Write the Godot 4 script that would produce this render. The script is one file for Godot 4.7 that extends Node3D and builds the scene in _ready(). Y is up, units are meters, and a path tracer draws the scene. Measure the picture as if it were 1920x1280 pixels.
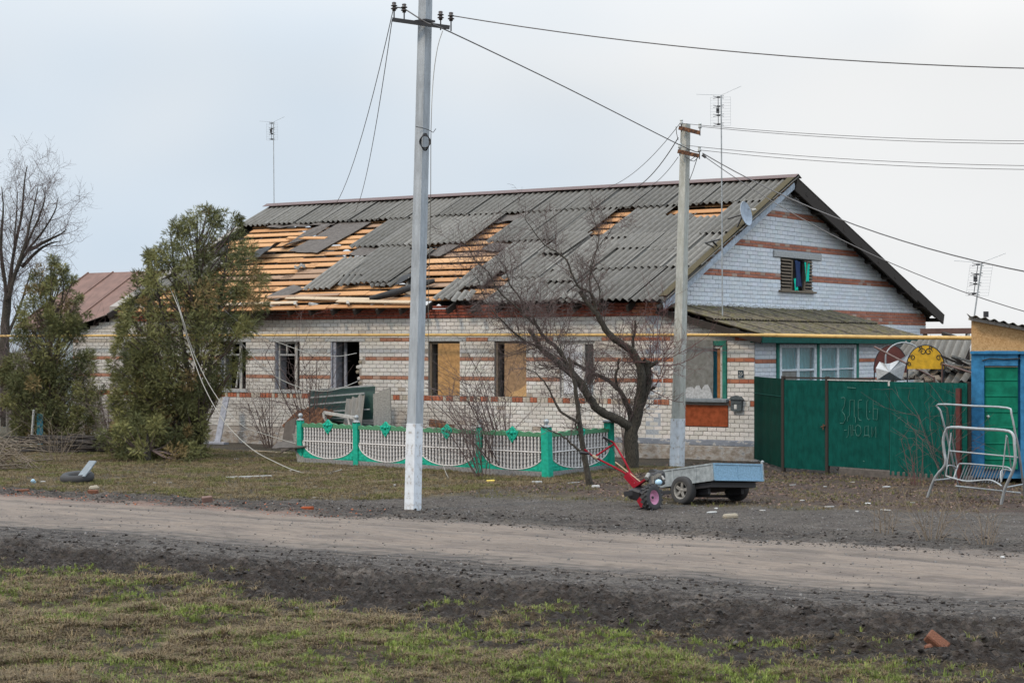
extends Node3D
# A damaged brick house behind a dirt road. Metres, y up. The house has its own axes: x along the facade, z out of it.

const HOUSE_AT := Vector3(5.485, 0, -43.4)
var EX := Vector3(0.8291, 0, 0.5591)
var EZ := Vector3(-0.5591, 0, 0.8291)
var rng := RandomNumberGenerator.new()
var named := {}
var origin_of := {}
var M := {}
var T := {}
var na := FastNoiseLite.new()
var nb := FastNoiseLite.new()
var nc := FastNoiseLite.new()
var nr := FastNoiseLite.new()


class MB:
	var v := PackedVector3Array()
	var n := PackedVector3Array()
	var c := PackedColorArray()
	var i := PackedInt32Array()
	var col := Color.WHITE
	var tinted := false

	func put(p: Vector3, q: Vector3) -> int:
		v.append(p)
		n.append(q)
		if tinted:
			c.append(col)
		return v.size() - 1

	func tri(a: Vector3, b: Vector3, d: Vector3) -> void:
		var q := (b - a).cross(d - a).normalized()
		var k := put(a, q)
		put(b, q)
		put(d, q)
		i.append_array([k, k + 2, k + 1])

	func quad(a: Vector3, b: Vector3, d: Vector3, e: Vector3) -> void:
		var q := (d - a).cross(e - b).normalized()
		var k := put(a, q)
		put(b, q)
		put(d, q)
		put(e, q)
		i.append_array([k, k + 2, k + 1, k, k + 3, k + 2])

	func box(at: Vector3, size: Vector3, turn := Basis(), bevel := 0.0) -> void:
		var h := size / 2
		if bevel <= 0.0:
			var p := []
			for k in 8:
				p.append(at + turn * Vector3(h.x if k & 1 else -h.x, h.y if k & 2 else -h.y, h.z if k & 4 else -h.z))
			quad(p[0], p[2], p[3], p[1])
			quad(p[4], p[5], p[7], p[6])
			quad(p[0], p[1], p[5], p[4])
			quad(p[2], p[6], p[7], p[3])
			quad(p[0], p[4], p[6], p[2])
			quad(p[1], p[3], p[7], p[5])
			return
		var b := minf(bevel, minf(h.x, minf(h.y, h.z)) * 0.9)
		var q := []   # 8 corners x 3 points, the point nearest the face across x, y, z
		for k in 8:
			var s := Vector3(1 if k & 1 else -1, 1 if k & 2 else -1, 1 if k & 4 else -1)
			var row := []
			for ax in 3:
				var w := h - Vector3(b, b, b)
				w[ax] = h[ax]
				row.append(at + turn * (w * s))
			q.append(row)
		for f in [[0, 0, 4, 6, 2], [0, 1, 3, 7, 5], [1, 0, 1, 5, 4], [1, 2, 6, 7, 3], [2, 0, 2, 3, 1], [2, 4, 5, 7, 6]]:
			quad(q[f[1]][f[0]], q[f[2]][f[0]], q[f[3]][f[0]], q[f[4]][f[0]])
		for e in [[0, 1, 1, 2], [2, 3, 1, 2], [4, 5, 1, 2], [6, 7, 1, 2], [0, 2, 0, 2], [1, 3, 0, 2], [4, 6, 0, 2], [5, 7, 0, 2], [0, 4, 0, 1], [1, 5, 0, 1], [2, 6, 0, 1], [3, 7, 0, 1]]:
			out_quad(q[e[0]][e[2]], q[e[1]][e[2]], q[e[1]][e[3]], q[e[0]][e[3]], at)
		for k in 8:
			var a: Vector3 = q[k][0]
			if (q[k][1] - a).cross(q[k][2] - a).dot(a - at) > 0:
				tri(a, q[k][1], q[k][2])
			else:
				tri(a, q[k][2], q[k][1])

	func out_quad(a: Vector3, b: Vector3, d: Vector3, e: Vector3, inside: Vector3) -> void:
		if (d - a).cross(e - b).dot((a + d) / 2 - inside) > 0:
			quad(a, b, d, e)
		else:
			quad(a, e, d, b)

	static func along(p: Vector3, q: Vector3, up := Vector3.UP) -> Basis:
		var z := (q - p).normalized()
		var x := up.cross(z)
		if x.length() < 1e-4:
			x = Vector3.RIGHT.cross(z)
			if x.length() < 1e-4:
				x = Vector3.FORWARD.cross(z)
		x = x.normalized()
		return Basis(x, z.cross(x), z)

	func bar(p: Vector3, q: Vector3, w: float, h: float, up := Vector3.UP, bevel := 0.0) -> void:
		box((p + q) / 2, Vector3(w, h, p.distance_to(q)), along(p, q, up), bevel)

	func tube(pts: Array, radii: Array, sides := 6, caps := true) -> void:
		var m := pts.size()
		var x := Vector3.ZERO
		var first := v.size()
		for k in m:
			var d: Vector3 = (pts[mini(k + 1, m - 1)] - pts[maxi(k - 1, 0)]).normalized()
			if k == 0:
				x = along(Vector3.ZERO, d).x
			x = (x - d * x.dot(d)).normalized()
			var y := d.cross(x)
			var r: float = radii[mini(k, radii.size() - 1)]
			for s in sides:
				var a := TAU * s / sides
				var o := x * cos(a) + y * sin(a)
				put(pts[k] + o * r, o)
		for k in m - 1:
			for s in sides:
				var a := first + k * sides + s
				var b := first + k * sides + (s + 1) % sides
				i.append_array([a, a + sides, b, b, a + sides, b + sides])
		if caps:
			for e in [0, m - 1]:
				var d: Vector3 = (pts[0] - pts[1]).normalized() if e == 0 else (pts[m - 1] - pts[m - 2]).normalized()
				var k := put(pts[e], d)
				for s in sides:
					put(v[first + e * sides + s], d)
				for s in sides:
					if e == 0:
						i.append_array([k, k + 1 + s, k + 1 + (s + 1) % sides])
					else:
						i.append_array([k, k + 1 + (s + 1) % sides, k + 1 + s])

	func rod(p: Vector3, q: Vector3, r: float, sides := 6, r2 := -1.0) -> void:
		tube([p, q], [r, r if r2 < 0 else r2], sides)

	func lathe(profile: Array, sides: int, xf := Transform3D()) -> void:
		var first := v.size()
		for k in profile.size():
			var t: Vector2 = profile[mini(k + 1, profile.size() - 1)] - profile[maxi(k - 1, 0)]
			for s in sides:
				var a := TAU * s / sides
				put(xf * Vector3(profile[k].x * cos(a), profile[k].y, profile[k].x * sin(a)), (xf.basis * Vector3(t.y * cos(a), -t.x, t.y * sin(a))).normalized())
		for k in profile.size() - 1:
			for s in sides:
				var a := first + k * sides + s
				var b := first + k * sides + (s + 1) % sides
				i.append_array([a, b, a + sides, b, b + sides, a + sides])

	func prism(poly: PackedVector2Array, depth: float, xf := Transform3D()) -> void:
		var p := poly
		if Geometry2D.is_polygon_clockwise(p):
			p = p.duplicate()
			p.reverse()
		var t := Geometry2D.triangulate_polygon(p)
		var z := depth / 2
		for k in range(0, t.size(), 3):
			var a := Vector3(p[t[k]].x, p[t[k]].y, 0)
			var b := Vector3(p[t[k + 1]].x, p[t[k + 1]].y, 0)
			var d := Vector3(p[t[k + 2]].x, p[t[k + 2]].y, 0)
			if (b - a).cross(d - a).z < 0:
				var w := b
				b = d
				d = w
			var o := Vector3(0, 0, z)
			tri(xf * (a + o), xf * (b + o), xf * (d + o))
			tri(xf * (a - o), xf * (d - o), xf * (b - o))
		for k in p.size():
			var a := p[k]
			var b := p[(k + 1) % p.size()]
			quad(xf * Vector3(a.x, a.y, -z), xf * Vector3(b.x, b.y, -z), xf * Vector3(b.x, b.y, z), xf * Vector3(a.x, a.y, z))

	func ball(at: Vector3, r: Vector3, rings := 6, sides := 8) -> void:
		var prof := []
		for k in rings + 1:
			var a := PI * k / rings - PI / 2
			prof.append(Vector2(maxf(cos(a), 0.001), sin(a)))
		lathe(prof, sides, Transform3D(Basis.from_scale(r), at))

	# A sheet with a profile: height f(x) across x in [0, w], running along z in [0, l].
	func sheet(w: float, l: float, nx: int, nz: int, thick: float, f: Callable, xf := Transform3D(), ragged := 0.0, rg: RandomNumberGenerator = null) -> void:
		var e0 := []
		var e1 := []
		for a in nx + 1:
			e0.append(rg.randf() * ragged if rg else 0.0)
			e1.append(rg.randf() * ragged if rg else 0.0)
		for side in 2:
			var first := v.size()
			var lift := 0.0 if side == 0 else -thick
			for a in nx + 1:
				var x := w * a / nx
				var slope: float = (f.call(x + 0.002, 0.0) - f.call(x - 0.002, 0.0)) / 0.004
				var q := (xf.basis * Vector3(-slope, 1, 0)).normalized() * (1.0 if side == 0 else -1.0)
				for b in nz + 1:
					var z := lerpf(e0[a], l - e1[a], float(b) / nz)
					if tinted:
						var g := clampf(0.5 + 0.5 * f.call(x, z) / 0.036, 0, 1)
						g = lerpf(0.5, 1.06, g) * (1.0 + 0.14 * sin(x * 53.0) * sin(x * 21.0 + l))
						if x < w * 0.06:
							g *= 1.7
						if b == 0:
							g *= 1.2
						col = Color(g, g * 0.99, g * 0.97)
					put(xf * Vector3(x, f.call(x, z) + lift, z), q)
			for a in nx:
				for b in nz:
					var k := first + a * (nz + 1) + b
					if side == 0:
						i.append_array([k, k + nz + 1, k + 1, k + 1, k + nz + 1, k + nz + 2])
					else:
						i.append_array([k, k + 1, k + nz + 1, k + 1, k + nz + 2, k + nz + 1])
		var up := Vector3(0, -thick, 0)
		for a in nx:
			for e in 2:
				var x := w * a / nx
				var x2 := w * (a + 1) / nx
				var z: float = e0[a] if e == 0 else l - e1[a]
				var z2: float = e0[a + 1] if e == 0 else l - e1[a + 1]
				var p := Vector3(x, f.call(x, z), z)
				var p2 := Vector3(x2, f.call(x2, z2), z2)
				if e == 1:
					quad(xf * (p + up), xf * (p2 + up), xf * p2, xf * p)
				else:
					quad(xf * p, xf * p2, xf * (p2 + up), xf * (p + up))
		for e in 2:
			var x := 0.0 if e == 0 else w
			var p := Vector3(x, f.call(x, 0.0), 0)
			var p2 := Vector3(x, f.call(x, l), l)
			if e == 0:
				quad(xf * (p + up), xf * (p2 + up), xf * p2, xf * p)
			else:
				quad(xf * p, xf * p2, xf * (p2 + up), xf * (p + up))

	func mesh(off := Vector3.ZERO) -> ArrayMesh:
		var a := []
		a.resize(Mesh.ARRAY_MAX)
		if off != Vector3.ZERO:
			for k in v.size():
				v[k] -= off
		a[Mesh.ARRAY_VERTEX] = v
		a[Mesh.ARRAY_NORMAL] = n
		if tinted:
			a[Mesh.ARRAY_COLOR] = c
		a[Mesh.ARRAY_INDEX] = i
		var m := ArrayMesh.new()
		m.add_surface_from_arrays(Mesh.PRIMITIVE_TRIANGLES, a)
		return m


func lin(r: float, g: float, b: float) -> Color:
	return Color(r, g, b).linear_to_srgb()


# A seamless noise picture; stops are [offset, linear colour] pairs.
func noise_tex(called: String, freq: float, octaves: int, stops: Array, seed_ := 1, size := 512, type := FastNoiseLite.TYPE_SIMPLEX_SMOOTH) -> NoiseTexture2D:
	var n := FastNoiseLite.new()
	n.seed = seed_
	n.noise_type = type
	n.frequency = freq
	n.fractal_type = FastNoiseLite.FRACTAL_FBM
	n.fractal_octaves = octaves
	n.fractal_gain = 0.6
	if type == FastNoiseLite.TYPE_CELLULAR:
		n.cellular_return_type = FastNoiseLite.RETURN_CELL_VALUE
		n.cellular_jitter = 1.0
	var g := Gradient.new()
	var off := PackedFloat32Array()
	var cols := PackedColorArray()
	for s in stops:
		off.append(s[0])
		cols.append(s[1].linear_to_srgb())
	g.offsets = off
	g.colors = cols
	var t := NoiseTexture2D.new()
	t.width = size
	t.height = size
	t.seamless = true
	t.seamless_blend_skirt = 0.25
	t.noise = n
	t.color_ramp = g
	T[called] = t
	return t


func grey(a: float) -> Color:
	return Color(a, a, a)


func mat(called: String, color: Color, rough := 0.9, tex := "", scale := Vector3.ONE, world := false, metallic := 0.0, bump := 0.0) -> StandardMaterial3D:
	var m := StandardMaterial3D.new()
	m.resource_name = called
	m.albedo_color = color
	m.roughness = rough
	m.metallic = metallic
	if tex:
		m.albedo_texture = T[tex]
		m.uv1_triplanar = true
		m.uv1_world_triplanar = world
		m.uv1_scale = scale
		if bump > 0.0:
			m.heightmap_enabled = true
			m.heightmap_texture = T["bump"]
			m.heightmap_scale = bump
	M[called] = m
	return m


func numbered(parent: Node, called: String) -> String:
	var key := "%d/%s" % [parent.get_instance_id(), called]
	var k: int = named.get(key, 0)
	named[key] = k + 1
	return called if k == 0 else "%s_%03d" % [called, k]


func tag(o: Node3D, label: String, category: String, group := "", kind := "") -> Node3D:
	o.set_meta("label", label)
	if category:
		o.set_meta("category", category)
	if group:
		o.set_meta("group", group)
	if kind:
		o.set_meta("kind", kind)
	return o


func thing(called: String, label: String, category: String, at := Vector3.ZERO, group := "", basis_ := Basis()) -> Node3D:
	var o := Node3D.new()
	o.name = numbered(self, called)
	o.transform = Transform3D(basis_, at)
	add_child(o, true)
	origin_of[o] = at if basis_ == Basis() else Vector3.ZERO
	return tag(o, label, category, group)


# A part: meshes of turned things are in the thing's own axes, the others in the world's.
func part(parent: Node3D, called: String, m: Variant, material: Material, label := "") -> MeshInstance3D:
	var o := MeshInstance3D.new()
	o.name = numbered(parent, called)
	var off: Vector3 = origin_of.get(parent, Vector3.ZERO)
	o.mesh = m.mesh(off) if m is MB else m
	o.material_override = material
	parent.add_child(o, true)
	if label:
		o.set_meta("label", label)
	origin_of[o] = off
	return o


func solo(called: String, m: MB, material: Material, label: String, category: String, at: Vector3, group := "", kind := "") -> MeshInstance3D:
	var o := MeshInstance3D.new()
	o.name = numbered(self, called)
	o.mesh = m.mesh(at)
	o.material_override = material
	o.position = at
	add_child(o, true)
	tag(o, label, category, group, kind)
	return o


func scatter(parent: Node3D, called: String, mesh_: Mesh, material: Material, places: Array, colors: Array) -> MultiMeshInstance3D:
	var mm := MultiMesh.new()
	mm.transform_format = MultiMesh.TRANSFORM_3D
	mm.use_colors = true
	mm.mesh = mesh_
	mm.instance_count = places.size()
	for k in places.size():
		mm.set_instance_transform(k, places[k])
		mm.set_instance_color(k, colors[k])
	var o := MultiMeshInstance3D.new()
	o.name = numbered(parent, called)
	o.multimesh = mm
	o.material_override = material
	parent.add_child(o, true)
	o.set_meta("kind", "stuff")
	return o


func vary(c: Color, amount: float) -> Color:
	var f := 1.0 + rng.randf_range(-amount, amount)
	return Color(c.r * f * rng.randf_range(0.97, 1.03), c.g * f, c.b * f * rng.randf_range(0.97, 1.03))


func hw(p: Vector3) -> Vector3:   # house axes to world
	return HOUSE_AT + EX * p.x + EZ * p.z + Vector3(0, p.y, 0)


func uz(w: Vector3) -> Vector2:   # world to (along the facade, out of it)
	return Vector2((w - HOUSE_AT).dot(EX), (w - HOUSE_AT).dot(EZ))


func _ready() -> void:
	rng.seed = 20
	var cam := Camera3D.new()
	cam.name = "camera"
	cam.position = Vector3(0, 2.53, 0)
	cam.rotation_degrees = Vector3(0.239, 0, 0)
	cam.fov = 20.16
	cam.near = 0.1
	cam.far = 4000
	add_child(cam)
	cam.make_current()
	var we := WorldEnvironment.new()
	we.name = "environment"
	var env := Environment.new()
	env.background_mode = Environment.BG_SKY
	env.sky = Sky.new()
	env.sky.sky_material = overcast()
	env.tonemap_mode = Environment.TONE_MAPPER_LINEAR
	env.tonemap_exposure = 1.0
	env.sdfgi_enabled = true
	env.ssao_enabled = true
	env.ssil_enabled = true
	we.environment = env
	add_child(we)
	var sun := DirectionalLight3D.new()
	sun.name = "sun"
	sun.light_energy = 0.5
	sun.light_color = Color(1.0, 0.9, 0.77)
	sun.light_angular_distance = 10
	sun.shadow_enabled = true
	sun.look_at_from_position(Vector3(-0.75, 0.9, 0.55), Vector3.ZERO)
	add_child(sun)
	make_materials()
	make_ground()
	make_house()
	make_neighbours()
	make_trees()
	make_poles()
	make_fence()
	make_gate()
	make_yard()
	make_vehicles()
	make_litter()


# A dull white overcast, brighter overhead, with thinner bluish stretches between the clouds.
func overcast() -> PanoramaSkyMaterial:
	var w := 512
	var h := 256
	var im := Image.create(w, h, false, Image.FORMAT_RGBF)
	var n := FastNoiseLite.new()
	n.seed = 5
	n.frequency = 1.0
	n.fractal_octaves = 4
	for y in h:
		var el := PI / 2 - PI * (y + 0.5) / h
		for x in w:
			var az := wrapf(TAU * (x + 0.5) / w, -PI, PI)
			var d := Vector3(sin(az) * cos(el), sin(el), -cos(az) * cos(el))
			var cl := n.get_noise_3d(d.x * 2.2, d.y * 6.0, d.z * 2.2)
			var t := clampf(0.5 + 0.55 * sin(az * 5.0 + 0.12) + 0.75 * cl + 4.0 * clampf(sin(el) - 0.07, 0, 0.08) - 0.9 * clampf(sin(el) - 0.17, 0, 0.6), 0.0, 1.0)
			var c := Color(0.585, 0.7, 0.82).lerp(Color(0.865, 0.875, 0.88), t)
			var up := 1.0 + 2.3 * maxf(sin(el) - 0.14, 0.0)
			if el < 0:
				c = Color(0.2, 0.19, 0.17)
				up = 1.0
			up *= 1.0 + 0.05 * n.get_noise_3d(d.x * 5.0 + 3.0, d.y * 16.0, d.z * 5.0)
			im.set_pixel(x, y, Color(c.r * up, c.g * up, c.b * up))
	var s := PanoramaSkyMaterial.new()
	s.panorama = ImageTexture.create_from_image(im)
	return s


func make_materials() -> void:
	noise_tex("mottle", 0.012, 5, [[0.2, grey(0.62)], [0.5, grey(0.82)], [0.8, grey(1.0)]], 3)
	noise_tex("fine", 0.05, 5, [[0.25, grey(0.74)], [0.5, grey(0.88)], [0.75, grey(1.0)]], 7)
	noise_tex("soil", 0.045, 6, [[0.22, grey(0.25)], [0.42, grey(0.6)], [0.58, grey(0.85)], [0.78, grey(1.0)]], 11, 1024)
	noise_tex("streak", 0.02, 7, [[0.2, grey(0.62)], [0.4, grey(0.82)], [0.6, grey(0.92)], [0.85, grey(1.0)]], 12, 1024)
	noise_tex("bump", 0.04, 6, [[0.15, grey(0.0)], [0.85, grey(1.0)]], 13, 1024)
	noise_tex("slate", 0.018, 6, [[0.2, Color(0.62, 0.6, 0.54)], [0.42, Color(0.78, 0.77, 0.74)], [0.62, Color(0.86, 0.85, 0.83)], [0.75, Color(1, 0.99, 0.96)]], 17)
	noise_tex("mossy", 0.014, 6, [[0.3, Color(0.05, 0.043, 0.036)], [0.44, Color(0.1, 0.086, 0.066)], [0.55, Color(0.19, 0.16, 0.115)], [0.68, Color(0.09, 0.085, 0.025)]], 19)
	noise_tex("rusty", 0.02, 5, [[0.3, Color(0.06, 0.035, 0.025)], [0.55, Color(0.14, 0.06, 0.03)], [0.75, Color(0.24, 0.11, 0.05)]], 23)
	noise_tex("plaster", 0.012, 6, [[0.2, Color(0.24, 0.205, 0.17)], [0.42, Color(0.35, 0.31, 0.27)], [0.6, Color(0.4, 0.375, 0.35)], [0.72, Color(0.46, 0.45, 0.44)], [0.8, Color(0.3, 0.31, 0.33)]], 29)
	noise_tex("bluewash", 0.014, 6, [[0.3, Color(0.2, 0.225, 0.27)], [0.62, Color(0.25, 0.275, 0.32)], [0.68, Color(0.5, 0.5, 0.5)], [0.8, Color(0.4, 0.38, 0.36)]], 31)
	noise_tex("osb", 0.06, 3, [[0.1, Color(0.45, 0.26, 0.11)], [0.4, Color(0.62, 0.38, 0.17)], [0.7, Color(0.7, 0.45, 0.22)], [0.95, Color(0.8, 0.55, 0.3)]], 37, 512, FastNoiseLite.TYPE_CELLULAR)
	noise_tex("bark", 0.03, 5, [[0.25, Color(0.035, 0.03, 0.026)], [0.5, Color(0.085, 0.075, 0.06)], [0.75, Color(0.14, 0.125, 0.095)]], 41)
	noise_tex("concrete", 0.03, 6, [[0.2, grey(0.55)], [0.45, grey(0.8)], [0.7, grey(1.0)]], 43)
	noise_tex("worn", 0.02, 6, [[0.2, Color(0.42, 0.34, 0.28)], [0.3, grey(0.8)], [0.6, grey(0.92)], [0.85, grey(1.0)]], 47)
	var soil := mat("soil", lin(0.8, 0.745, 0.69), 1.0, "soil", Vector3(0.3, 0.4, 0.55), false, 0.0, 4.0)
	soil.vertex_color_use_as_albedo = true
	var road := mat("road", lin(0.69, 0.65, 0.615), 0.97, "streak", Vector3(0.08, 0.4, 0.6), false, 0.0, 2.0)
	road.vertex_color_use_as_albedo = true
	for k in ["brick_tint", "leaf_tint", "lump_tint"]:
		var m := mat(k, grey(1.0), 0.92, "fine" if k == "brick_tint" else "", Vector3.ONE * 1.3, true)
		m.vertex_color_use_as_albedo = true
	M.brick_tint.heightmap_enabled = true
	M.brick_tint.heightmap_texture = T.bump
	M.brick_tint.heightmap_scale = 0.4
	M.leaf_tint.backlight = Color(0.25, 0.25, 0.15)
	for k in 5:
		var f: float = [0.94, 1.0, 1.06, 0.88, 1.02][k]
		mat("white_brick_%d" % k, lin(0.73 * f, 0.705 * f * [1, 1, 0.99, 1.01, 0.98][k], 0.665 * f), 0.92, "fine", Vector3.ONE * 1.3, true, 0.0, 0.4)
	mat("red_brick_0", lin(0.45, 0.185, 0.105), 0.92, "fine", Vector3.ONE * 1.3, true, 0.0, 0.4)
	mat("red_brick_1", lin(0.4, 0.13, 0.07), 0.92, "fine", Vector3.ONE * 1.3, true, 0.0, 0.4)
	mat("mortar", lin(0.36, 0.335, 0.31), 1.0, "fine", Vector3.ONE * 0.8)
	mat("blue_mortar", lin(0.4, 0.44, 0.49), 1.0, "fine", Vector3.ONE * 0.8)
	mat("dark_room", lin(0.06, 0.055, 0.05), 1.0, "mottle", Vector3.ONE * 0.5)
	mat("plaster", grey(1.0), 1.0, "plaster", Vector3(0.6, 0.9, 0.6), false, 0.0, 1.5)
	mat("bluewash", grey(1.0), 1.0, "bluewash", Vector3(0.5, 0.9, 0.5), false, 0.0, 0.8)
	mat("lintel", lin(0.42, 0.44, 0.45), 1.0, "concrete", Vector3.ONE)
	mat("jamb", lin(0.36, 0.38, 0.44), 0.95, "mottle", Vector3.ONE)
	for k in 5:
		var f: float = [0.18, 0.2, 0.215, 0.165, 0.245][k]
		mat("slate_%d" % k, lin(f, f * 0.97, f * 0.92), 0.95, "slate", Vector3(1.6, 0.5, 0.4) * [1, 0.83, 1.2, 0.94, 1.1][k])
		M["slate_%d" % k].uv1_offset = Vector3(0.37 * k, 0, 0.21 * k)
		M["slate_%d" % k].vertex_color_use_as_albedo = true
	for k in 4:
		mat("batten_%d" % k, lin([0.54, 0.47, 0.58, 0.32][k], [0.285, 0.235, 0.335, 0.2][k], [0.122, 0.098, 0.165, 0.125][k]), 0.85, "fine", Vector3(0.25, 2.2, 2.2))
	mat("old_wood", lin(0.2, 0.16, 0.12), 0.95, "fine", Vector3(0.3, 2.0, 2.0))
	mat("pale_plank", lin(0.5, 0.39, 0.27), 0.9, "fine", Vector3(0.3, 2.0, 2.0))
	mat("dark_wood", lin(0.035, 0.028, 0.024), 0.95, "fine", Vector3(0.5, 2, 0.5))
	mat("felt", lin(0.12, 0.105, 0.095), 0.95, "mottle", Vector3.ONE)
	mat("black_felt", lin(0.03, 0.031, 0.034), 0.8, "mottle", Vector3.ONE)
	mat("ridge_metal", lin(0.13, 0.07, 0.058), 0.5, "mottle", Vector3.ONE)
	mat("moss", grey(1.0), 1.0, "mossy", Vector3(0.45, 0.9, 0.9), true)
	M.moss.vertex_color_use_as_albedo = true
	mat("moss_edge", lin(0.1, 0.08, 0.038), 1.0, "soil", Vector3.ONE * 0.9)
	mat("pale_blue_board", lin(0.4, 0.47, 0.56), 0.8, "mottle", Vector3.ONE)
	mat("osb", grey(0.9), 0.9, "osb", Vector3.ONE * 1.3)
	mat("chipboard", lin(0.52, 0.3, 0.12), 0.9, "mottle", Vector3.ONE)
	mat("tan_board", lin(0.36, 0.23, 0.13), 0.9, "mottle", Vector3.ONE)
	mat("orange_board", lin(0.4, 0.17, 0.055), 0.9, "mottle", Vector3.ONE)
	mat("red_panel", lin(0.33, 0.085, 0.036), 0.8, "mottle", Vector3(0.8, 0.8, 0.8))
	mat("white_paint", lin(0.66, 0.66, 0.64), 0.6, "mottle", Vector3.ONE * 1.3)
	mat("old_white", lin(0.5, 0.5, 0.48), 0.8, "worn", Vector3.ONE * 1.3)
	mat("teal_paint", lin(0.04, 0.21, 0.165), 0.6, "mottle", Vector3.ONE)
	mat("dark_teal", lin(0.012, 0.09, 0.075), 0.6, "mottle", Vector3.ONE)
	mat("pale_frame", lin(0.66, 0.74, 0.8), 0.6, "mottle", Vector3.ONE * 1.3)
	mat("sky_paint", lin(0.38, 0.52, 0.62), 0.6, "mottle", Vector3.ONE)
	mat("dull_film", lin(0.2, 0.205, 0.2), 0.45, "slate", Vector3.ONE * 0.6)
	mat("white_film", lin(0.5, 0.52, 0.54), 0.5, "mottle", Vector3.ONE * 2)
	mat("sill_metal", lin(0.26, 0.3, 0.33), 0.5, "mottle", Vector3.ONE)
	mat("curtain", lin(0.09, 0.38, 0.44), 0.9, "mottle", Vector3(4, 0.3, 4))
	var g := mat("glass", Color(0.75, 0.85, 0.87, 0.14), 0.04)
	g.transparency = BaseMaterial3D.TRANSPARENCY_ALPHA
	mat("dark_pane", lin(0.05, 0.052, 0.05), 0.15)
	mat("pole_concrete", lin(0.41, 0.45, 0.49), 0.9, "mottle", Vector3(1.6, 0.25, 1.6), false, 0.0, 0.5)
	mat("old_pole", lin(0.5, 0.52, 0.5), 0.95, "slate", Vector3(1.4, 0.3, 1.4), false, 0.0, 0.8)
	mat("whitewash", lin(0.72, 0.77, 0.83), 0.95, "worn", Vector3(0.8, 0.5, 0.8))
	mat("black_metal", lin(0.02, 0.02, 0.024), 0.5)
	mat("rust", grey(1.0), 0.9, "rusty", Vector3.ONE)
	mat("insulator", lin(0.045, 0.035, 0.033), 0.25)
	mat("pale_insulator", lin(0.5, 0.53, 0.53), 0.2)
	mat("wire", lin(0.09, 0.085, 0.085), 0.6)
	mat("pale_cable", lin(0.34, 0.33, 0.3), 0.6)
	mat("galvanised", lin(0.4, 0.43, 0.45), 0.45, "mottle", Vector3.ONE, false, 0.25)
	mat("gas_yellow", lin(0.62, 0.4, 0.13), 0.55, "worn", Vector3(0.35, 1.0, 0.35))
	mat("fence_green", lin(0.025, 0.44, 0.31), 0.7, "mottle", Vector3.ONE * 1.3)
	mat("fence_green_dirty", lin(0.1, 0.32, 0.17), 0.85, "soil", Vector3.ONE * 1.6)
	mat("fence_grey", lin(0.25, 0.245, 0.245), 1.0, "concrete", Vector3.ONE)
	mat("baluster", lin(0.7, 0.68, 0.67), 0.9, "concrete", Vector3.ONE * 2.0)
	mat("gate_green", lin(0.005, 0.082, 0.068), 0.55, "mottle", Vector3(0.7, 0.5, 0.7))
	mat("gate_green_dark", lin(0.003, 0.042, 0.032), 0.55, "mottle", Vector3(0.7, 0.5, 0.7))
	mat("gate_green_light", lin(0.007, 0.1, 0.083), 0.55, "mottle", Vector3(0.7, 0.5, 0.7))
	mat("chalk", lin(0.075, 0.19, 0.16), 1.0)
	mat("door_green", lin(0.01, 0.2, 0.125), 0.55, "mottle", Vector3(0.5, 0.5, 0.5))
	mat("kiosk_blue", lin(0.05, 0.22, 0.43), 0.6, "mottle", Vector3.ONE * 0.7)
	mat("yellow_paint", lin(0.72, 0.42, 0.015), 0.5, "mottle", Vector3.ONE)
	mat("maroon_paint", lin(0.11, 0.025, 0.02), 0.6, "mottle", Vector3.ONE)
	mat("tyre", lin(0.05, 0.05, 0.052), 0.85, "fine", Vector3.ONE * 3)
	mat("dark_tyre", lin(0.025, 0.025, 0.026), 0.85, "fine", Vector3.ONE * 3)
	mat("alloy", lin(0.3, 0.29, 0.27), 0.55, "mottle", Vector3.ONE * 4, false, 0.2)
	mat("pink_rim", lin(0.55, 0.24, 0.38), 0.75, "worn", Vector3.ONE * 5)
	mat("machine_red", lin(0.3, 0.016, 0.03), 0.6, "worn", Vector3.ONE * 4)
	mat("trailer_grey", lin(0.33, 0.37, 0.39), 0.6, "mottle", Vector3.ONE * 1.1)
	mat("trailer_blue", lin(0.25, 0.41, 0.55), 0.55, "fine", Vector3.ONE * 0.9)
	mat("mailbox", lin(0.09, 0.11, 0.12), 0.45, "mottle", Vector3.ONE * 3)
	mat("teal_cloth", lin(0.0, 0.62, 0.45), 0.9)
	mat("navy_cloth", lin(0.02, 0.045, 0.13), 0.95)
	mat("number_plate", lin(0.008, 0.022, 0.035), 0.4)
	mat("blue_post", lin(0.03, 0.2, 0.27), 0.6, "worn", Vector3.ONE * 1.3)
	mat("roof_red", lin(0.2, 0.115, 0.092), 0.8, "mottle", Vector3(0.3, 0.2, 0.3))
	mat("light_blue_wall", lin(0.42, 0.5, 0.55), 0.95, "mottle", Vector3.ONE * 0.4)
	mat("bark", grey(0.85), 1.0, "bark", Vector3(2.2, 0.7, 2.2), true, 0.0, 1.0)
	mat("twig", lin(0.115, 0.083, 0.078), 1.0)
	mat("red_twig", lin(0.13, 0.065, 0.062), 1.0)
	mat("pale_twig", lin(0.2, 0.16, 0.12), 1.0)
	mat("green_sheet", lin(0.03, 0.075, 0.065), 0.35, "mottle", Vector3.ONE)
	mat("grey_board", lin(0.26, 0.25, 0.225), 0.95, "soil", Vector3.ONE * 0.5)
	mat("window_film", lin(0.68, 0.7, 0.74), 0.5)
	mat("bright_frag", lin(0.56, 0.56, 0.55), 0.9, "fine", Vector3.ONE * 3, true)
	mat("clay_brick", lin(0.26, 0.105, 0.06), 0.95, "soil", Vector3.ONE * 2.0, false, 0.0, 1.0)
	mat("block_tan", lin(0.4, 0.35, 0.27), 0.95, "soil", Vector3.ONE * 2.0)
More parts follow.
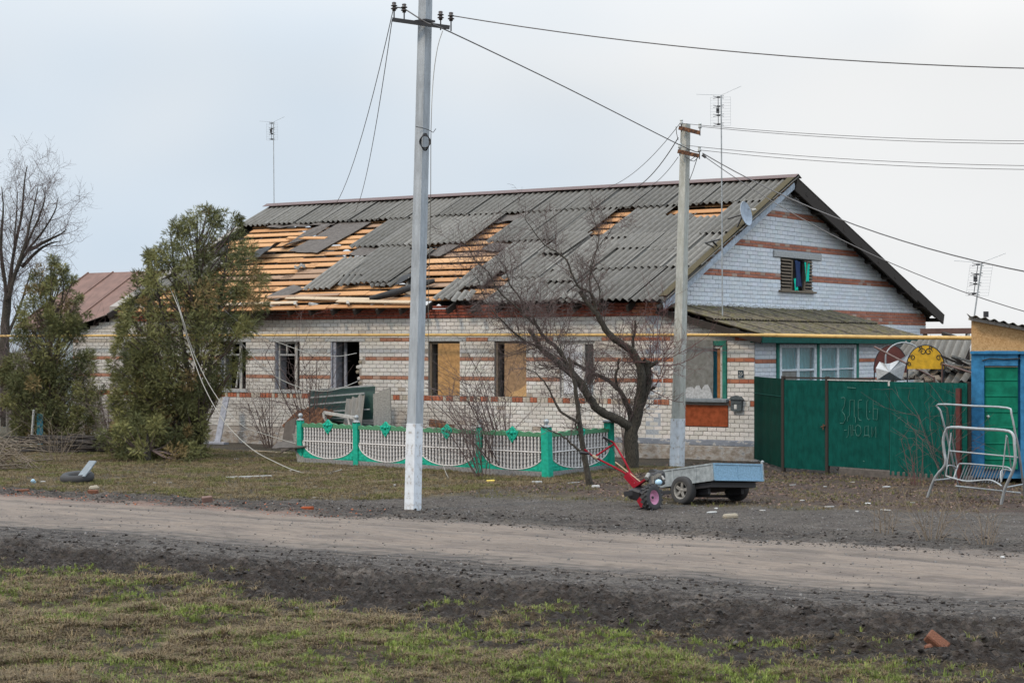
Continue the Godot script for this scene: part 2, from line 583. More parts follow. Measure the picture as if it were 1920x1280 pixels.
	mat("blue_plastic", lin(0.4, 0.6, 0.75), 0.3)
	for k in ["gate_green", "gate_green_dark", "gate_green_light", "kiosk_blue", "door_green", "dark_teal", "teal_paint", "fence_green", "machine_red", "trailer_blue", "trailer_grey", "sill_metal", "red_panel"]:
		M[k].metallic_specular = 0.2
	M.glass.metallic_specular = 0.3
	mat("yellow_foam", lin(0.7, 0.52, 0.1), 0.9)


# ---------------------------------------------------------------- ground
func ss(a: float, b: float, x: float) -> float:
	return smoothstep(a, b, x)


func gravel_edge(u: float) -> float:
	return lerpf(14.9, 11.6, ss(-2.5, 2.0, u)) - 1.4 * ss(5.0, 9.0, u) + 0.25 * na.get_noise_2d(u * 9.0, 40.0)


func road_top(u: float) -> float:
	return 16.25 - 0.03 * u + 0.12 * na.get_noise_2d(u * 14.0, 0.0)


func road_low(u: float) -> float:
	return 20.35 + 0.1 * na.get_noise_2d(u * 12.0, 90.0)


func grass_share(u: float, z: float) -> float:
	var edge := 24.7 + 0.9 * nb.get_noise_2d(u * 3.0, z * 4.0) - 0.45 * ss(9.0, 3.0, u)
	return ss(-1.2, 1.2, z - edge + 1.9 * nb.get_noise_2d(u * 9.0 + 50.0, z * 9.0))


func gh(u: float, z: float) -> float:
	var h := 0.035 * na.get_noise_2d(u * 3.0, z * 3.0)
	h += 0.012 * nb.get_noise_2d(u * 20.0, z * 20.0)
	if z > 10.0:
		var shoulder := ss(10.8, 12.0, z) * (1.0 - ss(road_top(u) - 0.25, road_top(u) + 0.25, z))
		if shoulder > 0.0:
			var rough := ss(13.6, 15.2, z)
			h += shoulder * (0.01 + 0.03 * rough) * nb.get_noise_2d(u * 40.0, z * 55.0)
			h += shoulder * rough * 0.05 * ss(0.1, 0.6, nb.get_noise_2d(u * 8.0, z * 16.0 + 30.0))
		var mud := ss(21.0, 22.2, z)
		if mud > 0.0:
			var r := 1.0 - absf(nr.get_noise_2d(u * 16.0, z * 26.0))
			var bank := ss(24.0, 26.5, z)
			h += mud * (1.0 - 0.5 * bank) * (0.06 * (r - 0.72) + 0.075 * nb.get_noise_2d(u * 26.0, z * 62.0) + 0.06 * nb.get_noise_2d(u * 85.0, z * 130.0))
			h += 0.05 * mud * na.get_noise_2d(u * 7.0, z * 16.0) + 0.12 * bank * na.get_noise_2d(u * 9.0 + 9.0, z * 9.0)
			h -= 0.03 * exp(-pow((z - 22.8) / 0.35, 2)) + 0.02 * exp(-pow((z - 24.1) / 0.3, 2))
		h += 0.03 * exp(-pow((z - 18.3) / 1.6, 2)) - 0.018 * exp(-pow((z - 17.3 - 0.1 * na.get_noise_2d(u * 4.0, 3.0)) / 0.2, 2)) - 0.018 * exp(-pow((z - 19.0 - 0.1 * na.get_noise_2d(u * 4.0, 3.0)) / 0.22, 2))
	return h


func gc(u: float, z: float) -> Color:
	var big := na.get_noise_2d(u * 4.0, z * 4.0)
	var mid := nb.get_noise_2d(u * 11.0, z * 11.0)
	var fine := nb.get_noise_2d(u * 45.0 + 7.0, z * 45.0)
	var c := Color(0.145, 0.125, 0.075)                               # dry grassy soil
	c = c.lerp(Color(0.25, 0.2, 0.12), ss(-0.05, 0.4, mid + 0.6 * big))
	c = c.lerp(Color(0.09, 0.092, 0.034), 0.8 * ss(0.05, 0.45, nb.get_noise_2d(u * 7.0 + 70.0, z * 9.0) + 0.5 * fine))
	c = c.lerp(Color(0.06, 0.048, 0.038), ss(0.15, 0.45, nb.get_noise_2d(u * 9.0 - 40.0, z * 14.0)))
	var leafy := ss(-1.0, 0.8, u + 0.5 * mid) * ss(11.5, 10.0, z) 
	c = c.lerp(Color(0.1, 0.066, 0.056).lerp(Color(0.15, 0.1, 0.085), ss(-0.3, 0.5, fine)), leafy * 0.9)
	c = c.lerp(Color(0.085, 0.085, 0.035), leafy * ss(0.25, 0.5, mid + 0.4 * big) * 0.8)
	c = c.lerp(Color(0.085, 0.075, 0.065), ss(5.0, 1.5, z) * 0.7)
	if z < 9.0:
		return c
	var e := z - gravel_edge(u) + 0.7 * mid + 0.3 * fine
	var g := Color(0.13, 0.117, 0.108).lerp(Color(0.185, 0.17, 0.158), ss(-0.2, 0.6, fine + mid))
	g = g.lerp(Color(0.075, 0.07, 0.068), ss(14.0, 15.4, z + 0.6 * mid) * ss(-0.35, 0.35, nb.get_noise_2d(u * 12.0, z * 60.0)))
	c = c.lerp(g, ss(-0.6, 0.6, e))
	var r := z - road_top(u) + 0.25 * mid + 0.12 * fine
	var long := nb.get_noise_2d(u * 3.0, z * 60.0)
	var rc := Color(0.335, 0.285, 0.245).lerp(Color(0.26, 0.232, 0.212), ss(-0.1, 0.6, long + 0.3 * mid))
	rc = rc.lerp(Color(0.14, 0.122, 0.113), 0.8 * exp(-pow((z - 17.3 - 0.1 * na.get_noise_2d(u * 4.0, 3.0)) / 0.16, 2)) * ss(-0.6, 0.2, mid + 0.5 * long))
	rc = rc.lerp(Color(0.18, 0.155, 0.145), 0.7 * exp(-pow((z - 19.0 - 0.1 * na.get_noise_2d(u * 4.0, 3.0)) / 0.25, 2)) * ss(-0.5, 0.3, mid + 0.5 * long))
	rc = rc.lerp(Color(0.33, 0.17, 0.125), ss(2.0, -1.0, u) * ss(0.9, 0.0, r) * ss(-0.3, 0.35, fine + 0.6 * mid))
	rc = rc.lerp(Color(0.2, 0.172, 0.155), 0.5 * ss(0.0, 0.4, na.get_noise_2d(u * 5.0 + 60.0, z * 22.0)))
	c = c.lerp(rc, ss(-0.35, 0.5, r + 0.35 * nb.get_noise_2d(u * 16.0, z * 70.0)))
	var low := z - road_low(u) + 0.45 * mid + 0.25 * fine
	c = c.lerp(Color(0.17, 0.158, 0.152).lerp(Color(0.075, 0.069, 0.067), ss(-0.2, 0.3, fine + long)), ss(-1.1, 0.4, low + 0.5 * long))
	var m := Color(0.036, 0.029, 0.025).lerp(Color(0.1, 0.086, 0.077), ss(0.05, 0.6, fine + 0.5 * mid))
	c = c.lerp(m, ss(0.9, 2.3, low + 0.7 * mid + 0.5 * long))
	var gs := grass_share(u, z)
	c = c.lerp(Color(0.065, 0.05, 0.03).lerp(Color(0.13, 0.1, 0.055), ss(-0.1, 0.6, fine + mid)), gs)
	return c


func strip(called: String, za: Callable, zb: Callable, rows: int, material: Material, label: String, u0 := -22.0, u1 := 20.0, nu := 600) -> void:
	var du := (u1 - u0) / nu
	var m := MB.new()
	m.v.resize((nu + 1) * (rows + 1))
	m.n.resize(m.v.size())
	m.c.resize(m.v.size())
	m.tinted = true
	for a in nu + 1:
		var u := u0 + a * du
		var z0: float = za.call(u)
		var z1: float = zb.call(u)
		for b in rows + 1:
			var z := lerpf(z0, z1, float(b) / rows)
			var k := a * (rows + 1) + b
			m.v[k] = Vector3(u, gh(u, z), z)
			m.c[k] = gc(u, z)
	for a in nu + 1:
		for b in rows + 1:
			var dx := m.v[mini(a + 1, nu) * (rows + 1) + b] - m.v[maxi(a - 1, 0) * (rows + 1) + b]
			var dz := m.v[a * (rows + 1) + mini(b + 1, rows)] - m.v[a * (rows + 1) + maxi(b - 1, 0)]
			m.n[a * (rows + 1) + b] = dz.cross(dx).normalized()
	for a in nu:
		for b in rows:
			var k := a * (rows + 1) + b
			m.i.append_array([k, k + rows + 1, k + 1, k + 1, k + rows + 1, k + rows + 2])
	var o := MeshInstance3D.new()
	o.name = called
	o.mesh = m.mesh()
	o.material_override = material
	o.transform = Transform3D(Basis(EX, Vector3.UP, EZ), HOUSE_AT)
	add_child(o, true)
	tag(o, label, "ground", "", "structure")


func make_ground() -> void:
	for n in [na, nb, nc, nr]:
		n.noise_type = FastNoiseLite.TYPE_SIMPLEX_SMOOTH
		n.fractal_type = FastNoiseLite.FRACTAL_FBM
	na.seed = 3
	na.frequency = 0.06
	na.fractal_octaves = 3
	nb.seed = 8
	nb.frequency = 0.1
	nb.fractal_octaves = 4
	nr.seed = 12
	nr.frequency = 0.1
	nr.fractal_octaves = 2
	nc.seed = 15
	nc.frequency = 0.5
	var far := MB.new()
	far.tinted = true
	far.col = Color(0.12, 0.105, 0.06)
	var s := 1500.0
	far.quad(Vector3(-s, -0.2, s), Vector3(s, -0.2, s), Vector3(s, -0.2, -s), Vector3(-s, -0.2, -s))
	var f := MeshInstance3D.new()
	f.name = "ground"
	f.mesh = far.mesh()
	f.material_override = M.soil
	add_child(f, true)
	tag(f, "flat open ground stretching away beyond the houses", "ground", "", "structure")
	strip("yard", func(u): return -14.0, gravel_edge, 150, M.soil, "brown yard of dry grass, leaves and bare soil before the house")
	strip("gravel_shoulder", gravel_edge, road_top, 60, M.soil, "dark grey gravel shoulder between the yard and the dirt road")
	strip("road", road_top, road_low, 70, M.road, "pale dirt road running across in front of the house")
	strip("mud_verge", road_low, func(u): return 24.2, 110, M.soil, "churned dark mud along the near side of the road", -7.0, 21.0, 900)
	strip("grass_verge", func(u): return 24.2, func(u): return 38.0, 220, M.soil, "near verge of patchy green grass and straw", -7.0, 21.0, 700)


# ---------------------------------------------------------------- house
const PITCH := 0.235
const EAVE := Vector3(0, 3.6, 0.55)
const RIDGE_Y := 6.93
const RIDGE_Z := -6.44
var brick_long: ArrayMesh
var brick_soldier: ArrayMesh


func brick_mesh(w: float, h: float, d: float) -> ArrayMesh:
	var m := MB.new()
	m.box(Vector3(0, 0, -d / 2), Vector3(w, h, d), Basis(), 0.005)
	return m.mesh()


# Bricks of one face: rows of [y0, y1, kind, proud]; a brick is [transform, colour, kind].
func lay(frame: Transform3D, x0: float, x1: float, rows: Array, holes: Array, top: Callable, tint: Callable, pitch := PITCH) -> Array:
	var out := []
	var r := 0
	for row in rows:
		r += 1
		var y0: float = row[0]
		var y1: float = row[1]
		var step: float = 0.105 if row[2] == "s" else pitch
		var shift := (0.5 if r % 2 else 0.0) * step
		var spans := [[x0, x1]]
		for hole in holes:
			if hole[2] < y1 - 0.02 and hole[3] > y0 + 0.02:
				var next := []
				for sp in spans:
					if hole[1] <= sp[0] or hole[0] >= sp[1]:
						next.append(sp)
						continue
					if hole[0] > sp[0]:
						next.append([sp[0], hole[0]])
					if hole[1] < sp[1]:
						next.append([hole[1], sp[1]])
				spans = next
		for sp in spans:
			var x: float = sp[0]
			var k := floorf((sp[0] - x0 - shift) / step) + 1.0
			while x < sp[1] - 0.02:
				var end: float = minf(x0 + shift + k * step, sp[1])
				if sp[1] - end < 0.05:
					end = sp[1]
				k += 1.0
				if end - x < 0.03:
					continue
				var mid := (x + end) / 2
				if top.call(mid) > y0 + 0.03:
					var kind: String = row[2]
					var w := end - x - 0.012
					var h := y1 - y0 - 0.012
					var proud: float = row[3] + rng.randf_range(-0.002, 0.003) - (0.009 if rng.randf() < 0.03 else 0.0)
					var b := Basis(Vector3.FORWARD, rng.randf_range(-0.006, 0.006)) * Basis.from_scale(Vector3(w / (0.09 if kind == "s" else 0.223), h / (0.12 if kind == "s" else 0.086), 1))
					out.append([frame * Transform3D(b, Vector3(mid, (y0 + y1) / 2, proud)), tint.call(mid, (y0 + y1) / 2, kind), kind, w])
				x = end
	return out


func put_bricks(wall: Node3D, bricks: Array, singles: int) -> void:
	var cut := bricks.size() - singles
	var xs := [[], []]
	var cs := [[], []]
	for k in bricks.size():
		var b: Array = bricks[k]
		var s := 1 if b[2] == "s" else 0
		if k >= cut:
			var o := MeshInstance3D.new()
			o.name = numbered(wall, "brick")
			o.mesh = brick_soldier if s else brick_long
			o.transform = b[0]
			var red: bool = b[1].r > b[1].b * 1.8
			o.material_override = M["red_brick_%d" % rng.randi_range(0, 1)] if red else M["white_brick_%d" % rng.randi_range(0, 4)]
			wall.add_child(o, true)
		else:
			xs[s].append(b[0])
			cs[s].append(b[1])
	if xs[0].size():
		scatter(wall, "brickwork", brick_long, M.brick_tint, xs[0], cs[0])
	if xs[1].size():
		scatter(wall, "soldier_course", brick_soldier, M.brick_tint, xs[1], cs[1])


# A wall slab with holes [x0, x1, y0, y1], front face at z = 0 of the frame, thickness t; top(x) gives its height.
func slab(m: MB, frame: Transform3D, x0: float, x1: float, y0: float, top: Callable, holes: Array, t: float, extra: Array = []) -> void:
	var cuts := [x0, x1] + extra
	for h in holes:
		cuts.append(h[0])
		cuts.append(h[1])
	cuts.sort()
	for k in cuts.size() - 1:
		var a: float = cuts[k]
		var b: float = cuts[k + 1]
		if b - a < 1e-4:
			continue
		var mid := (a + b) / 2
		var spans := []
		var from := y0
		var here := holes.filter(func(h): return h[0] < mid and h[1] > mid)
		here.sort_custom(func(p, q): return p[2] < q[2])
		for h in here:
			if h[2] > from:
				spans.append([from, from, h[2], h[2]])
			from = h[3]
		spans.append([from, from, top.call(a), top.call(b)])
		for s in spans:
			m.prism(PackedVector2Array([Vector2(a, s[0]), Vector2(b, s[1]), Vector2(b, s[3]), Vector2(a, s[2])]), t, frame * Transform3D(Basis(), Vector3(0, 0, -t / 2)))


func slope_at(z: float) -> float:   # the underside of the roof over depth z
	return lerpf(3.6, RIDGE_Y, (0.55 - z) / 6.99) - 0.1 if z > RIDGE_Z else lerpf(RIDGE_Y, 3.49, (RIDGE_Z - z) / 10.25) - 0.1


func roof_xf(u: float, v: float, lift := 0.0) -> Transform3D:   # on the front slope: x along the eave, y out of the slope, z down the slope
	var up := Vector3(0, RIDGE_Y - 3.6, RIDGE_Z - 0.55).normalized()
	var nrm := up.cross(Vector3.LEFT)
	nrm = nrm if nrm.y > 0 else -nrm
	return Transform3D(Basis(Vector3.RIGHT, nrm, -up), EAVE + Vector3(u, 0, 0) + up * v + nrm * lift)


func wave(x: float, _z: float) -> float:
	return 0.036 * cos(x * TAU / 0.19)


func make_house() -> void:
	var house := thing("brick_house", "long white brick house with red stripes and a shell-damaged slate roof", "house", HOUSE_AT, "", Basis(EX, Vector3.UP, EZ))
	brick_long = brick_mesh(0.223, 0.086, 0.05)
	brick_soldier = brick_mesh(0.09, 0.12, 0.05)
	var W := [[-16.25, -15.32, 1.4625, 2.73], [-14.28, -13.42, 1.4625, 2.73], [-12.35, -11.4, 1.4625, 2.73], [-9.17, -8.2, 1.365, 2.73], [-7.14, -6.2, 1.365, 2.73], [-5.22, -4.24, 1.365, 2.73], [-1.98, -0.7, 1.365, 2.73], [-19.95, -19.1, 1.4625, 2.73]]
	var X0 := -22.0
	var front_top := func(x: float) -> float: return 3.5 if x > -20.1 and x < -2.42 else (3.42 - (x + 2.42) * 0.235 if x >= -2.42 else 3.42 + (x + 20.1) * 0.235)
	# front wall
	var m := MB.new()
	var shift := Transform3D(Basis(), Vector3(0, 0, -0.014))
	slab(m, shift, X0, -0.02, -0.3, front_top, W, 0.45, [-20.1, -2.42])
	var front := part(house, "facade_wall", m, M.mortar)
	var rows := []
	for k in 8:
		rows.append([0.455 + k * 0.0975, 0.455 + (k + 1) * 0.0975, "w", 0.0])
	rows.append([1.235, 1.365, "s", 0.004])
	var y := 1.365
	for band in 3:
		for k in 4:
			rows.append([y, y + 0.0975, "w", 0.0])
			y += 0.0975
		rows.append([y, y + 0.0975, "r", 0.003])
		y += 0.0975
	for k in 6:
		rows.append([y, y + 0.0975, "w", 0.0])
		y += 0.0975
	var holes := W.duplicate()
	for w in W:
		holes.append([w[0] - 0.2, w[1] + 0.2, 2.73, 2.8275])
		if w[2] > 1.4:
			holes.append([w[0] - 0.06, w[1] + 0.06, 1.365, 1.4625])
	holes.append([-2.05, -0.66, 0.76, 1.27])
	holes.append([-11.4, -11.28, 1.46, 1.75])      # bricks knocked out of the jamb
	holes.append([-11.4, -11.2, 2.15, 2.34])
	holes.append([-11.4, -11.33, 1.85, 2.05])
	var red_fade := func(x: float, yy: float, kind: String) -> Color:
		if kind == "r":
			if yy > 2.7 and (x < -10.5 or x > -2.0 and x < -0.9) and na.get_noise_2d(x * 9.0, 5.0) < 0.25:
				return vary(Color(0.5, 0.47, 0.42), 0.06)
			return vary(Color(0.39, 0.19, 0.125), 0.2).lerp(Color(0.5, 0.42, 0.36), 0.5 if rng.randf() < 0.06 else 0.0)
		if kind == "s":
			return vary(Color(0.42, 0.14, 0.075), 0.2) if rng.randf() < 0.62 else vary(Color(0.52, 0.47, 0.4), 0.12)
		var c := vary(Color(0.74, 0.72, 0.685), 0.09)
		var n := nb.get_noise_2d(x * 6.0, yy * 12.0)
		c = c.lerp(Color(0.5, 0.46, 0.41), 0.55 * ss(0.0, 0.5, nb.get_noise_2d(x * 3.0 + 9.0, yy * 9.0)))
		if rng.randf() < 0.025:
			c = Color(0.42, 0.36, 0.3)
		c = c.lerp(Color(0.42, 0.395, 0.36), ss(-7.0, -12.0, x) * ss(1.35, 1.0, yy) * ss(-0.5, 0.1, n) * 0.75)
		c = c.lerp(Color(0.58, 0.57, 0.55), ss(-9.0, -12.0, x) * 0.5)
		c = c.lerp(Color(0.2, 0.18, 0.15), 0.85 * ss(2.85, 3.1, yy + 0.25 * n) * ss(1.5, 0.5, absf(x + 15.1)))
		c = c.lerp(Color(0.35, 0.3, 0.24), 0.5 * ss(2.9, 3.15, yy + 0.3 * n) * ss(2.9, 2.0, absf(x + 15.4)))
		return c
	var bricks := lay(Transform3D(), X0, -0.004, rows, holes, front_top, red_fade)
	var corn := []
	for k in 4:
		corn.append([3.315 + k * 0.08, 3.395 + k * 0.08, "r", 0.03 + 0.025 * k])
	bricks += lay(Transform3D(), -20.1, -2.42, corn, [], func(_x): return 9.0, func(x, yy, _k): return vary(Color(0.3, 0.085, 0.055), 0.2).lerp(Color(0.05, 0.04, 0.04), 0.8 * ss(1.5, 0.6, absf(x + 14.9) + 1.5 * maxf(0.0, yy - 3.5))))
	bricks.sort_custom(func(a, b): return a[0].origin.x < b[0].origin.x)
	put_bricks(front, bricks, 290)
	# plinth, two bands
	m = MB.new()
	m.box(Vector3(X0 / 2, 0.05, -0.1), Vector3(-X0 + 0.04, 0.55, 0.3), Basis(), 0.015)
	part(house, "plinth", m, M.plaster, "peeling plastered plinth")
	m = MB.new()
	m.box(Vector3(-4.5, 0.392, -0.1), Vector3(9.04, 0.13, 0.296), Basis(), 0.01)
	part(house, "plinth_band", m, M.bluewash, "grey-blue painted band with white scuffs")
	# lintels and sills
	for w in W:
		if w[0] > -2.5:
			continue
		m = MB.new()
		m.box(Vector3((w[0] + w[1]) / 2, 2.778, -0.05), Vector3(w[1] - w[0] + 0.38, 0.088, 0.11), Basis(), 0.005)
		part(house, "lintel", m, M.lintel)
		if w[2] > 1.4:
			m = MB.new()
			m.box(Vector3((w[0] + w[1]) / 2, 1.412, -0.03), Vector3(w[1] - w[0] + 0.11, 0.088, 0.12), Basis(), 0.008)
			part(house, "window_sill", m, M.lintel)
	# left annex end, back wall, gables, rooms
	m = MB.new()
	slab(m, Transform3D(Basis(Vector3.UP, PI / 2), Vector3(-2.434, 0, 0)), 0.0, 16.25, -0.3, func(x): return slope_at(-x), [[6.3, 8.2, 4.07, 4.93]], 0.4, [6.44])
	var gable := part(house, "gable_wall", m, M.blue_mortar)
	var grow_ := []
	y = 2.3
	for k in 9:
		grow_.append([y, y + 0.1056, "w", 0.0])
		y += 0.1056
	for k in 4:
		grow_.append([y, y + 0.09, "r", 0.003])
		y += 0.09
	for pair in [[7, 4.34], [6, 5.13], [6, 5.96]]:
		var h: float = (pair[1] - y) / pair[0]
		for k in int(pair[0]):
			grow_.append([y, y + h, "w", 0.0])
			y += h
		for k in 2:
			grow_.append([y, y + 0.082, "r", 0.003])
			y += 0.082
	while y < 7.0:
		grow_.append([y, y + 0.1, "w", 0.0])
		y += 0.1
	var gtint := func(x: float, yy: float, kind: String) -> Color:
		if kind == "r":
			return vary(Color(0.42, 0.17, 0.11), 0.18) if rng.randf() < 0.9 else vary(Color(0.45, 0.32, 0.26), 0.1)
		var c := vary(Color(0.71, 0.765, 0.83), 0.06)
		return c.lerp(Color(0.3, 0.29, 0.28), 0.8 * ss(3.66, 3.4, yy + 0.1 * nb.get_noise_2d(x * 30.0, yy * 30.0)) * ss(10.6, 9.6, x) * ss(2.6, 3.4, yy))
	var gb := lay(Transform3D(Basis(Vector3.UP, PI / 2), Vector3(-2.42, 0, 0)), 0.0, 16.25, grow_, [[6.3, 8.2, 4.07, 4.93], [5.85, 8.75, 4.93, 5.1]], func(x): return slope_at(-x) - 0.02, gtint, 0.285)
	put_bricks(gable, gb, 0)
	m = MB.new()
	m.box(Vector3(-2.46, 5.015, -7.3), Vector3(0.16, 0.16, 2.88), Basis(), 0.006)
	part(house, "lintel", m, M.lintel)
	m = MB.new()
	slab(m, Transform3D(Basis(Vector3.UP, PI / 2), Vector3(-20.1, 0, 0)), 0.0, 16.25, -0.3, func(x): return slope_at(-x), [], 0.4, [6.44])
	m.box(Vector3(-11, 1.5, -16.1), Vector3(17, 3.8, 0.3))
	m.box(Vector3(-21.9, 1.3, -4.5), Vector3(0.2, 3.0, 8.6))
	m.box(Vector3(-20.9, 1.3, -8.9), Vector3(2.0, 3.0, 0.2))
	part(house, "rear_wall", m, M.mortar)
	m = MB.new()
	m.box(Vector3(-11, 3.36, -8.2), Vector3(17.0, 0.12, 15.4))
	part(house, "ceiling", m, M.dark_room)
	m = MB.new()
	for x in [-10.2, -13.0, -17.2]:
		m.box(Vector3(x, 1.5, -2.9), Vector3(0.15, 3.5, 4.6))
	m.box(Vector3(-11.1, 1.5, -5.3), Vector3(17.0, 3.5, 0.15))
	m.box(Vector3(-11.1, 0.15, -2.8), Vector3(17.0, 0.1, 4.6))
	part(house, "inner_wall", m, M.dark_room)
	make_annex(house)
	make_windows(house, W)
	make_roof(house)
	make_gable_window(house)


func make_annex(house: Node3D) -> void:
	# the side wall that faces right, with one wide opening for two windows
	var m := MB.new()
	var holes := [[1.18, 5.62, 1.3, 2.71]]
	slab(m, Transform3D(Basis(Vector3.UP, PI / 2), Vector3(-0.014, 0, 0)), 0.02, 9.0, -0.3, func(_x): return 2.74, holes, 0.3)
	m.box(Vector3(-1.3, 1.3, -8.85), Vector3(2.2, 3.0, 0.25))
	var side := part(house, "annex_side_wall", m, M.blue_mortar)
	var rows := []
	var y := 0.455
	for k in 24:
		rows.append([y, y + 0.0975, "r" if k in [13, 18] else "w", 0.0])
		y += 0.0975
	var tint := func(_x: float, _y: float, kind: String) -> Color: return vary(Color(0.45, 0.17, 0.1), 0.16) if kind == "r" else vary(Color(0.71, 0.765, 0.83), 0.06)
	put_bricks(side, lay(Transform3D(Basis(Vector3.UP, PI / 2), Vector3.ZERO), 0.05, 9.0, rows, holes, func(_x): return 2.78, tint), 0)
	# windows of the side wall: green casing, two white sashes with glass and curtain
	var xf := Transform3D(Basis(Vector3.UP, PI / 2), Vector3(0, 0, 0))
	var at := func(m2: MB, x0: float, x1: float, y0: float, y1: float, z: float, d: float) -> void:
		m2.box(xf * Vector3((x0 + x1) / 2, (y0 + y1) / 2, z), Vector3(d, y1 - y0, x1 - x0), Basis(), 0.006)
	m = MB.new()
	for r in [[1.1, 5.7, 2.68, 2.76], [1.1, 5.7, 1.26, 1.35], [1.1, 1.22, 1.35, 2.68], [3.25, 3.39, 1.35, 2.68], [5.57, 5.7, 1.35, 2.68]]:
		at.call(m, r[0], r[1], r[2], r[3], -0.01, 0.1)
	var win := part(house, "side_window", m, M.teal_paint, "twin window with green casing and white sashes")
	for sash in [[1.22, 3.25, 0], [3.39, 5.57, 1]]:
		m = MB.new()
		var a: float = sash[0]
		var b: float = sash[1]
		for r in [[a, b, 2.57, 2.66], [a, b, 1.35, 1.44], [a, a + 0.14, 1.44, 2.57], [b - 0.14, b, 1.44, 2.57], [(a + b) / 2 - 0.06, (a + b) / 2 + 0.06, 1.44, 2.57]]:
			at.call(m, r[0], r[1], r[2], r[3], 0.0, 0.055)
		at.call(m, a + 0.11, (a + b) / 2 - 0.045, 2.02, 2.07, 0.0, 0.05)
		at.call(m, (a + b) / 2 + 0.045, b - 0.11, 2.02 if sash[2] == 0 else 2.04, 2.07, 0.0, 0.05)
		part(win, "frame", m, M.pale_frame)
		m = MB.new()
		at.call(m, a + 0.1, b - 0.1, 1.43, 2.58, -0.012, 0.006)
		part(win, "pane", m, M.glass)
		m = MB.new()
		m.sheet(b - a, 1.3, 60, 1, 0.004, func(x, _z): return 0.025 * sin(x * 27.0) + 0.012 * sin(x * 61.0), Transform3D(Basis(Vector3(0, 0, -1), Vector3.RIGHT, Vector3.DOWN), xf * Vector3(a, 2.66, -0.14)))
		part(win, "curtain", m, M.curtain)
	m = MB.new()
	at.call(m, 1.37, 2.18, 1.44, 2.02, -0.004, 0.008)
	part(win, "board", m, M.dull_film, "grey sheet in the lower left light")
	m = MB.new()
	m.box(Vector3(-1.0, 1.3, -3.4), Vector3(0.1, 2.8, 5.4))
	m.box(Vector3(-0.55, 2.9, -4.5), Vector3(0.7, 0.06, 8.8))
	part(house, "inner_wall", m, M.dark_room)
	# annex roof
	var slope := Vector3(2.72, -0.69, 0).normalized()
	var nrm := Vector3(-slope.y, slope.x, 0)
	m = MB.new()
	for z in [0.1, -3.0, -6.0, -9.0]:
		m.bar(Vector3(-2.4, 3.4, z), Vector3(0.22, 2.74, z), 0.06, 0.1)
	m.box(Vector3(-1.2, 3.04, -4.5), Vector3(2.6, 0.03, 9.0), Basis(Vector3.FORWARD, atan2(0.69, 2.72)))
	var roof := part(house, "annex_roof", m, M.dark_wood, "mossy lean-to roof")
	for row in 2:
		for k in 9:
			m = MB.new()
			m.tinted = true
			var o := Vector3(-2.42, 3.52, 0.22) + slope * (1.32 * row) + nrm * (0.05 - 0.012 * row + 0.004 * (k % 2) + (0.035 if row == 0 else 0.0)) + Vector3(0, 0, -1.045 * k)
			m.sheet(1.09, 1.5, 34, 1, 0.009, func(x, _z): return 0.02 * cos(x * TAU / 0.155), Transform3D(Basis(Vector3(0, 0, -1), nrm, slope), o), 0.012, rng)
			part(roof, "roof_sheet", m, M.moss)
	m = MB.new()
	m.bar(Vector3(-2.44, 3.43, 0.2), Vector3(0.28, 2.73, 0.2), 0.03, 0.15)
	part(roof, "verge_board", m, M.dark_wood)
	m = MB.new()
	m.box(Vector3(0.29, 2.76, -4.55), Vector3(0.035, 0.17, 9.5), Basis(), 0.005)
	m.box(Vector3(0.12, 2.7, -4.55), Vector3(0.3, 0.03, 9.4))
	part(roof, "fascia_board", m, M.dark_teal, "green painted eaves board")
	m = MB.new()
	for k in 60:
		m.box(Vector3(-2.36 + rng.randf_range(-0.02, 0.03), 3.56 + rng.randf_range(-0.03, 0.03), 0.1 - k * 0.155), Vector3(0.16, 0.09, 0.19), Basis.from_euler(Vector3(rng.randf(), rng.randf(), rng.randf()) * 0.5), 0.03)
	part(roof, "mortar_fillet", m, M.lintel, "rough cement joint along the gable")
	# its fellow at the far left end
	m = MB.new()
	m.sheet(9.4, 2.7, 240, 1, 0.01, wave, Transform3D(Basis(Vector3(0, 0, -1), Vector3(-0.235, 0.972, 0), Vector3(-0.972, -0.235, 0)), Vector3(-20.1, 3.55, 0.25)))
	part(house, "far_annex_roof", m, M.slate_3)


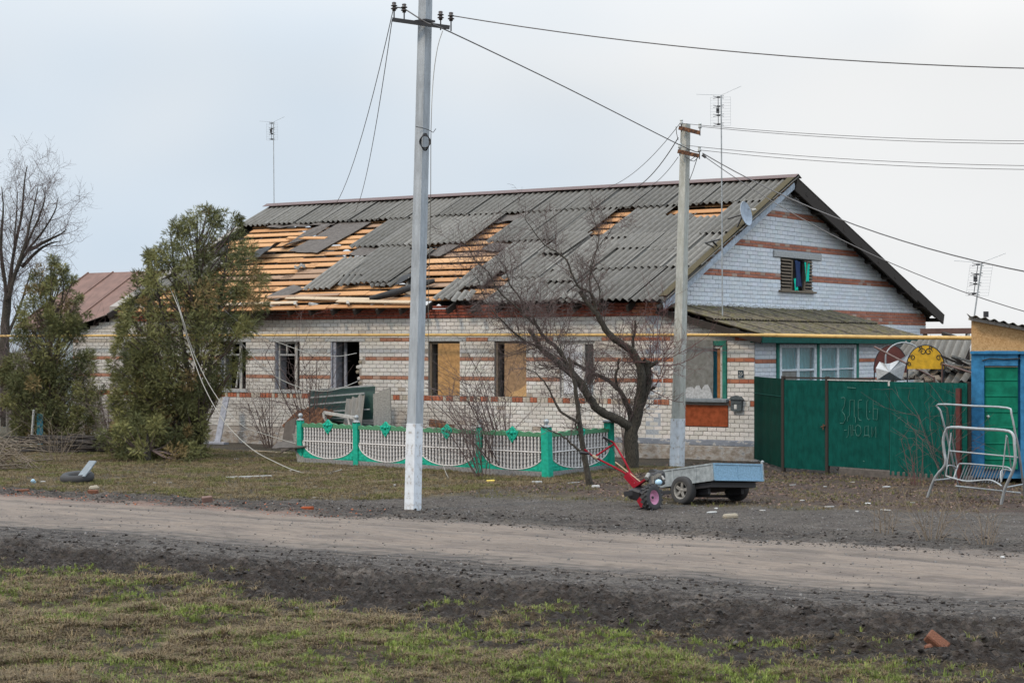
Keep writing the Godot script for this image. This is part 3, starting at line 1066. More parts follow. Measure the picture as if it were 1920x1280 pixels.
func make_windows(house: Node3D, W: Array) -> void:
	var frame := func(m2: MB, x0: float, x1: float, y0: float, y1: float, z := -0.14, d := 0.05) -> void:
		m2.box(Vector3((x0 + x1) / 2, (y0 + y1) / 2, z), Vector3(x1 - x0, y1 - y0, d), Basis(), 0.005)
	# far left window of the house, with bars
	for w in [W[0], W[1]]:
		var m := MB.new()
		var mid: float = w[0] + 0.6
		for r in [[w[0] + 0.02, w[0] + 0.08, w[2], w[3]], [mid, mid + 0.09, w[2], w[3]], [w[0] + 0.08, mid, 2.36, 2.41], [w[0] + 0.08, mid, 2.68, 2.73], [w[0] + 0.3, w[0] + 0.34, 2.41, 2.68]]:
			frame.call(m, r[0], r[1], r[2], r[3])
		var win := part(house, "broken_window", m, M.old_white, "old wooden frame without glass")
		m = MB.new()
		m.box(Vector3(w[0] + 0.012, (w[2] + w[3]) / 2, -0.24), Vector3(0.024, w[3] - w[2] - 0.01, 0.42))
		part(win, "jamb", m, M.jamb)
	var w: Array = W[0]
	var m := MB.new()
	m.bar(Vector3(w[0] + 0.55, 1.5, -0.05), Vector3(w[0] + 0.7, 2.4, -0.05), 0.05, 0.02)
	part(house, "loose_lath", m, M.white_paint)
	# blown-out window
	w = W[2]
	m = MB.new()
	m.box(Vector3(w[0] + 0.02, 2.095, -0.22), Vector3(0.04, 1.26, 0.44))
	m.box(Vector3(w[0] + 0.1, 2.095, -0.06), Vector3(0.09, 1.26, 0.05), Basis(), 0.006)
	m.box(Vector3(w[0] + 0.26, 2.095, -0.3), Vector3(0.09, 1.26, 0.05), Basis(), 0.006)
	var hole := part(house, "window_opening", m, M.jamb, "blown-out window with ragged right edge")
	for k in 7:
		m = MB.new()
		var y: float = [1.55, 1.66, 1.78, 1.95, 2.07, 2.2, 2.3][k]
		m.box(Vector3(w[1] + [0.06, 0.02, -0.01, -0.06, -0.05, 0.03, 0.06][k], y, -0.06), Vector3(0.13, 0.09, 0.12), Basis.from_euler(Vector3(0.1, rng.randf_range(-0.4, 0.4), rng.randf_range(-0.2, 0.2))), 0.02)
		part(hole, "broken_brick", m, M.block_tan if k % 2 else M.white_brick_0)
	# two windows behind boards
	for k in 2:
		w = W[3 + k]
		m = MB.new()
		frame.call(m, w[0], w[0] + 0.06, w[2], w[3], -0.1, 0.08)
		frame.call(m, w[0] + 0.06, w[1], 2.66, 2.73, -0.1, 0.06)
		var win := part(house, "boarded_window", m, M.old_wood, "window closed with a %s board" % ["tan", "brown"][k])
		m = MB.new()
		frame.call(m, w[0] + 0.04, w[0] + 0.34, w[2], w[3] - 0.07, -0.3, 0.02)
		part(win, "dark_panel", m, M.dark_wood)
		m = MB.new()
		frame.call(m, w[0] + 0.28, w[1] + 0.02, w[2] + 0.01, w[3] - 0.05, -0.035, 0.02)
		part(win, "board", m, M.chipboard if k == 0 else M.tan_board)
		if k == 1:
			m = MB.new()
			m.prism(PackedVector2Array([Vector2(w[0] + 0.4, 1.38), Vector2(w[1] + 0.01, 1.38), Vector2(w[1] + 0.01, 1.68), Vector2(w[0] + 0.85, 1.62), Vector2(w[0] + 0.7, 1.52), Vector2(w[0] + 0.55, 1.5)]), 0.012, Transform3D(Basis(), Vector3(0, 0, -0.016)))
			part(win, "patch", m, M.osb)
	# white plastic window, torn film
	w = W[5]
	m = MB.new()
	for r in [[w[0], w[0] + 0.07, w[2], w[3]], [w[1] - 0.07, w[1], w[2], w[3]], [w[0] + 0.07, w[1] - 0.07, 2.66, 2.73], [w[0] + 0.07, w[1] - 0.07, 1.365, 1.44], [-4.62, -4.55, 1.44, 2.66]]:
		frame.call(m, r[0], r[1], r[2], r[3], -0.09, 0.07)
	var pw := part(house, "plastic_window", m, M.white_paint, "white plastic window with film over its left light")
	m = MB.new()
	m.sheet(0.6, 1.2, 14, 20, 0.003, func(x, z): return 0.012 * sin(x * 31.0 + z * 5.0) + 0.01 * sin(z * 23.0 - x * 9.0), Transform3D(Basis(Vector3.RIGHT, Vector3(0, 0, 1), Vector3.DOWN), Vector3(w[0] + 0.06, 2.66, -0.07)))
	part(pw, "film", m, M.window_film)
	m = MB.new()
	frame.call(m, -4.55, w[1] - 0.07, 1.44, 2.66, -0.1, 0.01)
	part(pw, "pane", m, M.dark_pane)
	m = MB.new()
	frame.call(m, -4.55, w[1] - 0.07, 1.44, 1.72, -0.085, 0.01)
	part(pw, "lower_panel", m, M.sill_metal)
	# wide annex window under a grey sheet
	w = W[6]
	m = MB.new()
	for r in [[w[0], w[1], 2.62, 2.73], [w[1] - 0.1, w[1], 1.4, 2.62], [w[0], w[0] + 0.1, 1.4, 2.62]]:
		frame.call(m, r[0], r[1], r[2], r[3], -0.01, 0.1)
	var aw := part(house, "annex_window", m, M.teal_paint, "wide green-framed window mostly hidden by a grey sheet")
	m = MB.new()
	frame.call(m, w[1] - 0.17, w[1] - 0.1, 1.4, 2.62, -0.03, 0.06)
	frame.call(m, w[1] - 0.4, w[1] - 0.17, 2.55, 2.62, -0.03, 0.06)
	part(aw, "sash", m, M.old_white)
	m = MB.new()
	frame.call(m, w[1] - 0.27, w[1] - 0.17, 1.4, 2.55, -0.06, 0.04)
	part(aw, "brown_stile", m, M.orange_board)
	m = MB.new()
	frame.call(m, w[0] + 0.1, w[1] - 0.25, 1.4, 2.62, -0.1, 0.02)
	part(aw, "inner_panel", m, M.blue_post)
	m = MB.new()
	m.sheet(0.98, 1.34, 20, 20, 0.004, func(x, z): return 0.008 * sin(x * 9.0 + z * 4.0) + 0.006 * sin(z * 15.0 + x * 3.0), Transform3D(Basis(Vector3.RIGHT, Vector3(0, 0, 1), Vector3.DOWN), Vector3(w[0] - 0.02, 2.75, 0.06)))
	part(aw, "grey_sheet", m, M.dull_film)
	m = MB.new()
	for b in [[-1.6, 0.24, 0.26], [-1.4, 0.15, 0.3], [-1.18, 0.17, 0.32], [-1.72, 0.1, 0.2]]:
		m.prism(PackedVector2Array([Vector2(-b[1], 0), Vector2(b[1], 0), Vector2(b[1] * 0.55, b[2] * 0.7), Vector2(b[1] * 0.2, b[2]), Vector2(-b[1] * 0.3, b[2] * 0.95), Vector2(-b[1] * 0.8, b[2] * 0.6)]), 0.012, Transform3D(Basis(), Vector3(b[0], 1.41, 0.082 + 0.004 * b[1])))
	part(aw, "torn_film", m, M.white_film)
	m = MB.new()
	m.box(Vector3(-1.345, 1.37, 0.04), Vector3(1.4, 0.075, 0.2), Basis(Vector3.RIGHT, 0.12), 0.008)
	part(aw, "sill", m, M.sill_metal)
	m = MB.new()
	m.box(Vector3(-1.36, 1.01, -0.01), Vector3(1.37, 0.49, 0.04), Basis(), 0.004)
	part(house, "panel_under_window", m, M.red_panel, "red-brown painted panel")
	# far left window with an orange board
	w = W[7]
	m = MB.new()
	frame.call(m, w[0] + 0.12, w[0] + 0.42, w[2], w[3], -0.1, 0.06)
	frame.call(m, w[0], w[0] + 0.12, w[2], w[3], -0.14, 0.03)
	var fw := part(house, "far_window", m, M.jamb)
	m = MB.new()
	m.prism(PackedVector2Array([Vector2(w[0] + 0.42, 1.5), Vector2(w[1], 1.48), Vector2(w[1] - 0.1, 2.0), Vector2(w[0] + 0.6, 2.2), Vector2(w[0] + 0.42, 2.2)]), 0.02, Transform3D(Basis(), Vector3(0, 0, -0.08)))
	part(fw, "orange_board", m, M.orange_board)


func make_gable_window(house: Node3D) -> void:
	var gx := -2.42
	var m := MB.new()
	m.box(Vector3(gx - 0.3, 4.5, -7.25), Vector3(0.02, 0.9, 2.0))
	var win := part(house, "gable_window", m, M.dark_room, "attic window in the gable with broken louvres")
	for side in 2:
		for k in 10:
			var y := 4.11 + k * 0.085
			m = MB.new()
			var z0: float = [-6.32, -7.72][side]
			var z1: float = [-6.92, -8.18][side] + rng.randf_range(-0.03, 0.03)
			m.box(Vector3(gx + 0.01, y, (z0 + z1) / 2), Vector3(0.075, 0.016, z0 - z1), Basis(Vector3.BACK, -0.6), 0.004)
			part(win, "slat", m, M.old_wood)
	m = MB.new()
	for z in [-6.95, -7.7]:
		m.bar(Vector3(gx - 0.02, 4.08, z), Vector3(gx + (0.1 if z < -7 else 0.02), 4.88, z + 0.03), 0.05, 0.05)
	m.box(Vector3(gx + 0.03, 4.055, -7.25), Vector3(0.12, 0.05, 2.15), Basis(), 0.008)
	part(win, "frame", m, M.old_wood)
	for q in [[-7.02, 4.2, 0.95, "navy_cloth", 0.35, 0.72], [-7.6, 4.35, 0.9, "teal_cloth", 0.26, 0.55], [-6.96, 4.08, 0.6, "teal_cloth", 0.2, 0.36]]:
		m = MB.new()
		m.sheet(q[4], q[5], 10, 10, 0.004, func(x, z): return 0.03 * sin(x * 30.0 + z * 4.0) + 0.02 * z, Transform3D(Basis(Vector3(0, 0, -1), Vector3.RIGHT, Vector3.DOWN), Vector3(gx + 0.06, q[1] + q[5] - 0.03, q[0])), 0.06, rng)
		part(win, "hanging_cloth", m, M[q[3]], q[3].replace("_", " "))


func make_roof(house: Node3D) -> void:
	var m := MB.new()
	for k in 24:   # rafters
		var x := -20.1 + k * 0.74
		m.bar(roof_xf(x, 0.05, -0.16).origin, roof_xf(x, 7.7, -0.16).origin, 0.06, 0.15)
	m.bar(Vector3(-19.5, 6.66, RIDGE_Z), Vector3(-2.3, 6.66, RIDGE_Z), 0.08, 0.16)
	var roof := part(house, "roof", m, M.dark_wood, "gable roof with many slates torn off")
	# boards under the slates
	var v := 0.2
	var row := 0
	while v < 7.6:
		var x := -20.0 if v > 4.6 else -19.35
		var stop := -9.2 if row == 0 else -2.1
		while x < stop:
			var l := minf(rng.randf_range(3.2, 5.2), stop - x)
			if stop - x - l < 0.7:
				l = stop - x
			m = MB.new()
			var w := rng.randf_range(0.22, 0.28)
			var xf := roof_xf(x + l / 2, v + rng.randf_range(-0.03, 0.03), -0.06 + 0.004 * (row % 2))
			if x < -19.0:
				l -= rng.randf_range(0.0, 0.9)
				xf = xf.translated_local(Vector3(rng.randf_range(0.0, 0.4), 0, 0))
			if rng.randf() < 0.03 and x < -9.0:
				x += l
				continue
			m.box(Vector3.ZERO, Vector3(l - 0.02, 0.028, w), Basis(), 0.003)
			var o := part(roof, "batten", m, M["batten_%d" % [0, 0, 1, 2, 3, 0, 1][rng.randi_range(0, 6)]])
			o.transform = xf * Transform3D(Basis(Vector3.UP, rng.randf_range(-0.014, 0.014)), Vector3.ZERO)
			x += l
		v += rng.randf_range(0.4, 0.43)
		row += 1
	# slates, four rows; the gaps are where they are gone
	var shapes := []
	for k in 3:
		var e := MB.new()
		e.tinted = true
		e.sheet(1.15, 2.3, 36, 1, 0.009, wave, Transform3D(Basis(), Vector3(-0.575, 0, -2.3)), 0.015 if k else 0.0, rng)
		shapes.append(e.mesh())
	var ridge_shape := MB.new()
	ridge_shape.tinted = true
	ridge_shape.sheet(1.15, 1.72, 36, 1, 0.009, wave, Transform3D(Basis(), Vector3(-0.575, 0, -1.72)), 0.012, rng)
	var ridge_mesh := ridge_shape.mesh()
	var gone := [[], [[-9.0, -2.0]], [[-12.95, -11.05], [-8.5, -2.0]], [[-14.1, -10.2], [-9.4, -6.62], [-5.85, -2.0]], [[-20.0, -2.0]]]
	var lows := [0.0, 0.02, 1.95, 4.0, 6.12]
	for r in [1, 2, 3, 4]:
		for span in gone[r]:
			var n := int(maxf(1.0, roundf((span[1] - span[0]) / 1.06)))
			var step: float = (span[1] - span[0]) / n
			for k in n:
				var o := MeshInstance3D.new()
				o.name = numbered(roof, "roof_sheet")
				o.mesh = ridge_mesh if r == 4 else shapes[rng.randi_range(0, 2)]
				o.material_override = M["slate_%d" % [0, 1, 2, 0, 1, 3, 4][rng.randi_range(0, 6)]]
				var u: float = span[0] + (k + 0.5) * step
				var low: float = lows[r] + rng.randf_range(-0.03, 0.03)
				if r == 3 and u > -5.85 and u < -3.4:
					low = [4.0, 3.2, 3.0][k % 3] if u > -4.6 else 4.0
				if r == 2 and absf(u + 6.9) < 0.5:
					low -= 0.5
				if r == 2 and absf(u + 11.3) < 0.5:
					low -= 0.5
				if r == 1 and absf(u + 8.0) < 0.55:
					continue
				var spin := rng.randf_range(-0.012, 0.012) + (0.03 if rng.randf() < 0.12 else 0.0)
				o.transform = roof_xf(u, low, 0.075 + 0.012 * (k % 2) + rng.randf_range(0, 0.012)) * Transform3D(Basis(Vector3.UP, spin) * Basis(Vector3.RIGHT, -0.016 + rng.randf_range(-0.004, 0.004)), Vector3.ZERO)
				roof.add_child(o, true)
	# slates that slid down, broken pieces, torn felt
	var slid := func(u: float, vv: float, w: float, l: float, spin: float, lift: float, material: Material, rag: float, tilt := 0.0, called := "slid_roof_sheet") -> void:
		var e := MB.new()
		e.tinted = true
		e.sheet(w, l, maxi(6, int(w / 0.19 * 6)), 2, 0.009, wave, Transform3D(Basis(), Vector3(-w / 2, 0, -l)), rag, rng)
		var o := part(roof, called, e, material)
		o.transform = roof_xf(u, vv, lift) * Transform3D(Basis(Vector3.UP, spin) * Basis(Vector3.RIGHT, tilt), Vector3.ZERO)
	slid.call(-13.2, 1.15, 0.95, 2.2, 0.06, 0.06, M.slate_4, 0.03)
	slid.call(-12.3, 1.3, 0.5, 1.1, 0.3, 0.1, M.slate_3, 0.05)
	slid.call(-11.2, 1.25, 0.7, 1.2, -0.05, 0.04, M.slate_3, 0.1)
	slid.call(-8.2, 1.0, 0.9, 1.5, 0.05, 0.08, M.slate_1, 0.12)
	slid.call(-8.5, 0.25, 0.55, 1.3, 0.02, 0.09, M.slate_2, 0.06)
	slid.call(-7.8, 0.05, 0.5, 0.7, 0.25, 0.12, M.slate_4, 0.1)
	slid.call(-5.5, 1.1, 0.9, 2.4, -0.03, 0.13, M.slate_2, 0.05)
	slid.call(-6.8, 2.9, 0.8, 1.4, -0.1, 0.14, M.slate_1, 0.05)
	slid.call(-18.6, 2.4, 0.9, 1.2, 0.2, 0.1, M.slate_4, 0.12)
	slid.call(-18.3, 1.5, 0.7, 0.8, -0.3, 0.1, M.slate_2, 0.12)
	slid.call(-19.2, 2.9, 1.0, 1.3, 0.5, 0.12, M.slate_1, 0.2)
	slid.call(-18.9, 1.9, 0.9, 0.9, -0.5, 0.14, M.slate_3, 0.2)
	slid.call(-19.3, 1.0, 1.1, 1.1, 0.2, 0.1, M.slate_0, 0.2)
	slid.call(-17.9, 2.9, 0.5, 0.6, 0.9, 0.1, M.slate_4, 0.15)
	slid.call(-16.2, 0.9, 0.4, 0.5, -0.8, 0.08, M.slate_4, 0.12)
	slid.call(-14.9, 2.6, 0.3, 0.4, 0.7, 0.06, M.slate_4, 0.1)
	slid.call(-4.9, 0.0, 0.7, 0.5, 0.2, 0.12, M.slate_4, 0.12)
	slid.call(-10.0, 1.1, 0.35, 0.9, 0.5, 0.05, M.slate_3, 0.1)
	for f in [[-15.85, 3.92, 1.25, 2.3, -0.16, "felt", 0.01], [-10.0, 5.55, 1.2, 0.6, 0.0, "felt", 0.03], [-8.9, 3.5, 0.9, 0.5, 0.05, "felt", 0.03], [-13.5, 3.5, 0.8, 0.7, -0.1, "felt", 0.02], [-10.8, 3.3, 0.5, 0.8, -0.2, "felt", 0.02], [-14.4, 0.6, 0.6, 0.9, -0.4, "felt", 0.02], [-16.9, 4.3, 0.35, 1.7, -0.35, "felt", 0.06], [-17.5, 5.95, 2.6, 0.35, 0.0, "felt", 0.03]]:
		m = MB.new()
		m.sheet(f[2], f[3], 10, 8, 0.006, func(x, z): return f[6] * sin(x * 7.0 + z * 3.0), Transform3D(Basis(), Vector3(-f[2] / 2, 0, -f[3])), 0.04, rng)
		var o := part(roof, "roofing_felt", m, M[f[5]])
		o.transform = roof_xf(f[0], f[1], 0.01 + f[6]) * Transform3D(Basis(Vector3.UP, f[4]), Vector3.ZERO)
	# curled black felt rolls
	for f in [[-10.35, 1.35, 0.45, 0.6], [-17.2, 3.35, 0.35, 0.9]]:
		m = MB.new()
		m.sheet(0.9, f[3], 14, 5, 0.012, func(x, z): return f[2] * pow(x / 0.9, 2.0) * 0.7 + 0.04 * sin(z * 9.0 + x * 5.0), Transform3D(Basis(), Vector3(-0.45, 0, -f[3])), 0.08, rng)
		var o := part(roof, "curled_felt", m, M.black_felt)
		o.transform = roof_xf(f[0], f[1], 0.05)
	for q in [[-10.9, 0.45, 1.3, 0.9], [-10.2, 0.95, 0.7, 0.5]]:
		m = MB.new()
		m.tube([Vector3.ZERO, Vector3(q[2] * 0.5, 0.06, -0.2), Vector3(q[2], 0.03, -q[3])], [0.07, 0.1, 0.06], 7)
		var o := part(roof, "rolled_felt", m, M.black_felt)
		o.transform = roof_xf(q[0], q[1], 0.05)
	# loose boards along the broken eave
	for q in [[-14.9, 0.3, 3.2, 0.02, "pale_plank"], [-12.4, 0.55, 3.0, -0.07, "pale_plank"], [-10.7, 0.3, 2.5, -0.06, "pale_plank"], [-13.4, 0.75, 2.4, 0.05, "batten_3"], [-17.3, 0.45, 3.4, 0.0, "batten_1"], [-16.5, 5.0, 1.6, -0.1, "batten_0"], [-9.5, 0.6, 1.1, -0.5, "old_wood"]]:
		m = MB.new()
		m.box(Vector3.ZERO, Vector3(q[2], 0.03, 0.15), Basis(), 0.004)
		var o := part(roof, "loose_board", m, M[q[4]])
		o.transform = roof_xf(q[0], q[1], 0.03) * Transform3D(Basis(Vector3.UP, q[3]), Vector3.ZERO)
	for k in 16:   # rafter ends and rubble on the wall head
		var x := -18.9 + k * 0.62 + rng.randf_range(-0.2, 0.2)
		m = MB.new()
		if k % 3:
			m.box(Vector3(x, 3.66 + rng.randf_range(0, 0.05), 0.18 + rng.randf_range(-0.08, 0.08)), Vector3(rng.randf_range(0.12, 0.4), 0.09, 0.14), Basis.from_euler(Vector3(rng.randf_range(-0.3, 0.3), rng.randf_range(-0.8, 0.8), rng.randf_range(-0.2, 0.2))), 0.02)
		else:
			m.bar(Vector3(x, 3.62, 0.1), Vector3(x + 0.25, 3.75, 0.5), 0.06, 0.08)
		part(roof, "wall_head_rubble", m, [M.white_brick_3, M.lintel, M.old_white][k % 3])
	# ridge cap, barge boards, the far slope
	m = MB.new()
	m.prism(PackedVector2Array([Vector2(0, 0.05), Vector2(0.2, -0.045), Vector2(0.2, -0.035), Vector2(0, 0.062), Vector2(-0.2, -0.035), Vector2(-0.2, -0.045)]), 18.25, Transform3D(Basis(Vector3.UP, PI / 2), Vector3(-11.1, RIDGE_Y + 0.1, RIDGE_Z)))
	part(roof, "ridge_cap", m, M.ridge_metal)
	for k in 5:
		m = MB.new()
		var v0 := 0.15 + k * 1.52
		m.box(Vector3.ZERO, Vector3(0.2, 0.02, 1.55), Basis(), 0.004)
		var o := part(roof, "verge_strip", m, M.moss_edge)
		o.transform = roof_xf(-2.1, v0 + 0.76, 0.12 + 0.003 * k)
	m = MB.new()
	m.bar(roof_xf(-2.06, 0.0, -0.1).origin, roof_xf(-2.06, 7.62, -0.1).origin, 0.03, 0.15, roof_xf(0, 0).basis.y)
	part(roof, "barge_board", m, M.pale_blue_board)
	m = MB.new()
	m.bar(roof_xf(-20.0, 4.4, -0.06).origin, roof_xf(-20.0, 7.66, -0.06).origin, 0.04, 0.14, roof_xf(0, 0).basis.y)
	part(roof, "barge_board", m, M.dark_wood)
	var d := Vector3(0, 3.49 - RIDGE_Y, -16.69 - RIDGE_Z)
	var back := Basis(Vector3.LEFT, d.cross(Vector3.LEFT).normalized(), d.normalized())
	for k in 16:
		m = MB.new()
		m.sheet(1.16, d.length(), 36, 1, 0.009, wave, Transform3D(back, Vector3(-2.02 - 1.11 * k, RIDGE_Y + 0.05 + 0.008 * (k % 2), RIDGE_Z)))
		part(roof, "back_sheet", m, M["slate_%d" % (k % 4)])
	m = MB.new()
	m.box(Vector3(-10.9, 0, 0) + Vector3(0, RIDGE_Y, RIDGE_Z) + d * 0.5 - back.y * 0.07, Vector3(17.0, 0.03, d.length() - 0.1), back)
	part(roof, "back_deck", m, M.dark_wood)
	for q in [[0.0, 0.13, 0.0], [0.13, 0.8, 0.03], [0.8, 1.0, 0.1]]:
		m = MB.new()
		var p: Vector3 = Vector3(-2.03, RIDGE_Y + 0.02, RIDGE_Z) - back.y * (0.17 - q[2])
		m.bar(p + d * q[0], p + d * q[1], 0.045, 0.3, back.y)
		part(roof, "barge_board", m, M.dark_wood)
	for k in 9:
		m = MB.new()
		m.box(Vector3(-2.25, RIDGE_Y, RIDGE_Z) + d * (0.06 + k * 0.115) - back.y * 0.14, Vector3(0.5, 0.08, 0.12), back)
		part(roof, "purlin_end", m, M.dark_wood)


# ---------------------------------------------------------------- neighbours
func make_neighbours() -> void:
	# the house with the red roof, behind on the left
	var at := Vector3(-12.2, -0.25, -76)
	var b := Basis(Vector3.UP, deg_to_rad(-34))
	var h := thing("neighbour_house", "low pale house with a rusty red metal roof behind the conifers", "house", at, "", b)
	var m := MB.new()
	m.box(Vector3(0, 1.8, 0), Vector3(12, 3.8, 7))
	part(h, "wall", m, M.light_blue_wall)
	for k in 9:
		m = MB.new()
		m.quad(Vector3(-6.5 + k * 1.45, 3.6, 4.0), Vector3(-5.06 + k * 1.45, 3.6, 4.0), Vector3(-5.06 + k * 1.45, 5.95, 0), Vector3(-6.5 + k * 1.45, 5.95, 0))
		m.bar(Vector3(-6.5 + k * 1.45, 3.62, 4.0), Vector3(-6.5 + k * 1.45, 5.97, 0), 0.05, 0.06)
		part(h, "roof_panel", m, M.slate_1 if k > 5 else M.roof_red)
	m = MB.new()
	m.quad(Vector3(6.5, 3.6, -4.0), Vector3(-6.5, 3.6, -4.0), Vector3(-6.5, 5.94, 0), Vector3(6.5, 5.94, 0))
	m.prism(PackedVector2Array([Vector2(-4, 3.6), Vector2(4, 3.6), Vector2(0, 5.9)]), 12.0, Transform3D(Basis(Vector3.UP, PI / 2), Vector3.ZERO))
	part(h, "roof_back", m, M.roof_red)
	m = MB.new()
	for k in 6:
		m.bar(Vector3(-1.6, 4.75 + k * 0.14, 2.13 - k * 0.24), Vector3(0.6, 4.75 + k * 0.14, 2.13 - k * 0.24), 0.12, 0.05)
	part(h, "bare_batten", m, M.moss)
	m = MB.new()
	m.box(Vector3(2.6, 6.2, -0.4), Vector3(0.5, 1.1, 0.5), Basis(), 0.02)
	part(h, "chimney", m, M.dark_wood)
	m = MB.new()
	m.box(Vector3(0.4, 2.0, 3.52), Vector3(1.3, 1.3, 0.06))
	part(h, "window", m, M.dark_pane)
	# grey fence by the blue post
	for k in 4:
		m = MB.new()
		var p := Vector3(-17.9 + k * 1.18, 0, -60.5 + k * 0.75)
		m.sheet(1.16, 1.35, 30, 1, 0.01, wave, Transform3D(Basis(Vector3(0.845, 0, -0.535).normalized() * Vector3(1, 1, -1), Vector3(-0.535, 0, 0.845), Vector3.DOWN), p + Vector3(0, 1.35, 0)))
		solo("fence_sheet", m, M.slate_4, ["leftmost grey slate fence sheet behind the blue post", "grey slate fence sheet just right of the blue post", "third grey slate fence sheet, behind the bare tree trunk", "last grey slate fence sheet, half behind the small conifer"][k], "fence", p, "grey slate fence sheets")
	m = MB.new()
	m.rod(Vector3(-16.611, 0, -62.814), Vector3(-16.611, 0, -62.814) + Vector3(0, 3.0, 0), 0.055, 10)
	solo("pipe_post", m, M.blue_post, "turquoise steel post carrying the gas pipe at the left edge", "post", Vector3(-16.611, 0, -62.814))
	m = MB.new()
	m.bar(Vector3(-12.528, 0.072, -50), Vector3(-12.458, 0.961, -50), 0.16, 0.03)
	solo("white_board", m, M.old_white, "pale painted board standing beside the left conifer", "board", Vector3(-12.749, 0, -50.883))
	m = MB.new()
	m.box(Vector3(-12.35, 0.45, -50.2), Vector3(0.16, 0.8, 0.04))
	solo("teal_sheet", m, M.blue_post, "small turquoise sheet half hidden by the left conifer", "sheet", Vector3(-12.35, 0, -50.2))
	m = MB.new()
	m.tube([hw(Vector3(-30, 2.93, 0.4)), hw(Vector3(-20, 2.92, 0.4)), hw(Vector3(-11, 2.9, 0.4)), hw(Vector3(-2, 2.865, 0.4)), hw(Vector3(0.45, 2.85, 0.4))], [0.035], 10, false)
	m.tube([hw(Vector3(0.45, 2.85, 0.4)), Vector3(7.839, 2.795, -41.5), Vector3(10.454, 2.752, -39), Vector3(11.611, 2.731, -38)], [0.045], 10, false)
	var pipe := solo("gas_pipe", m, M.gas_yellow, "yellow gas pipe running along the house front at head height", "pipe", hw(Vector3(-11, 2.9, 0.4)))
	for x in [-18.5, -15.0, -10.8, -7.7, -3.3, -0.3]:
		m = MB.new()
		m.bar(hw(Vector3(x, 2.85, -0.01)), hw(Vector3(x, 2.85, 0.42)), 0.03, 0.03)
		part(pipe, "bracket", m, M.rust)
	# half-ruined shed behind the gate
	var ruin := thing("ruined_shed", "collapsed shed with broken slates behind the green gate", "shed", Vector3(9.9, 0, -45.0))
	m = MB.new()
	m.bar(Vector3(9.707, 2.96, -45.5), Vector3(10.754, 2.963, -44.5), 0.1, 0.13)
	part(ruin, "ridge_beam", m, M.ridge_metal)
	m = MB.new()
	for q in [[Vector3(9.795, 2.871, -45.5), Vector3(9.46, 2.112, -43)], [Vector3(10.125, 2.905, -45), Vector3(10.295, 2.711, -43.5)], [Vector3(9.768, 2.718, -45.2), Vector3(10.655, 2.79, -44.5)], [Vector3(9.725, 2.53, -45), Vector3(9.725, 1.217, -45)], [Vector3(10.569, 2.901, -44.5), Vector3(10.569, 1.232, -44.5)]]:
		m.bar(q[0], q[1], 0.1, 0.08)
	part(ruin, "rafter", m, M.dark_wood)
	for q in [[Vector3(9.812, 2.717, -45), 1.1, 1.5, -0.75, 0.62, 0, 0.15], [Vector3(10.105, 2.861, -44.2), 0.9, 1.9, -0.55, 0.75, 4, -0.12], [Vector3(10.173, 2.809, -43.6), 0.7, 1.5, -0.5, 0.6, 2, 0.1], [Vector3(9.516, 2.118, -42.4), 1.0, 0.8, -1.2, 0.35, 3, 0.1], [Vector3(9.683, 2.378, -42), 0.6, 0.9, 0.3, 0.9, 1, -0.2], [Vector3(9.613, 2.038, -41.2), 0.9, 0.7, -0.6, 0.5, 0, 0.2]]:
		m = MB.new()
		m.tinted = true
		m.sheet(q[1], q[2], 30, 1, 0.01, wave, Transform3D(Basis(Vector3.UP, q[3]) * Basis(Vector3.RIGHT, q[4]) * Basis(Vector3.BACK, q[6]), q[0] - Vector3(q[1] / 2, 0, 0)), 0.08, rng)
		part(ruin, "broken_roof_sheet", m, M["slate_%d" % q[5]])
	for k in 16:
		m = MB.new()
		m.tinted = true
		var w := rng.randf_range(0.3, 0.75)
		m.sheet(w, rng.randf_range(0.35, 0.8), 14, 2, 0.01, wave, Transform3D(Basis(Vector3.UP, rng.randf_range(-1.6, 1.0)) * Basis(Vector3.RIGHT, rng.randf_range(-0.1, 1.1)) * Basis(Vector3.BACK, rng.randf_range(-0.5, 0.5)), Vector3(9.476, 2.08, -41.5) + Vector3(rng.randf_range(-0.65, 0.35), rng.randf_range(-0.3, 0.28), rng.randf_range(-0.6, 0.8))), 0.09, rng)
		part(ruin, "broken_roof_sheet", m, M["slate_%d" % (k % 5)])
	for k in 9:
		m = MB.new()
		var c := (Vector3(9.362, 2.131, -41)) + Vector3(rng.randf_range(-0.7, 0.3), rng.randf_range(-0.25, 0.25), rng.randf_range(-0.3, 0.6))
		var d := Vector3(rng.randf_range(0.3, 0.7), rng.randf_range(-0.4, 0.2), rng.randf_range(-0.4, 0.4))
		m.bar(c - d * 0.6, c + d * 0.6, 0.07, 0.04)
		part(ruin, "broken_board", m, [M.old_wood, M.dark_wood, M.grey_board][k % 3])
	m = MB.new()
	for k in 22:
		m.box(Vector3(9.453, 1.926, -41) + Vector3(rng.randf_range(-1.0, 0.5), rng.randf_range(-0.7, 0.15), rng.randf_range(-1, 0.5)), Vector3(rng.randf_range(0.2, 0.6), 0.08, 0.2), Basis.from_euler(Vector3(rng.randf(), rng.randf() * 3, rng.randf())), 0.02)
	part(ruin, "rubble_heap", m, M.old_wood)
	# blue kiosk with a green door and a chipboard upper storey
	var kb := Basis(Vector3(0.97, 0, 0.243), Vector3.UP, Vector3(-0.243, 0, 0.97))
	var kiosk := thing("blue_shed", "blue metal shed with green door and chipboard loft", "shed", Vector3(8.74, 0, -36.5), "", kb)
	m = MB.new()
	m.box(Vector3(1.4, 1.3, -1.4), Vector3(2.8, 2.42, 2.7))
	m.box(Vector3(0.12, 1.3, 0.02), Vector3(0.24, 2.4, 0.12), Basis(), 0.01)
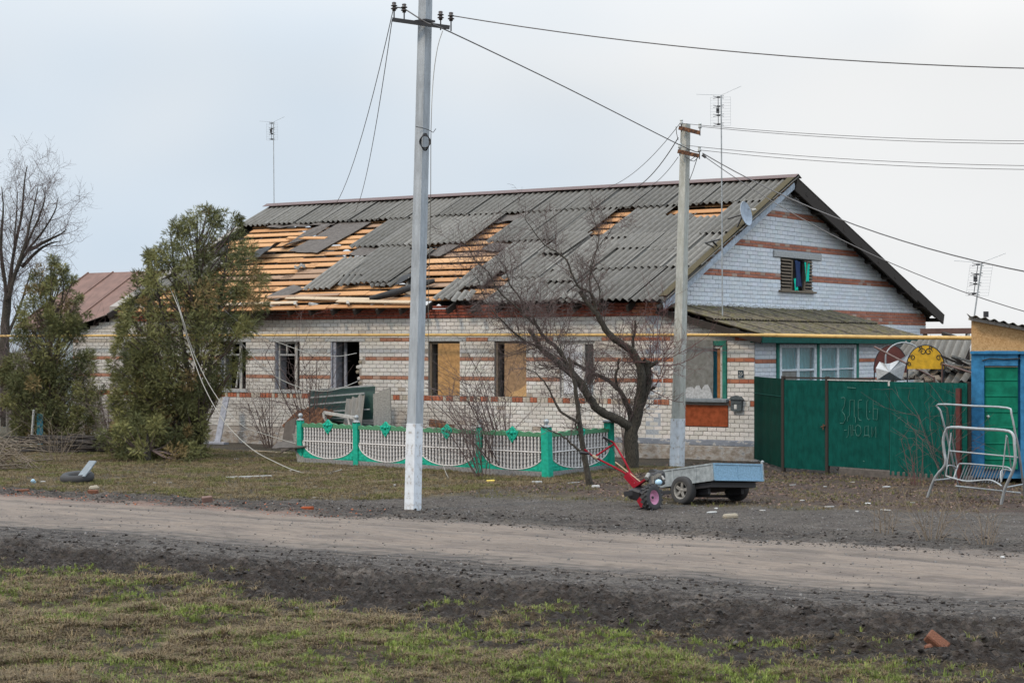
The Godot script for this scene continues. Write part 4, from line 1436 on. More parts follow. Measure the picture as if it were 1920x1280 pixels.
	m.box(Vector3(0.55, 2.36, 0.02), Vector3(0.62, 0.29, 0.12), Basis(), 0.01)
	m.box(Vector3(1.85, 1.3, 0.02), Vector3(1.9, 2.4, 0.1), Basis(), 0.01)
	m.box(Vector3(1.4, 2.47, 0.05), Vector3(2.84, 0.05, 0.16))
	part(kiosk, "wall", m, M.kiosk_blue)
	var door := MB.new()
	door.box(Vector3(0.55, 1.23, 0.0), Vector3(0.62, 1.94, 0.05), Basis(), 0.01)
	for k in 6:
		door.box(Vector3(0.55, 0.45 + k * 0.3, 0.03), Vector3(0.6, 0.03, 0.02), Basis(), 0.008)
	var dr := part(kiosk, "door", door, M.door_green)
	m = MB.new()
	m.ball(Vector3(0.31, 1.26, 0.05), Vector3(0.03, 0.03, 0.03))
	part(dr, "handle", m, M.white_paint)
	m = MB.new()
	m.box(Vector3(0.55, 2.21, 0.03), Vector3(0.6, 0.025, 0.04))
	part(kiosk, "door_strip", m, M.pale_plank)
	m = MB.new()
	m.tube([Vector3(0.2, 2.32, 0.1), Vector3(0.35, 2.36, 0.11), Vector3(0.6, 2.345, 0.1), Vector3(0.9, 2.36, 0.1)], [0.012], 5)
	part(kiosk, "cable", m, M.black_metal)
	m = MB.new()
	m.prism(PackedVector2Array([Vector2(0.0, 2.5), Vector2(2.8, 2.5), Vector2(2.8, 2.55), Vector2(0.0, 3.1)]), 2.4, Transform3D(Basis(), Vector3(0, 0, -1.18)))
	part(kiosk, "chipboard_loft", m, M.osb)
	m = MB.new()
	m.sheet(3.1, 2.9, 96, 1, 0.01, func(x, _z): return 0.02 * cos(x * TAU / 0.17) - 0.2 * x + 0.0, Transform3D(Basis(), Vector3(-0.08, 3.19, -2.6)))
	part(kiosk, "loft_roof", m, M.slate_4)
	m = MB.new()
	m.bar(Vector3(-0.05, 3.12, 0.08), Vector3(2.9, 2.54, 0.08), 0.04, 0.06)
	part(kiosk, "loft_roof_edge", m, M.old_white)
	m = MB.new()
	m.rod(Vector3(0.27, 3.15, -0.4), Vector3(0.27, 3.26, -0.4), 0.05, 8)
	part(kiosk, "vent_stub", m, M.black_metal)
	antenna("aerial", Vector3(9.152, 3.142, -38), Vector3(9.31, 4.251, -38), "leaning grid aerial on its mast above the chipboard loft", 0.72)
	antenna("aerial", hw(Vector3(-1.2, 3.2, -0.74)), hw(Vector3(-1.2, 3.2, -0.74)) + Vector3(-0.03, 5.25, 0), "tall grid aerial rising from the mossy lean-to roof", 0.78)
	antenna("aerial", hw(Vector3(-20.02, 3.5, -6.6)), hw(Vector3(-20.02, 9.65, -6.6)) + Vector3(-0.05, 0, 0), "grid aerial on a thin mast at the far left roof end", 0.62)
	# satellite dish on the verge
	var dish := thing("satellite_dish", "pale satellite dish fixed to the right roof edge", "satellite dish", hw(Vector3(-2.0, 5.85, -3.3)))
	var dn := Vector3(0.82, 0.2, 0.53).normalized()
	var dxf := Transform3D(Basis(Quaternion(Vector3.UP, dn)), hw(Vector3(-1.95, 5.86, -3.3)))
	m = MB.new()
	var prof := []
	for k in 7:
		prof.append(Vector2(0.3 * k / 6.0 + 0.001, 0.07 * pow(k / 6.0, 2)))
	m.lathe(prof, 28, dxf)
	m.lathe([Vector2(0.3, 0.07), Vector2(0.305, 0.06), Vector2(0.295, 0.055), Vector2(0.15, 0.0), Vector2(0.01, -0.02)], 28, dxf)
	part(dish, "reflector", m, M.pale_blue_board)
	m = MB.new()
	m.rod(dxf * Vector3(0, -0.02, 0), hw(Vector3(-2.35, 5.75, -3.2)), 0.02)
	m.tube([dxf * Vector3(0, -0.02, 0), hw(Vector3(-2.2, 5.3, -3.15)), hw(Vector3(-2.2, 5.05, -2.9)), hw(Vector3(-2.1, 5.02, -2.2)), hw(Vector3(-2.1, 5.15, -1.9))], [0.025], 6)
	m.tube([hw(Vector3(-2.15, 5.0, -2.1)), hw(Vector3(-1.9, 5.05, -1.2)), hw(Vector3(-1.3, 5.1, -0.8))], [0.018], 6)
	part(dish, "bracket", m, M.black_metal)
	m = MB.new()
	m.rod(dxf * Vector3(0, 0.02, -0.28), dxf * Vector3(0, 0.3, -0.1), 0.012)
	m.rod(dxf * Vector3(0, 0.3, -0.1), dxf * Vector3(0, 0.22, -0.08), 0.03)
	part(dish, "receiver_arm", m, M.old_white)


func antenna(called: String, foot: Vector3, tip: Vector3, label: String, size: float) -> void:
	var t := thing(called, label, "antenna", foot, "grid television aerials")
	var m := MB.new()
	m.rod(foot, tip, 0.022 * size)
	part(t, "mast", m, M.galvanised)
	var up := (tip - foot).normalized()
	var side := Vector3(1, 0, 0.25).normalized()
	var back := side.cross(up).normalized()
	m = MB.new()
	for k in 11:
		var p := tip - up * (0.08 + 0.085 * k) * size + back * 0.12
		m.rod(p - side * 0.3 * size, p + side * 0.3 * size, 0.0022, 4)
	for x in [-0.3, 0.3]:
		m.rod(tip - up * 0.08 * size + side * x * size + back * 0.12, tip - up * 0.93 * size + side * x * size + back * 0.12, 0.0022, 4)
	part(t, "reflector_grid", m, M.galvanised)
	m = MB.new()
	for k in 4:
		var p := tip - up * (0.05 + 0.27 * k) * size - back * 0.05 - side * 0.07
		for s in [-1.0, 1.0]:
			m.rod(p, p + side * s * 0.16 * size + up * 0.03, 0.006, 4)
			m.rod(p, p + side * s * 0.16 * size - up * 0.03, 0.006, 4)
		m.box(p, Vector3(0.07, 0.035, 0.05))
	m.rod(tip - up * 0.02 - side * 0.07, tip - up * 0.9 * size - side * 0.07, 0.008, 4)
	m.box(tip - up * 0.45 * size - side * 0.08, Vector3(0.07, 0.12, 0.05))
	part(t, "dipoles", m, M.black_metal)
	m = MB.new()
	m.rod(tip, tip + side * 0.6 * size + up * 0.25 * size, 0.004, 4)
	m.rod(tip, tip - side * 0.75 * size + up * 0.04, 0.004, 4)
	part(t, "whisker", m, M.galvanised)


# ---------------------------------------------------------------- trees
func grow(m: MB, p: Vector3, d: Vector3, l: float, r: float, level: int, up: float, kink: float, kids := 3, sides := 4) -> void:
	var n := 4
	var pts := [p]
	var rad := [r]
	var q := p
	var dir := d.normalized()
	for k in n:
		dir = (dir + Vector3(rng.randf_range(-kink, kink), rng.randf_range(-kink, kink) + up, rng.randf_range(-kink, kink))).normalized()
		q += dir * l / n
		pts.append(q)
		rad.append(lerpf(r, r * 0.45, float(k + 1) / n))
		if level > 0:
			for j in kids:
				if rng.randf() < 0.62:
					var side := dir.cross(Vector3(rng.randf_range(-1, 1), rng.randf_range(-1, 1), rng.randf_range(-1, 1))).normalized()
					grow(m, q, dir * rng.randf_range(0.35, 0.9) + side * 0.8, l * rng.randf_range(0.35, 0.65), maxf(r * 0.5, 0.0035), level - 1, up, kink, kids - 1, 3)
	m.tube(pts, rad, sides, false)


func limb(t: Node3D, twigs: MB, pts: Array, r0: float, r1: float, density: float, l: float, level: int, up: float, called := "limb") -> void:
	var m := MB.new()
	var smooth := []
	var rad := []
	var n := pts.size()
	for k in n - 1:
		for s in 3:
			var f := s / 3.0
			var p: Vector3 = pts[k].cubic_interpolate(pts[k + 1], pts[maxi(k - 1, 0)], pts[mini(k + 2, n - 1)], f)
			smooth.append(p + Vector3(rng.randf_range(-1, 1), rng.randf_range(-1, 1), rng.randf_range(-1, 1)) * 0.012)
			rad.append(lerpf(r0, r1, (k + f) / (n - 1)) * rng.randf_range(0.93, 1.08))
	smooth.append(pts[n - 1])
	rad.append(r1)
	m.tube(smooth, rad, 9)
	part(t, called, m, M.bark)
	for k in range(1, smooth.size()):
		var c: float = density * smooth[k].distance_to(smooth[k - 1])
		while c > 0.0:
			if rng.randf() < c:
				var dir: Vector3 = (smooth[k] - smooth[k - 1]).normalized()
				var side := dir.cross(Vector3(rng.randf_range(-1, 1), rng.randf_range(-1, 1), rng.randf_range(-1, 1))).normalized()
				grow(twigs, smooth[k], dir * 0.5 + side + Vector3(0, 0.35, 0), l * rng.randf_range(0.4, 1.0), clampf(rad[k] * 0.35, 0.005, 0.011), level, up, 0.16)
			c -= 1.0


func make_trees() -> void:
	# the pruned apple tree before the house
	var t := thing("fruit_tree", "bare pruned fruit tree with a thick forked trunk by the fence", "tree", Vector3(2.553, 0, -40.843))
	var tw := MB.new()
	var fork: Array = [Vector3(2.542, -0.024, -40.5), Vector3(2.531, 0.224, -40.5), Vector3(2.52, 0.505, -40.5), Vector3(2.52, 0.764, -40.5), Vector3(2.542, 0.921, -40.5)]
	limb(t, tw, fork, 0.16, 0.14, 0.0, 0.3, 0, 0.0, "trunk")
	var rt := MB.new()
	limb(t, tw, [Vector3(2.52, 0.831, -40.5), Vector3(2.357, 0.981, -40.4), Vector3(2.071, 1.131, -40.3), Vector3(1.798, 1.268, -40.2), Vector3(1.617, 1.526, -40.15), Vector3(1.348, 1.917, -40.1), Vector3(1.011, 2.219, -40), Vector3(0.643, 2.519, -39.9), Vector3(0.476, 2.762, -39.85), Vector3(0.343, 2.95, -39.8)], 0.11, 0.04, 8.0, 0.9, 2, 0.04)
	limb(t, tw, [Vector3(1.615, 1.527, -40.1), Vector3(1.481, 1.828, -40.1), Vector3(1.192, 2.14, -40.1), Vector3(0.98, 2.53, -40.1), Vector3(0.713, 2.753, -40.1), Vector3(0.503, 3.055, -40.2), Vector3(0.413, 3.256, -40.2), Vector3(0.168, 3.593, -40.3), Vector3(-0.056, 3.933, -40.4), Vector3(-0.135, 4.269, -40.4)], 0.06, 0.01, 13.0, 1.0, 2, 0.04)
	limb(t, tw, [Vector3(0.643, 2.519, -39.9), Vector3(0.277, 2.696, -39.9), Vector3(-0.055, 2.973, -39.9), Vector3(-0.388, 3.306, -39.9), Vector3(-0.613, 3.7, -40.1), Vector3(-0.726, 4.037, -40.2)], 0.03, 0.006, 13.0, 1.0, 2, 0.04)
	limb(t, tw, [Vector3(0.467, 3.052, -40), Vector3(0.278, 3.23, -40), Vector3(0.022, 3.474, -40), Vector3(-0.278, 3.752, -40), Vector3(-0.5, 4.141, -40), Vector3(-0.744, 4.363, -40), Vector3(-0.889, 4.641, -40)], 0.026, 0.006, 13.0, 0.9, 2, 0.04)
	limb(t, tw, [Vector3(2.549, 0.895, -40.6), Vector3(2.487, 1.207, -40.7), Vector3(2.4, 1.455, -40.75), Vector3(2.323, 1.601, -40.8), Vector3(2.235, 1.713, -40.85), Vector3(2.05, 1.881, -41), Vector3(1.781, 1.993, -41.1), Vector3(1.545, 2.129, -41.2), Vector3(1.228, 2.312, -41.3)], 0.066, 0.03, 8.0, 0.8, 2, 0.06)
	limb(t, tw, [Vector3(2.235, 1.713, -40.85), Vector3(2.213, 1.963, -40.85), Vector3(2.247, 2.133, -40.85), Vector3(2.281, 2.337, -40.85)], 0.03, 0.02, 3.0, 0.5, 1, 0.1)
	limb(t, tw, [Vector3(2.587, 0.899, -40.5), Vector3(2.655, 1.18, -40.5), Vector3(2.7, 1.517, -40.5), Vector3(2.727, 1.857, -40.4), Vector3(2.705, 2.137, -40.4), Vector3(2.536, 2.474, -40.4), Vector3(2.239, 2.698, -40.3), Vector3(2.013, 2.877, -40.25), Vector3(1.865, 3.122, -40.2), Vector3(1.764, 3.312, -40.2)], 0.11, 0.055, 6.0, 0.75, 2, 0.06)
	limb(t, tw, [Vector3(1.764, 3.278, -40.2), Vector3(1.731, 3.535, -40.2), Vector3(1.63, 3.725, -40.2), Vector3(1.407, 3.837, -40.2), Vector3(1.284, 4.037, -40.2), Vector3(1.15, 4.406, -40.2), Vector3(0.893, 4.596, -40.2), Vector3(0.681, 4.719, -40.2), Vector3(0.447, 5.02, -40.2), Vector3(0.279, 5.255, -40.2)], 0.035, 0.006, 8.0, 0.7, 2, 0.06)
	limb(t, tw, [Vector3(1.764, 3.278, -40.2), Vector3(1.597, 3.479, -40.2), Vector3(1.496, 3.635, -40.2), Vector3(1.429, 3.747, -40.2)], 0.05, 0.045, 4.0, 0.5, 1, 0.08)
	limb(t, tw, [Vector3(1.764, 3.278, -40.2), Vector3(1.634, 3.873, -40.3), Vector3(1.683, 4.269, -40.4), Vector3(1.834, 4.836, -40.5), Vector3(1.811, 5.061, -40.5), Vector3(1.71, 5.342, -40.5), Vector3(1.642, 5.511, -40.5)], 0.02, 0.004, 6.0, 0.55, 2, 0.08)
	limb(t, tw, [Vector3(1.787, 3.423, -40.2), Vector3(1.854, 3.758, -40.2), Vector3(1.672, 4.157, -40.4), Vector3(1.71, 4.499, -40.5), Vector3(2.025, 4.949, -40.5), Vector3(2.228, 5.23, -40.5)], 0.018, 0.004, 6.0, 0.55, 2, 0.08)
	limb(t, tw, [Vector3(2.536, 2.474, -40.4), Vector3(2.547, 2.698, -40.4), Vector3(2.581, 2.923, -40.4), Vector3(2.592, 3.147, -40.4)], 0.04, 0.02, 5.0, 0.5, 2, 0.08)
	limb(t, tw, [Vector3(2.639, 1.233, -40.6), Vector3(2.786, 1.515, -40.6), Vector3(2.865, 1.853, -40.6), Vector3(2.842, 2.135, -40.6), Vector3(2.865, 2.293, -40.6)], 0.1, 0.08, 3.0, 0.5, 1, 0.08)
	limb(t, rt, [Vector3(2.853, 2.135, -40.6), Vector3(2.955, 2.203, -40.6), Vector3(3.079, 2.259, -40.6)], 0.05, 0.045, 40.0, 1.5, 2, 0.16)
	limb(t, rt, [Vector3(2.826, 1.626, -40.7), Vector3(2.917, 1.682, -40.7), Vector3(3.041, 1.716, -40.7)], 0.04, 0.03, 16.0, 0.9, 1, 0.12)
	limb(t, rt, [Vector3(2.85, 2.249, -40.4), Vector3(2.828, 2.272, -40.4), Vector3(2.794, 2.294, -40.4)], 0.05, 0.05, 40.0, 1.3, 2, 0.16)
	part(t, "twigs", tw, M.twig).set_meta("kind", "stuff")
	part(t, "water_shoots", rt, M.red_twig, "reddish young shoots").set_meta("kind", "stuff")
	# the thin tree in front
	t = thing("young_tree", "thin crooked young tree standing before the fence corner", "tree", Vector3(1.46, 0, -36))
	tw = MB.new()
	limb(t, tw, [Vector3(1.452, -0.006, -35.8), Vector3(1.402, 0.292, -35.8), Vector3(1.342, 0.591, -35.8), Vector3(1.293, 0.889, -35.8), Vector3(1.263, 1.188, -35.8), Vector3(1.223, 1.536, -35.8), Vector3(1.193, 1.734, -35.8), Vector3(1.134, 2.082, -35.8), Vector3(1.054, 2.381, -35.8)], 0.065, 0.03, 2.0, 0.5, 2, 0.06, "trunk")
	limb(t, tw, [Vector3(1.23, 1.161, -35.7), Vector3(1.071, 1.271, -35.7), Vector3(0.893, 1.39, -35.7), Vector3(0.774, 1.588, -35.7), Vector3(0.714, 1.737, -35.7), Vector3(0.595, 1.935, -35.7), Vector3(0.446, 2.084, -35.7), Vector3(0.248, 2.183, -35.7)], 0.03, 0.008, 5.0, 0.6, 2, 0.08)
	limb(t, tw, [Vector3(1.345, 0.582, -35.6), Vector3(1.187, 0.701, -35.6), Vector3(1.048, 0.839, -35.6), Vector3(0.89, 0.948, -35.6), Vector3(0.692, 1.037, -35.6), Vector3(0.514, 1.146, -35.6)], 0.025, 0.008, 1.5, 0.5, 1, 0.08)
	limb(t, tw, [Vector3(1.273, 1.008, -35.8), Vector3(1.203, 1.068, -35.8), Vector3(1.193, 1.188, -35.8), Vector3(1.233, 1.486, -35.8), Vector3(1.193, 1.884, -35.8), Vector3(1.094, 2.182, -35.8), Vector3(0.895, 2.58, -35.8), Vector3(0.796, 2.978, -35.8)], 0.02, 0.006, 5.0, 0.6, 2, 0.08)
	part(t, "twigs", tw, M.twig).set_meta("kind", "stuff")
	# shrubs of thin stems
	shrub("bare_shrub", Vector3(-0.131, 0, -39.259), 26, 2.2, 0.5, -0.38, "bare many-stemmed shrub leaning left before the garden fence", "twig")
	shrub("bare_shrub", Vector3(-0.585, 0, -38.269), 12, 1.7, 0.55, -0.2, "smaller bare shrub against the middle of the garden fence", "twig")
	shrub("bare_shrub", hw(Vector3(-12.0, 0, 1.2)), 16, 2.6, 0.4, 0.0, "tall bare shrub with dark stems before the blown-out window", "twig")
	shrub("bare_shrub", hw(Vector3(-13.2, 0, 1.4)), 14, 1.7, 0.6, -0.2, "bare shrub behind the left end of the garden fence", "twig")
	shrub("bare_shrub", hw(Vector3(-2.9, 0, 0.7)), 7, 1.5, 0.25, 0.0, "thin bare shrub against the plinth left of the whitewashed post", "twig")
	shrub("bare_shrub", Vector3(5.584, 0, -25.513), 13, 0.7, 0.9, 0.0, "low bare weed clump on the gravel edge at right", "pale_twig")
	shrub("bare_shrub", Vector3(6.135, 0, -24.817), 10, 0.55, 0.8, 0.0, "low dry weeds at the right edge beside the road", "pale_twig")
	shrub("bare_shrub", Vector3(5.133, 0, -26.4), 9, 0.55, 0.9, 0.0, "few dry weed stems left of the low weed clump", "pale_twig")
	shrub("bare_shrub", Vector3(8.25, 0, -36.3), 11, 1.75, 0.4, -0.05, "bare bush between the green gate and the swing frame", "twig")
	shrub("bare_shrub", Vector3(7.5, 0, -35.6), 8, 0.9, 0.3, -0.1, "dry brownish weeds at the foot of the gate's right section", "red_twig")
	shrub("bare_shrub", Vector3(-9.6, 0, -46.5), 34, 1.5, 0.9, 0.1, "tangled dark scrub at the foot of the two larger conifers", "twig")
	shrub("bare_shrub", Vector3(-13.6, 0, -53.5), 40, 2.6, 0.7, 0.1, "dense dark scrub behind the small left conifer", "twig")
	shrub("bare_shrub", Vector3(-15.6, 0, -57), 40, 3.0, 0.6, 0.0, "brown thicket between the blue post and the small conifer", "twig")
	shrub("bare_shrub", Vector3(-10.2, 0, -43.0), 20, 0.9, 1.0, 0.0, "dry weeds on the brush heap's right side", "pale_twig")
	# bare tree at the far left
	t = thing("bare_tree", "tall bare tree with many upright branches at the left edge", "tree", Vector3(-16.6, 0, -62))
	tw = MB.new()
	limb(t, tw, [Vector3(-16.447, 0.033, -62), Vector3(-16.43, 1.755, -62), Vector3(-16.396, 2.788, -62), Vector3(-16.361, 3.477, -62), Vector3(-16.292, 4.338, -62)], 0.2, 0.12, 0.5, 1.0, 2, 0.08, "trunk")
	for q in [[Vector3(-16.361, 3.477, -62), Vector3(-16.154, 4.683, -62), Vector3(-15.672, 5.716, -62), Vector3(-15.242, 6.233, -62), Vector3(-14.811, 6.922, -62), Vector3(-14.673, 7.438, -62)], [Vector3(-16.327, 4.166, -62), Vector3(-16.447, 5.199, -62), Vector3(-16.706, 6.577, -62), Vector3(-16.878, 7.783, -62)], [Vector3(-16.424, 4.353, -62.5), Vector3(-16.233, 5.742, -62.5), Vector3(-15.972, 6.957, -62.5), Vector3(-15.885, 7.999, -62.5), Vector3(-15.799, 8.52, -62.5)], [Vector3(-15.888, 5.092, -61.5), Vector3(-15.631, 5.861, -61.5), Vector3(-15.375, 6.886, -61.5), Vector3(-15.204, 7.74, -61.5)], [Vector3(-15.586, 5.751, -62), Vector3(-14.983, 6.061, -62), Vector3(-14.639, 6.233, -62), Vector3(-14.381, 6.405, -62)], [Vector3(-16.396, 2.788, -62), Vector3(-16.017, 3.649, -62), Vector3(-15.707, 4.511, -62), Vector3(-15.5, 5.199, -62)], [Vector3(-16.396, 4.683, -62), Vector3(-16.533, 5.888, -62), Vector3(-16.447, 6.922, -62), Vector3(-16.499, 7.783, -62)], [Vector3(-16.44, 3.482, -62.3), Vector3(-16.302, 4.52, -62.3), Vector3(-16.198, 5.558, -62.3), Vector3(-16.129, 6.597, -62.3), Vector3(-16.06, 7.635, -62.3)], [Vector3(-16.24, 4.161, -61.8), Vector3(-15.931, 5.191, -61.8), Vector3(-15.416, 6.393, -61.8), Vector3(-15.107, 7.165, -61.8), Vector3(-15.038, 7.766, -61.8)], [Vector3(-15.87, 5.204, -62.1), Vector3(-15.353, 5.721, -62.1), Vector3(-14.921, 5.98, -62.1), Vector3(-14.628, 6.032, -62.1)]]:
		limb(t, tw, q, 0.065, 0.012, 4.2, 1.3, 2, 0.1)
	part(t, "twigs", tw, M.twig).set_meta("kind", "stuff")
	# conifers
	conifer("conifer", "large ragged olive-green conifer in front of the left house end", Vector3(-7.3, 0, -44.5), 365, 44.5, [[388, 378, 402], [405, 345, 440], [440, 302, 462], [480, 268, 482], [540, 240, 492], [600, 218, 488], [650, 202, 470], [700, 208, 430], [750, 205, 392], [800, 195, 385], [858, 225, 380]], 245, [[388, 0.0], [425, -0.6], [430, 0.75], [470, -1.1]])
	conifer("conifer", "smaller bushy conifer at left beside the bare tree", Vector3(-12.3, 0, -51), 105, 51.0, [[484, 96, 132], [520, 72, 152], [580, 48, 172], [650, 32, 186], [720, 12, 200], [780, 26, 196], [826, 56, 186]], 185, [[484, 0.0], [510, 0.4]])
	conifer("conifer", "thin conifer top rising left of the large conifer", Vector3(-8.7, 0, -46), 240, 46.0, [[468, 232, 246], [500, 226, 252], [560, 222, 262], [640, 205, 270], [720, 200, 275], [800, 200, 270]], 48, [[468, 0.0]])
	conifer("conifer", "low spreading conifer growth at the foot of the large conifer", Vector3(-8.2, 0, -43.2), 285, 43.2, [[790, 240, 330], [815, 200, 365], [845, 190, 385], [864, 200, 385]], 22, [[795, 0.0]])


func shrub(called: String, at: Vector3, n: int, h: float, spread: float, lean: float, label: String, material: String) -> void:
	var m := MB.new()
	for k in n:
		var a := rng.randf() * TAU
		var d := Vector3(cos(a) * spread * rng.randf() + lean, 1.0, sin(a) * spread * rng.randf())
		grow(m, at + Vector3(cos(a), 0, sin(a)) * 0.18 * rng.randf() - Vector3(0, 0.05, 0), d, h * rng.randf_range(0.55, 1.1), 0.004 + 0.005 * h * rng.randf_range(0.5, 1.0), 2 if h > 1.0 else 1, 0.02, 0.1, 2, 4)
	solo(called, m, M[material], label, "shrub", at)


func conifer(called: String, label: String, at: Vector3, px: float, depth: float, rows: Array, lobes: int, tips: Array) -> void:
	var t := thing(called, label, "tree", at)
	var k := 3600.0 / depth
	var m := MB.new()
	for tip in tips:
		var h: float = 2.53 + (655.0 - tip[0]) / k - 0.15
		var bend := Vector3(tip[1], 0, rng.randf_range(-0.2, 0.2))
		m.tube([at - Vector3(0, 0.1, 0), at + Vector3(0, h * 0.25, 0) + bend * 0.15, at + Vector3(0, h * 0.55, 0) + bend * 0.6, at + Vector3(0, h, 0) + bend], [0.1, 0.075, 0.05, 0.012], 7)
	part(t, "trunk", m, M.bark)
	var frond := MB.new()   # a flat spray of scale leaves
	for s in 7:
		var y := 0.03 + s * 0.028
		var l := 0.06 * (1.0 - s / 8.5)
		for side in [-1.0, 1.0]:
			var a := Vector3(0, y, 0)
			var b := Vector3(side * l, y + l * 0.9, rng.randf_range(-0.02, 0.02))
			var w := Vector3(0.007, -0.005, 0) * Vector3(1, side, 1)
			frond.tri(a - w, b, a + w)
	frond.tri(Vector3(-0.006, 0, 0), Vector3(0.006, 0, 0), Vector3(0, 0.26, 0))
	var places := []
	var colors := []
	var branches := MB.new()
	var top: float = rows[0][0]
	var low: float = rows[rows.size() - 1][0]
	for j in lobes:
		var y := lerpf(top, low, pow(rng.randf(), 0.85))
		var r := 0
		while r < rows.size() - 2 and rows[r + 1][0] < y:
			r += 1
		var f: float = clampf((y - rows[r][0]) / (rows[r + 1][0] - rows[r][0]), 0, 1)
		var x0: float = lerpf(rows[r][1], rows[r + 1][1], f) - px
		var x1: float = lerpf(rows[r][2], rows[r + 1][2], f) - px
		var half := (x1 - x0) / 2 / k
		var mid := (x0 + x1) / 2 / k
		var a := rng.randf() * TAU
		var rr := sqrt(rng.randf())
		var stray := rng.randf() < 0.3
		if stray:
			rr = rng.randf_range(0.95, 1.12)
			a = (0.0 if rng.randf() < 0.5 else PI) + rng.randf_range(-0.9, 0.9)
		var size := rng.randf_range(0.14, 0.36) * clampf(half, 0.35, 1.1) * (0.55 if stray else 1.0)
		var c := at + Vector3(mid + cos(a) * rr * maxf(half - size * 0.6, 0.05), 2.53 + (655.0 - y) / k, sin(a) * rr * maxf(half - size * 0.6, 0.05) * 0.85)
		var tone := Color(0.205, 0.2, 0.07).lerp(Color(0.075, 0.085, 0.034), rng.randf())
		if rng.randf() < 0.08:
			tone = Color(0.2, 0.145, 0.06)
		var root_ := Vector3(at.x + (c.x - at.x) * 0.15, maxf(c.y - 0.5 - 0.5 * rr, 0.25), at.z)
		branches.tube([root_, root_.lerp(c, 0.5) + Vector3(0, -0.08, 0), c], [0.022, 0.014, 0.005], 4, false)
		for s in int(260 * size / 0.3):
			var d := Vector3(rng.randf_range(-1, 1), rng.randf_range(-1, 1), rng.randf_range(-1, 1))
			d = d.normalized() * pow(rng.randf(), 0.45)
			var p := c + d * size * Vector3(1, 1.25, 1)
			var dir := (d + Vector3(c.x - at.x, 0, c.z - at.z) * 0.3 + Vector3(0, 0.25, 0) + Vector3(rng.randf_range(-1, 1), rng.randf_range(-1.3, 0.9), rng.randf_range(-1, 1)) * 0.8).normalized()
			var b := Basis(Quaternion(Vector3.UP, dir)) * Basis(Vector3.UP, rng.randf() * TAU)
			places.append(Transform3D(b.scaled_local(Vector3.ONE * rng.randf_range(0.3, 0.66)), p))
			colors.append(vary(tone, 0.25))
	part(t, "branches", branches, M.twig)
	for k2 in places.size():
		places[k2].origin -= at
	scatter(t, "crown", frond.mesh(), M.leaf_tint, places, colors)


# ---------------------------------------------------------------- poles and wires
func post4(m: MB, base: Vector3, top: Vector3, w0: float, w1: float, yaw: float) -> void:
	var p := []
	for k in 4:
		var a := yaw + k * PI / 2
		p.append([base + Vector3(cos(a), 0, -sin(a)) * w0 * 0.7071, top + Vector3(cos(a), 0, -sin(a)) * w1 * 0.7071])
	for k in 4:
		var e: Array = p[(k + 1) % 4]
		m.quad(p[k][0], e[0], e[1], p[k][1])
	m.quad(p[0][1], p[1][1], p[2][1], p[3][1])


func wire(p: Vector3, q: Vector3, sag: float, label: String, r := 0.007, material := "wire", group := "overhead wires") -> void:
	var pts := []
	for k in 17:
		var f := k / 16.0
		pts.append(p.lerp(q, f) - Vector3(0, 4.0 * sag * f * (1.0 - f), 0))
	var m := MB.new()
	m.tube(pts, [r], 5, false)
	solo("wire", m, M[material], label, "wire", p, group)


func run(pts: Array, label: String, r: float, material: String, group := "", called := "cable") -> void:
	var s := []
	var n := pts.size()
	for k in n - 1:
		for j in 5:
			s.append(pts[k].cubic_interpolate(pts[k + 1], pts[maxi(k - 1, 0)], pts[mini(k + 2, n - 1)], j / 5.0))
	s.append(pts[n - 1])
	var m := MB.new()
	m.tube(s, [r], 5, false)
	solo(called, m, M[material], label, "cable", pts[0], group)


func insulator(t: Node3D, at: Vector3, dark: bool) -> void:
	var m := MB.new()
	var s := 0.85 if dark else 0.8
	var prof := []
	for q in [[0.004, 0.0], [0.035, 0.0], [0.035, 0.03], [0.062, 0.035], [0.062, 0.05], [0.032, 0.065], [0.032, 0.085], [0.06, 0.09], [0.06, 0.105], [0.032, 0.12], [0.045, 0.15], [0.03, 0.165], [0.004, 0.17]] if dark else [[0.004, 0.0], [0.045, 0.0], [0.048, 0.06], [0.032, 0.075], [0.032, 0.09], [0.046, 0.1], [0.04, 0.14], [0.004, 0.15]]:
		prof.append(Vector2(q[0], q[1]) * s)
	m.lathe(prof, 10, Transform3D(Basis(), at))
	var o := part(t, "insulator", m, M.insulator if dark else M.pale_insulator)
	m = MB.new()
	m.rod(at - Vector3(0, 0.16, 0), at, 0.012)
	part(o, "pin", m, M.black_metal)


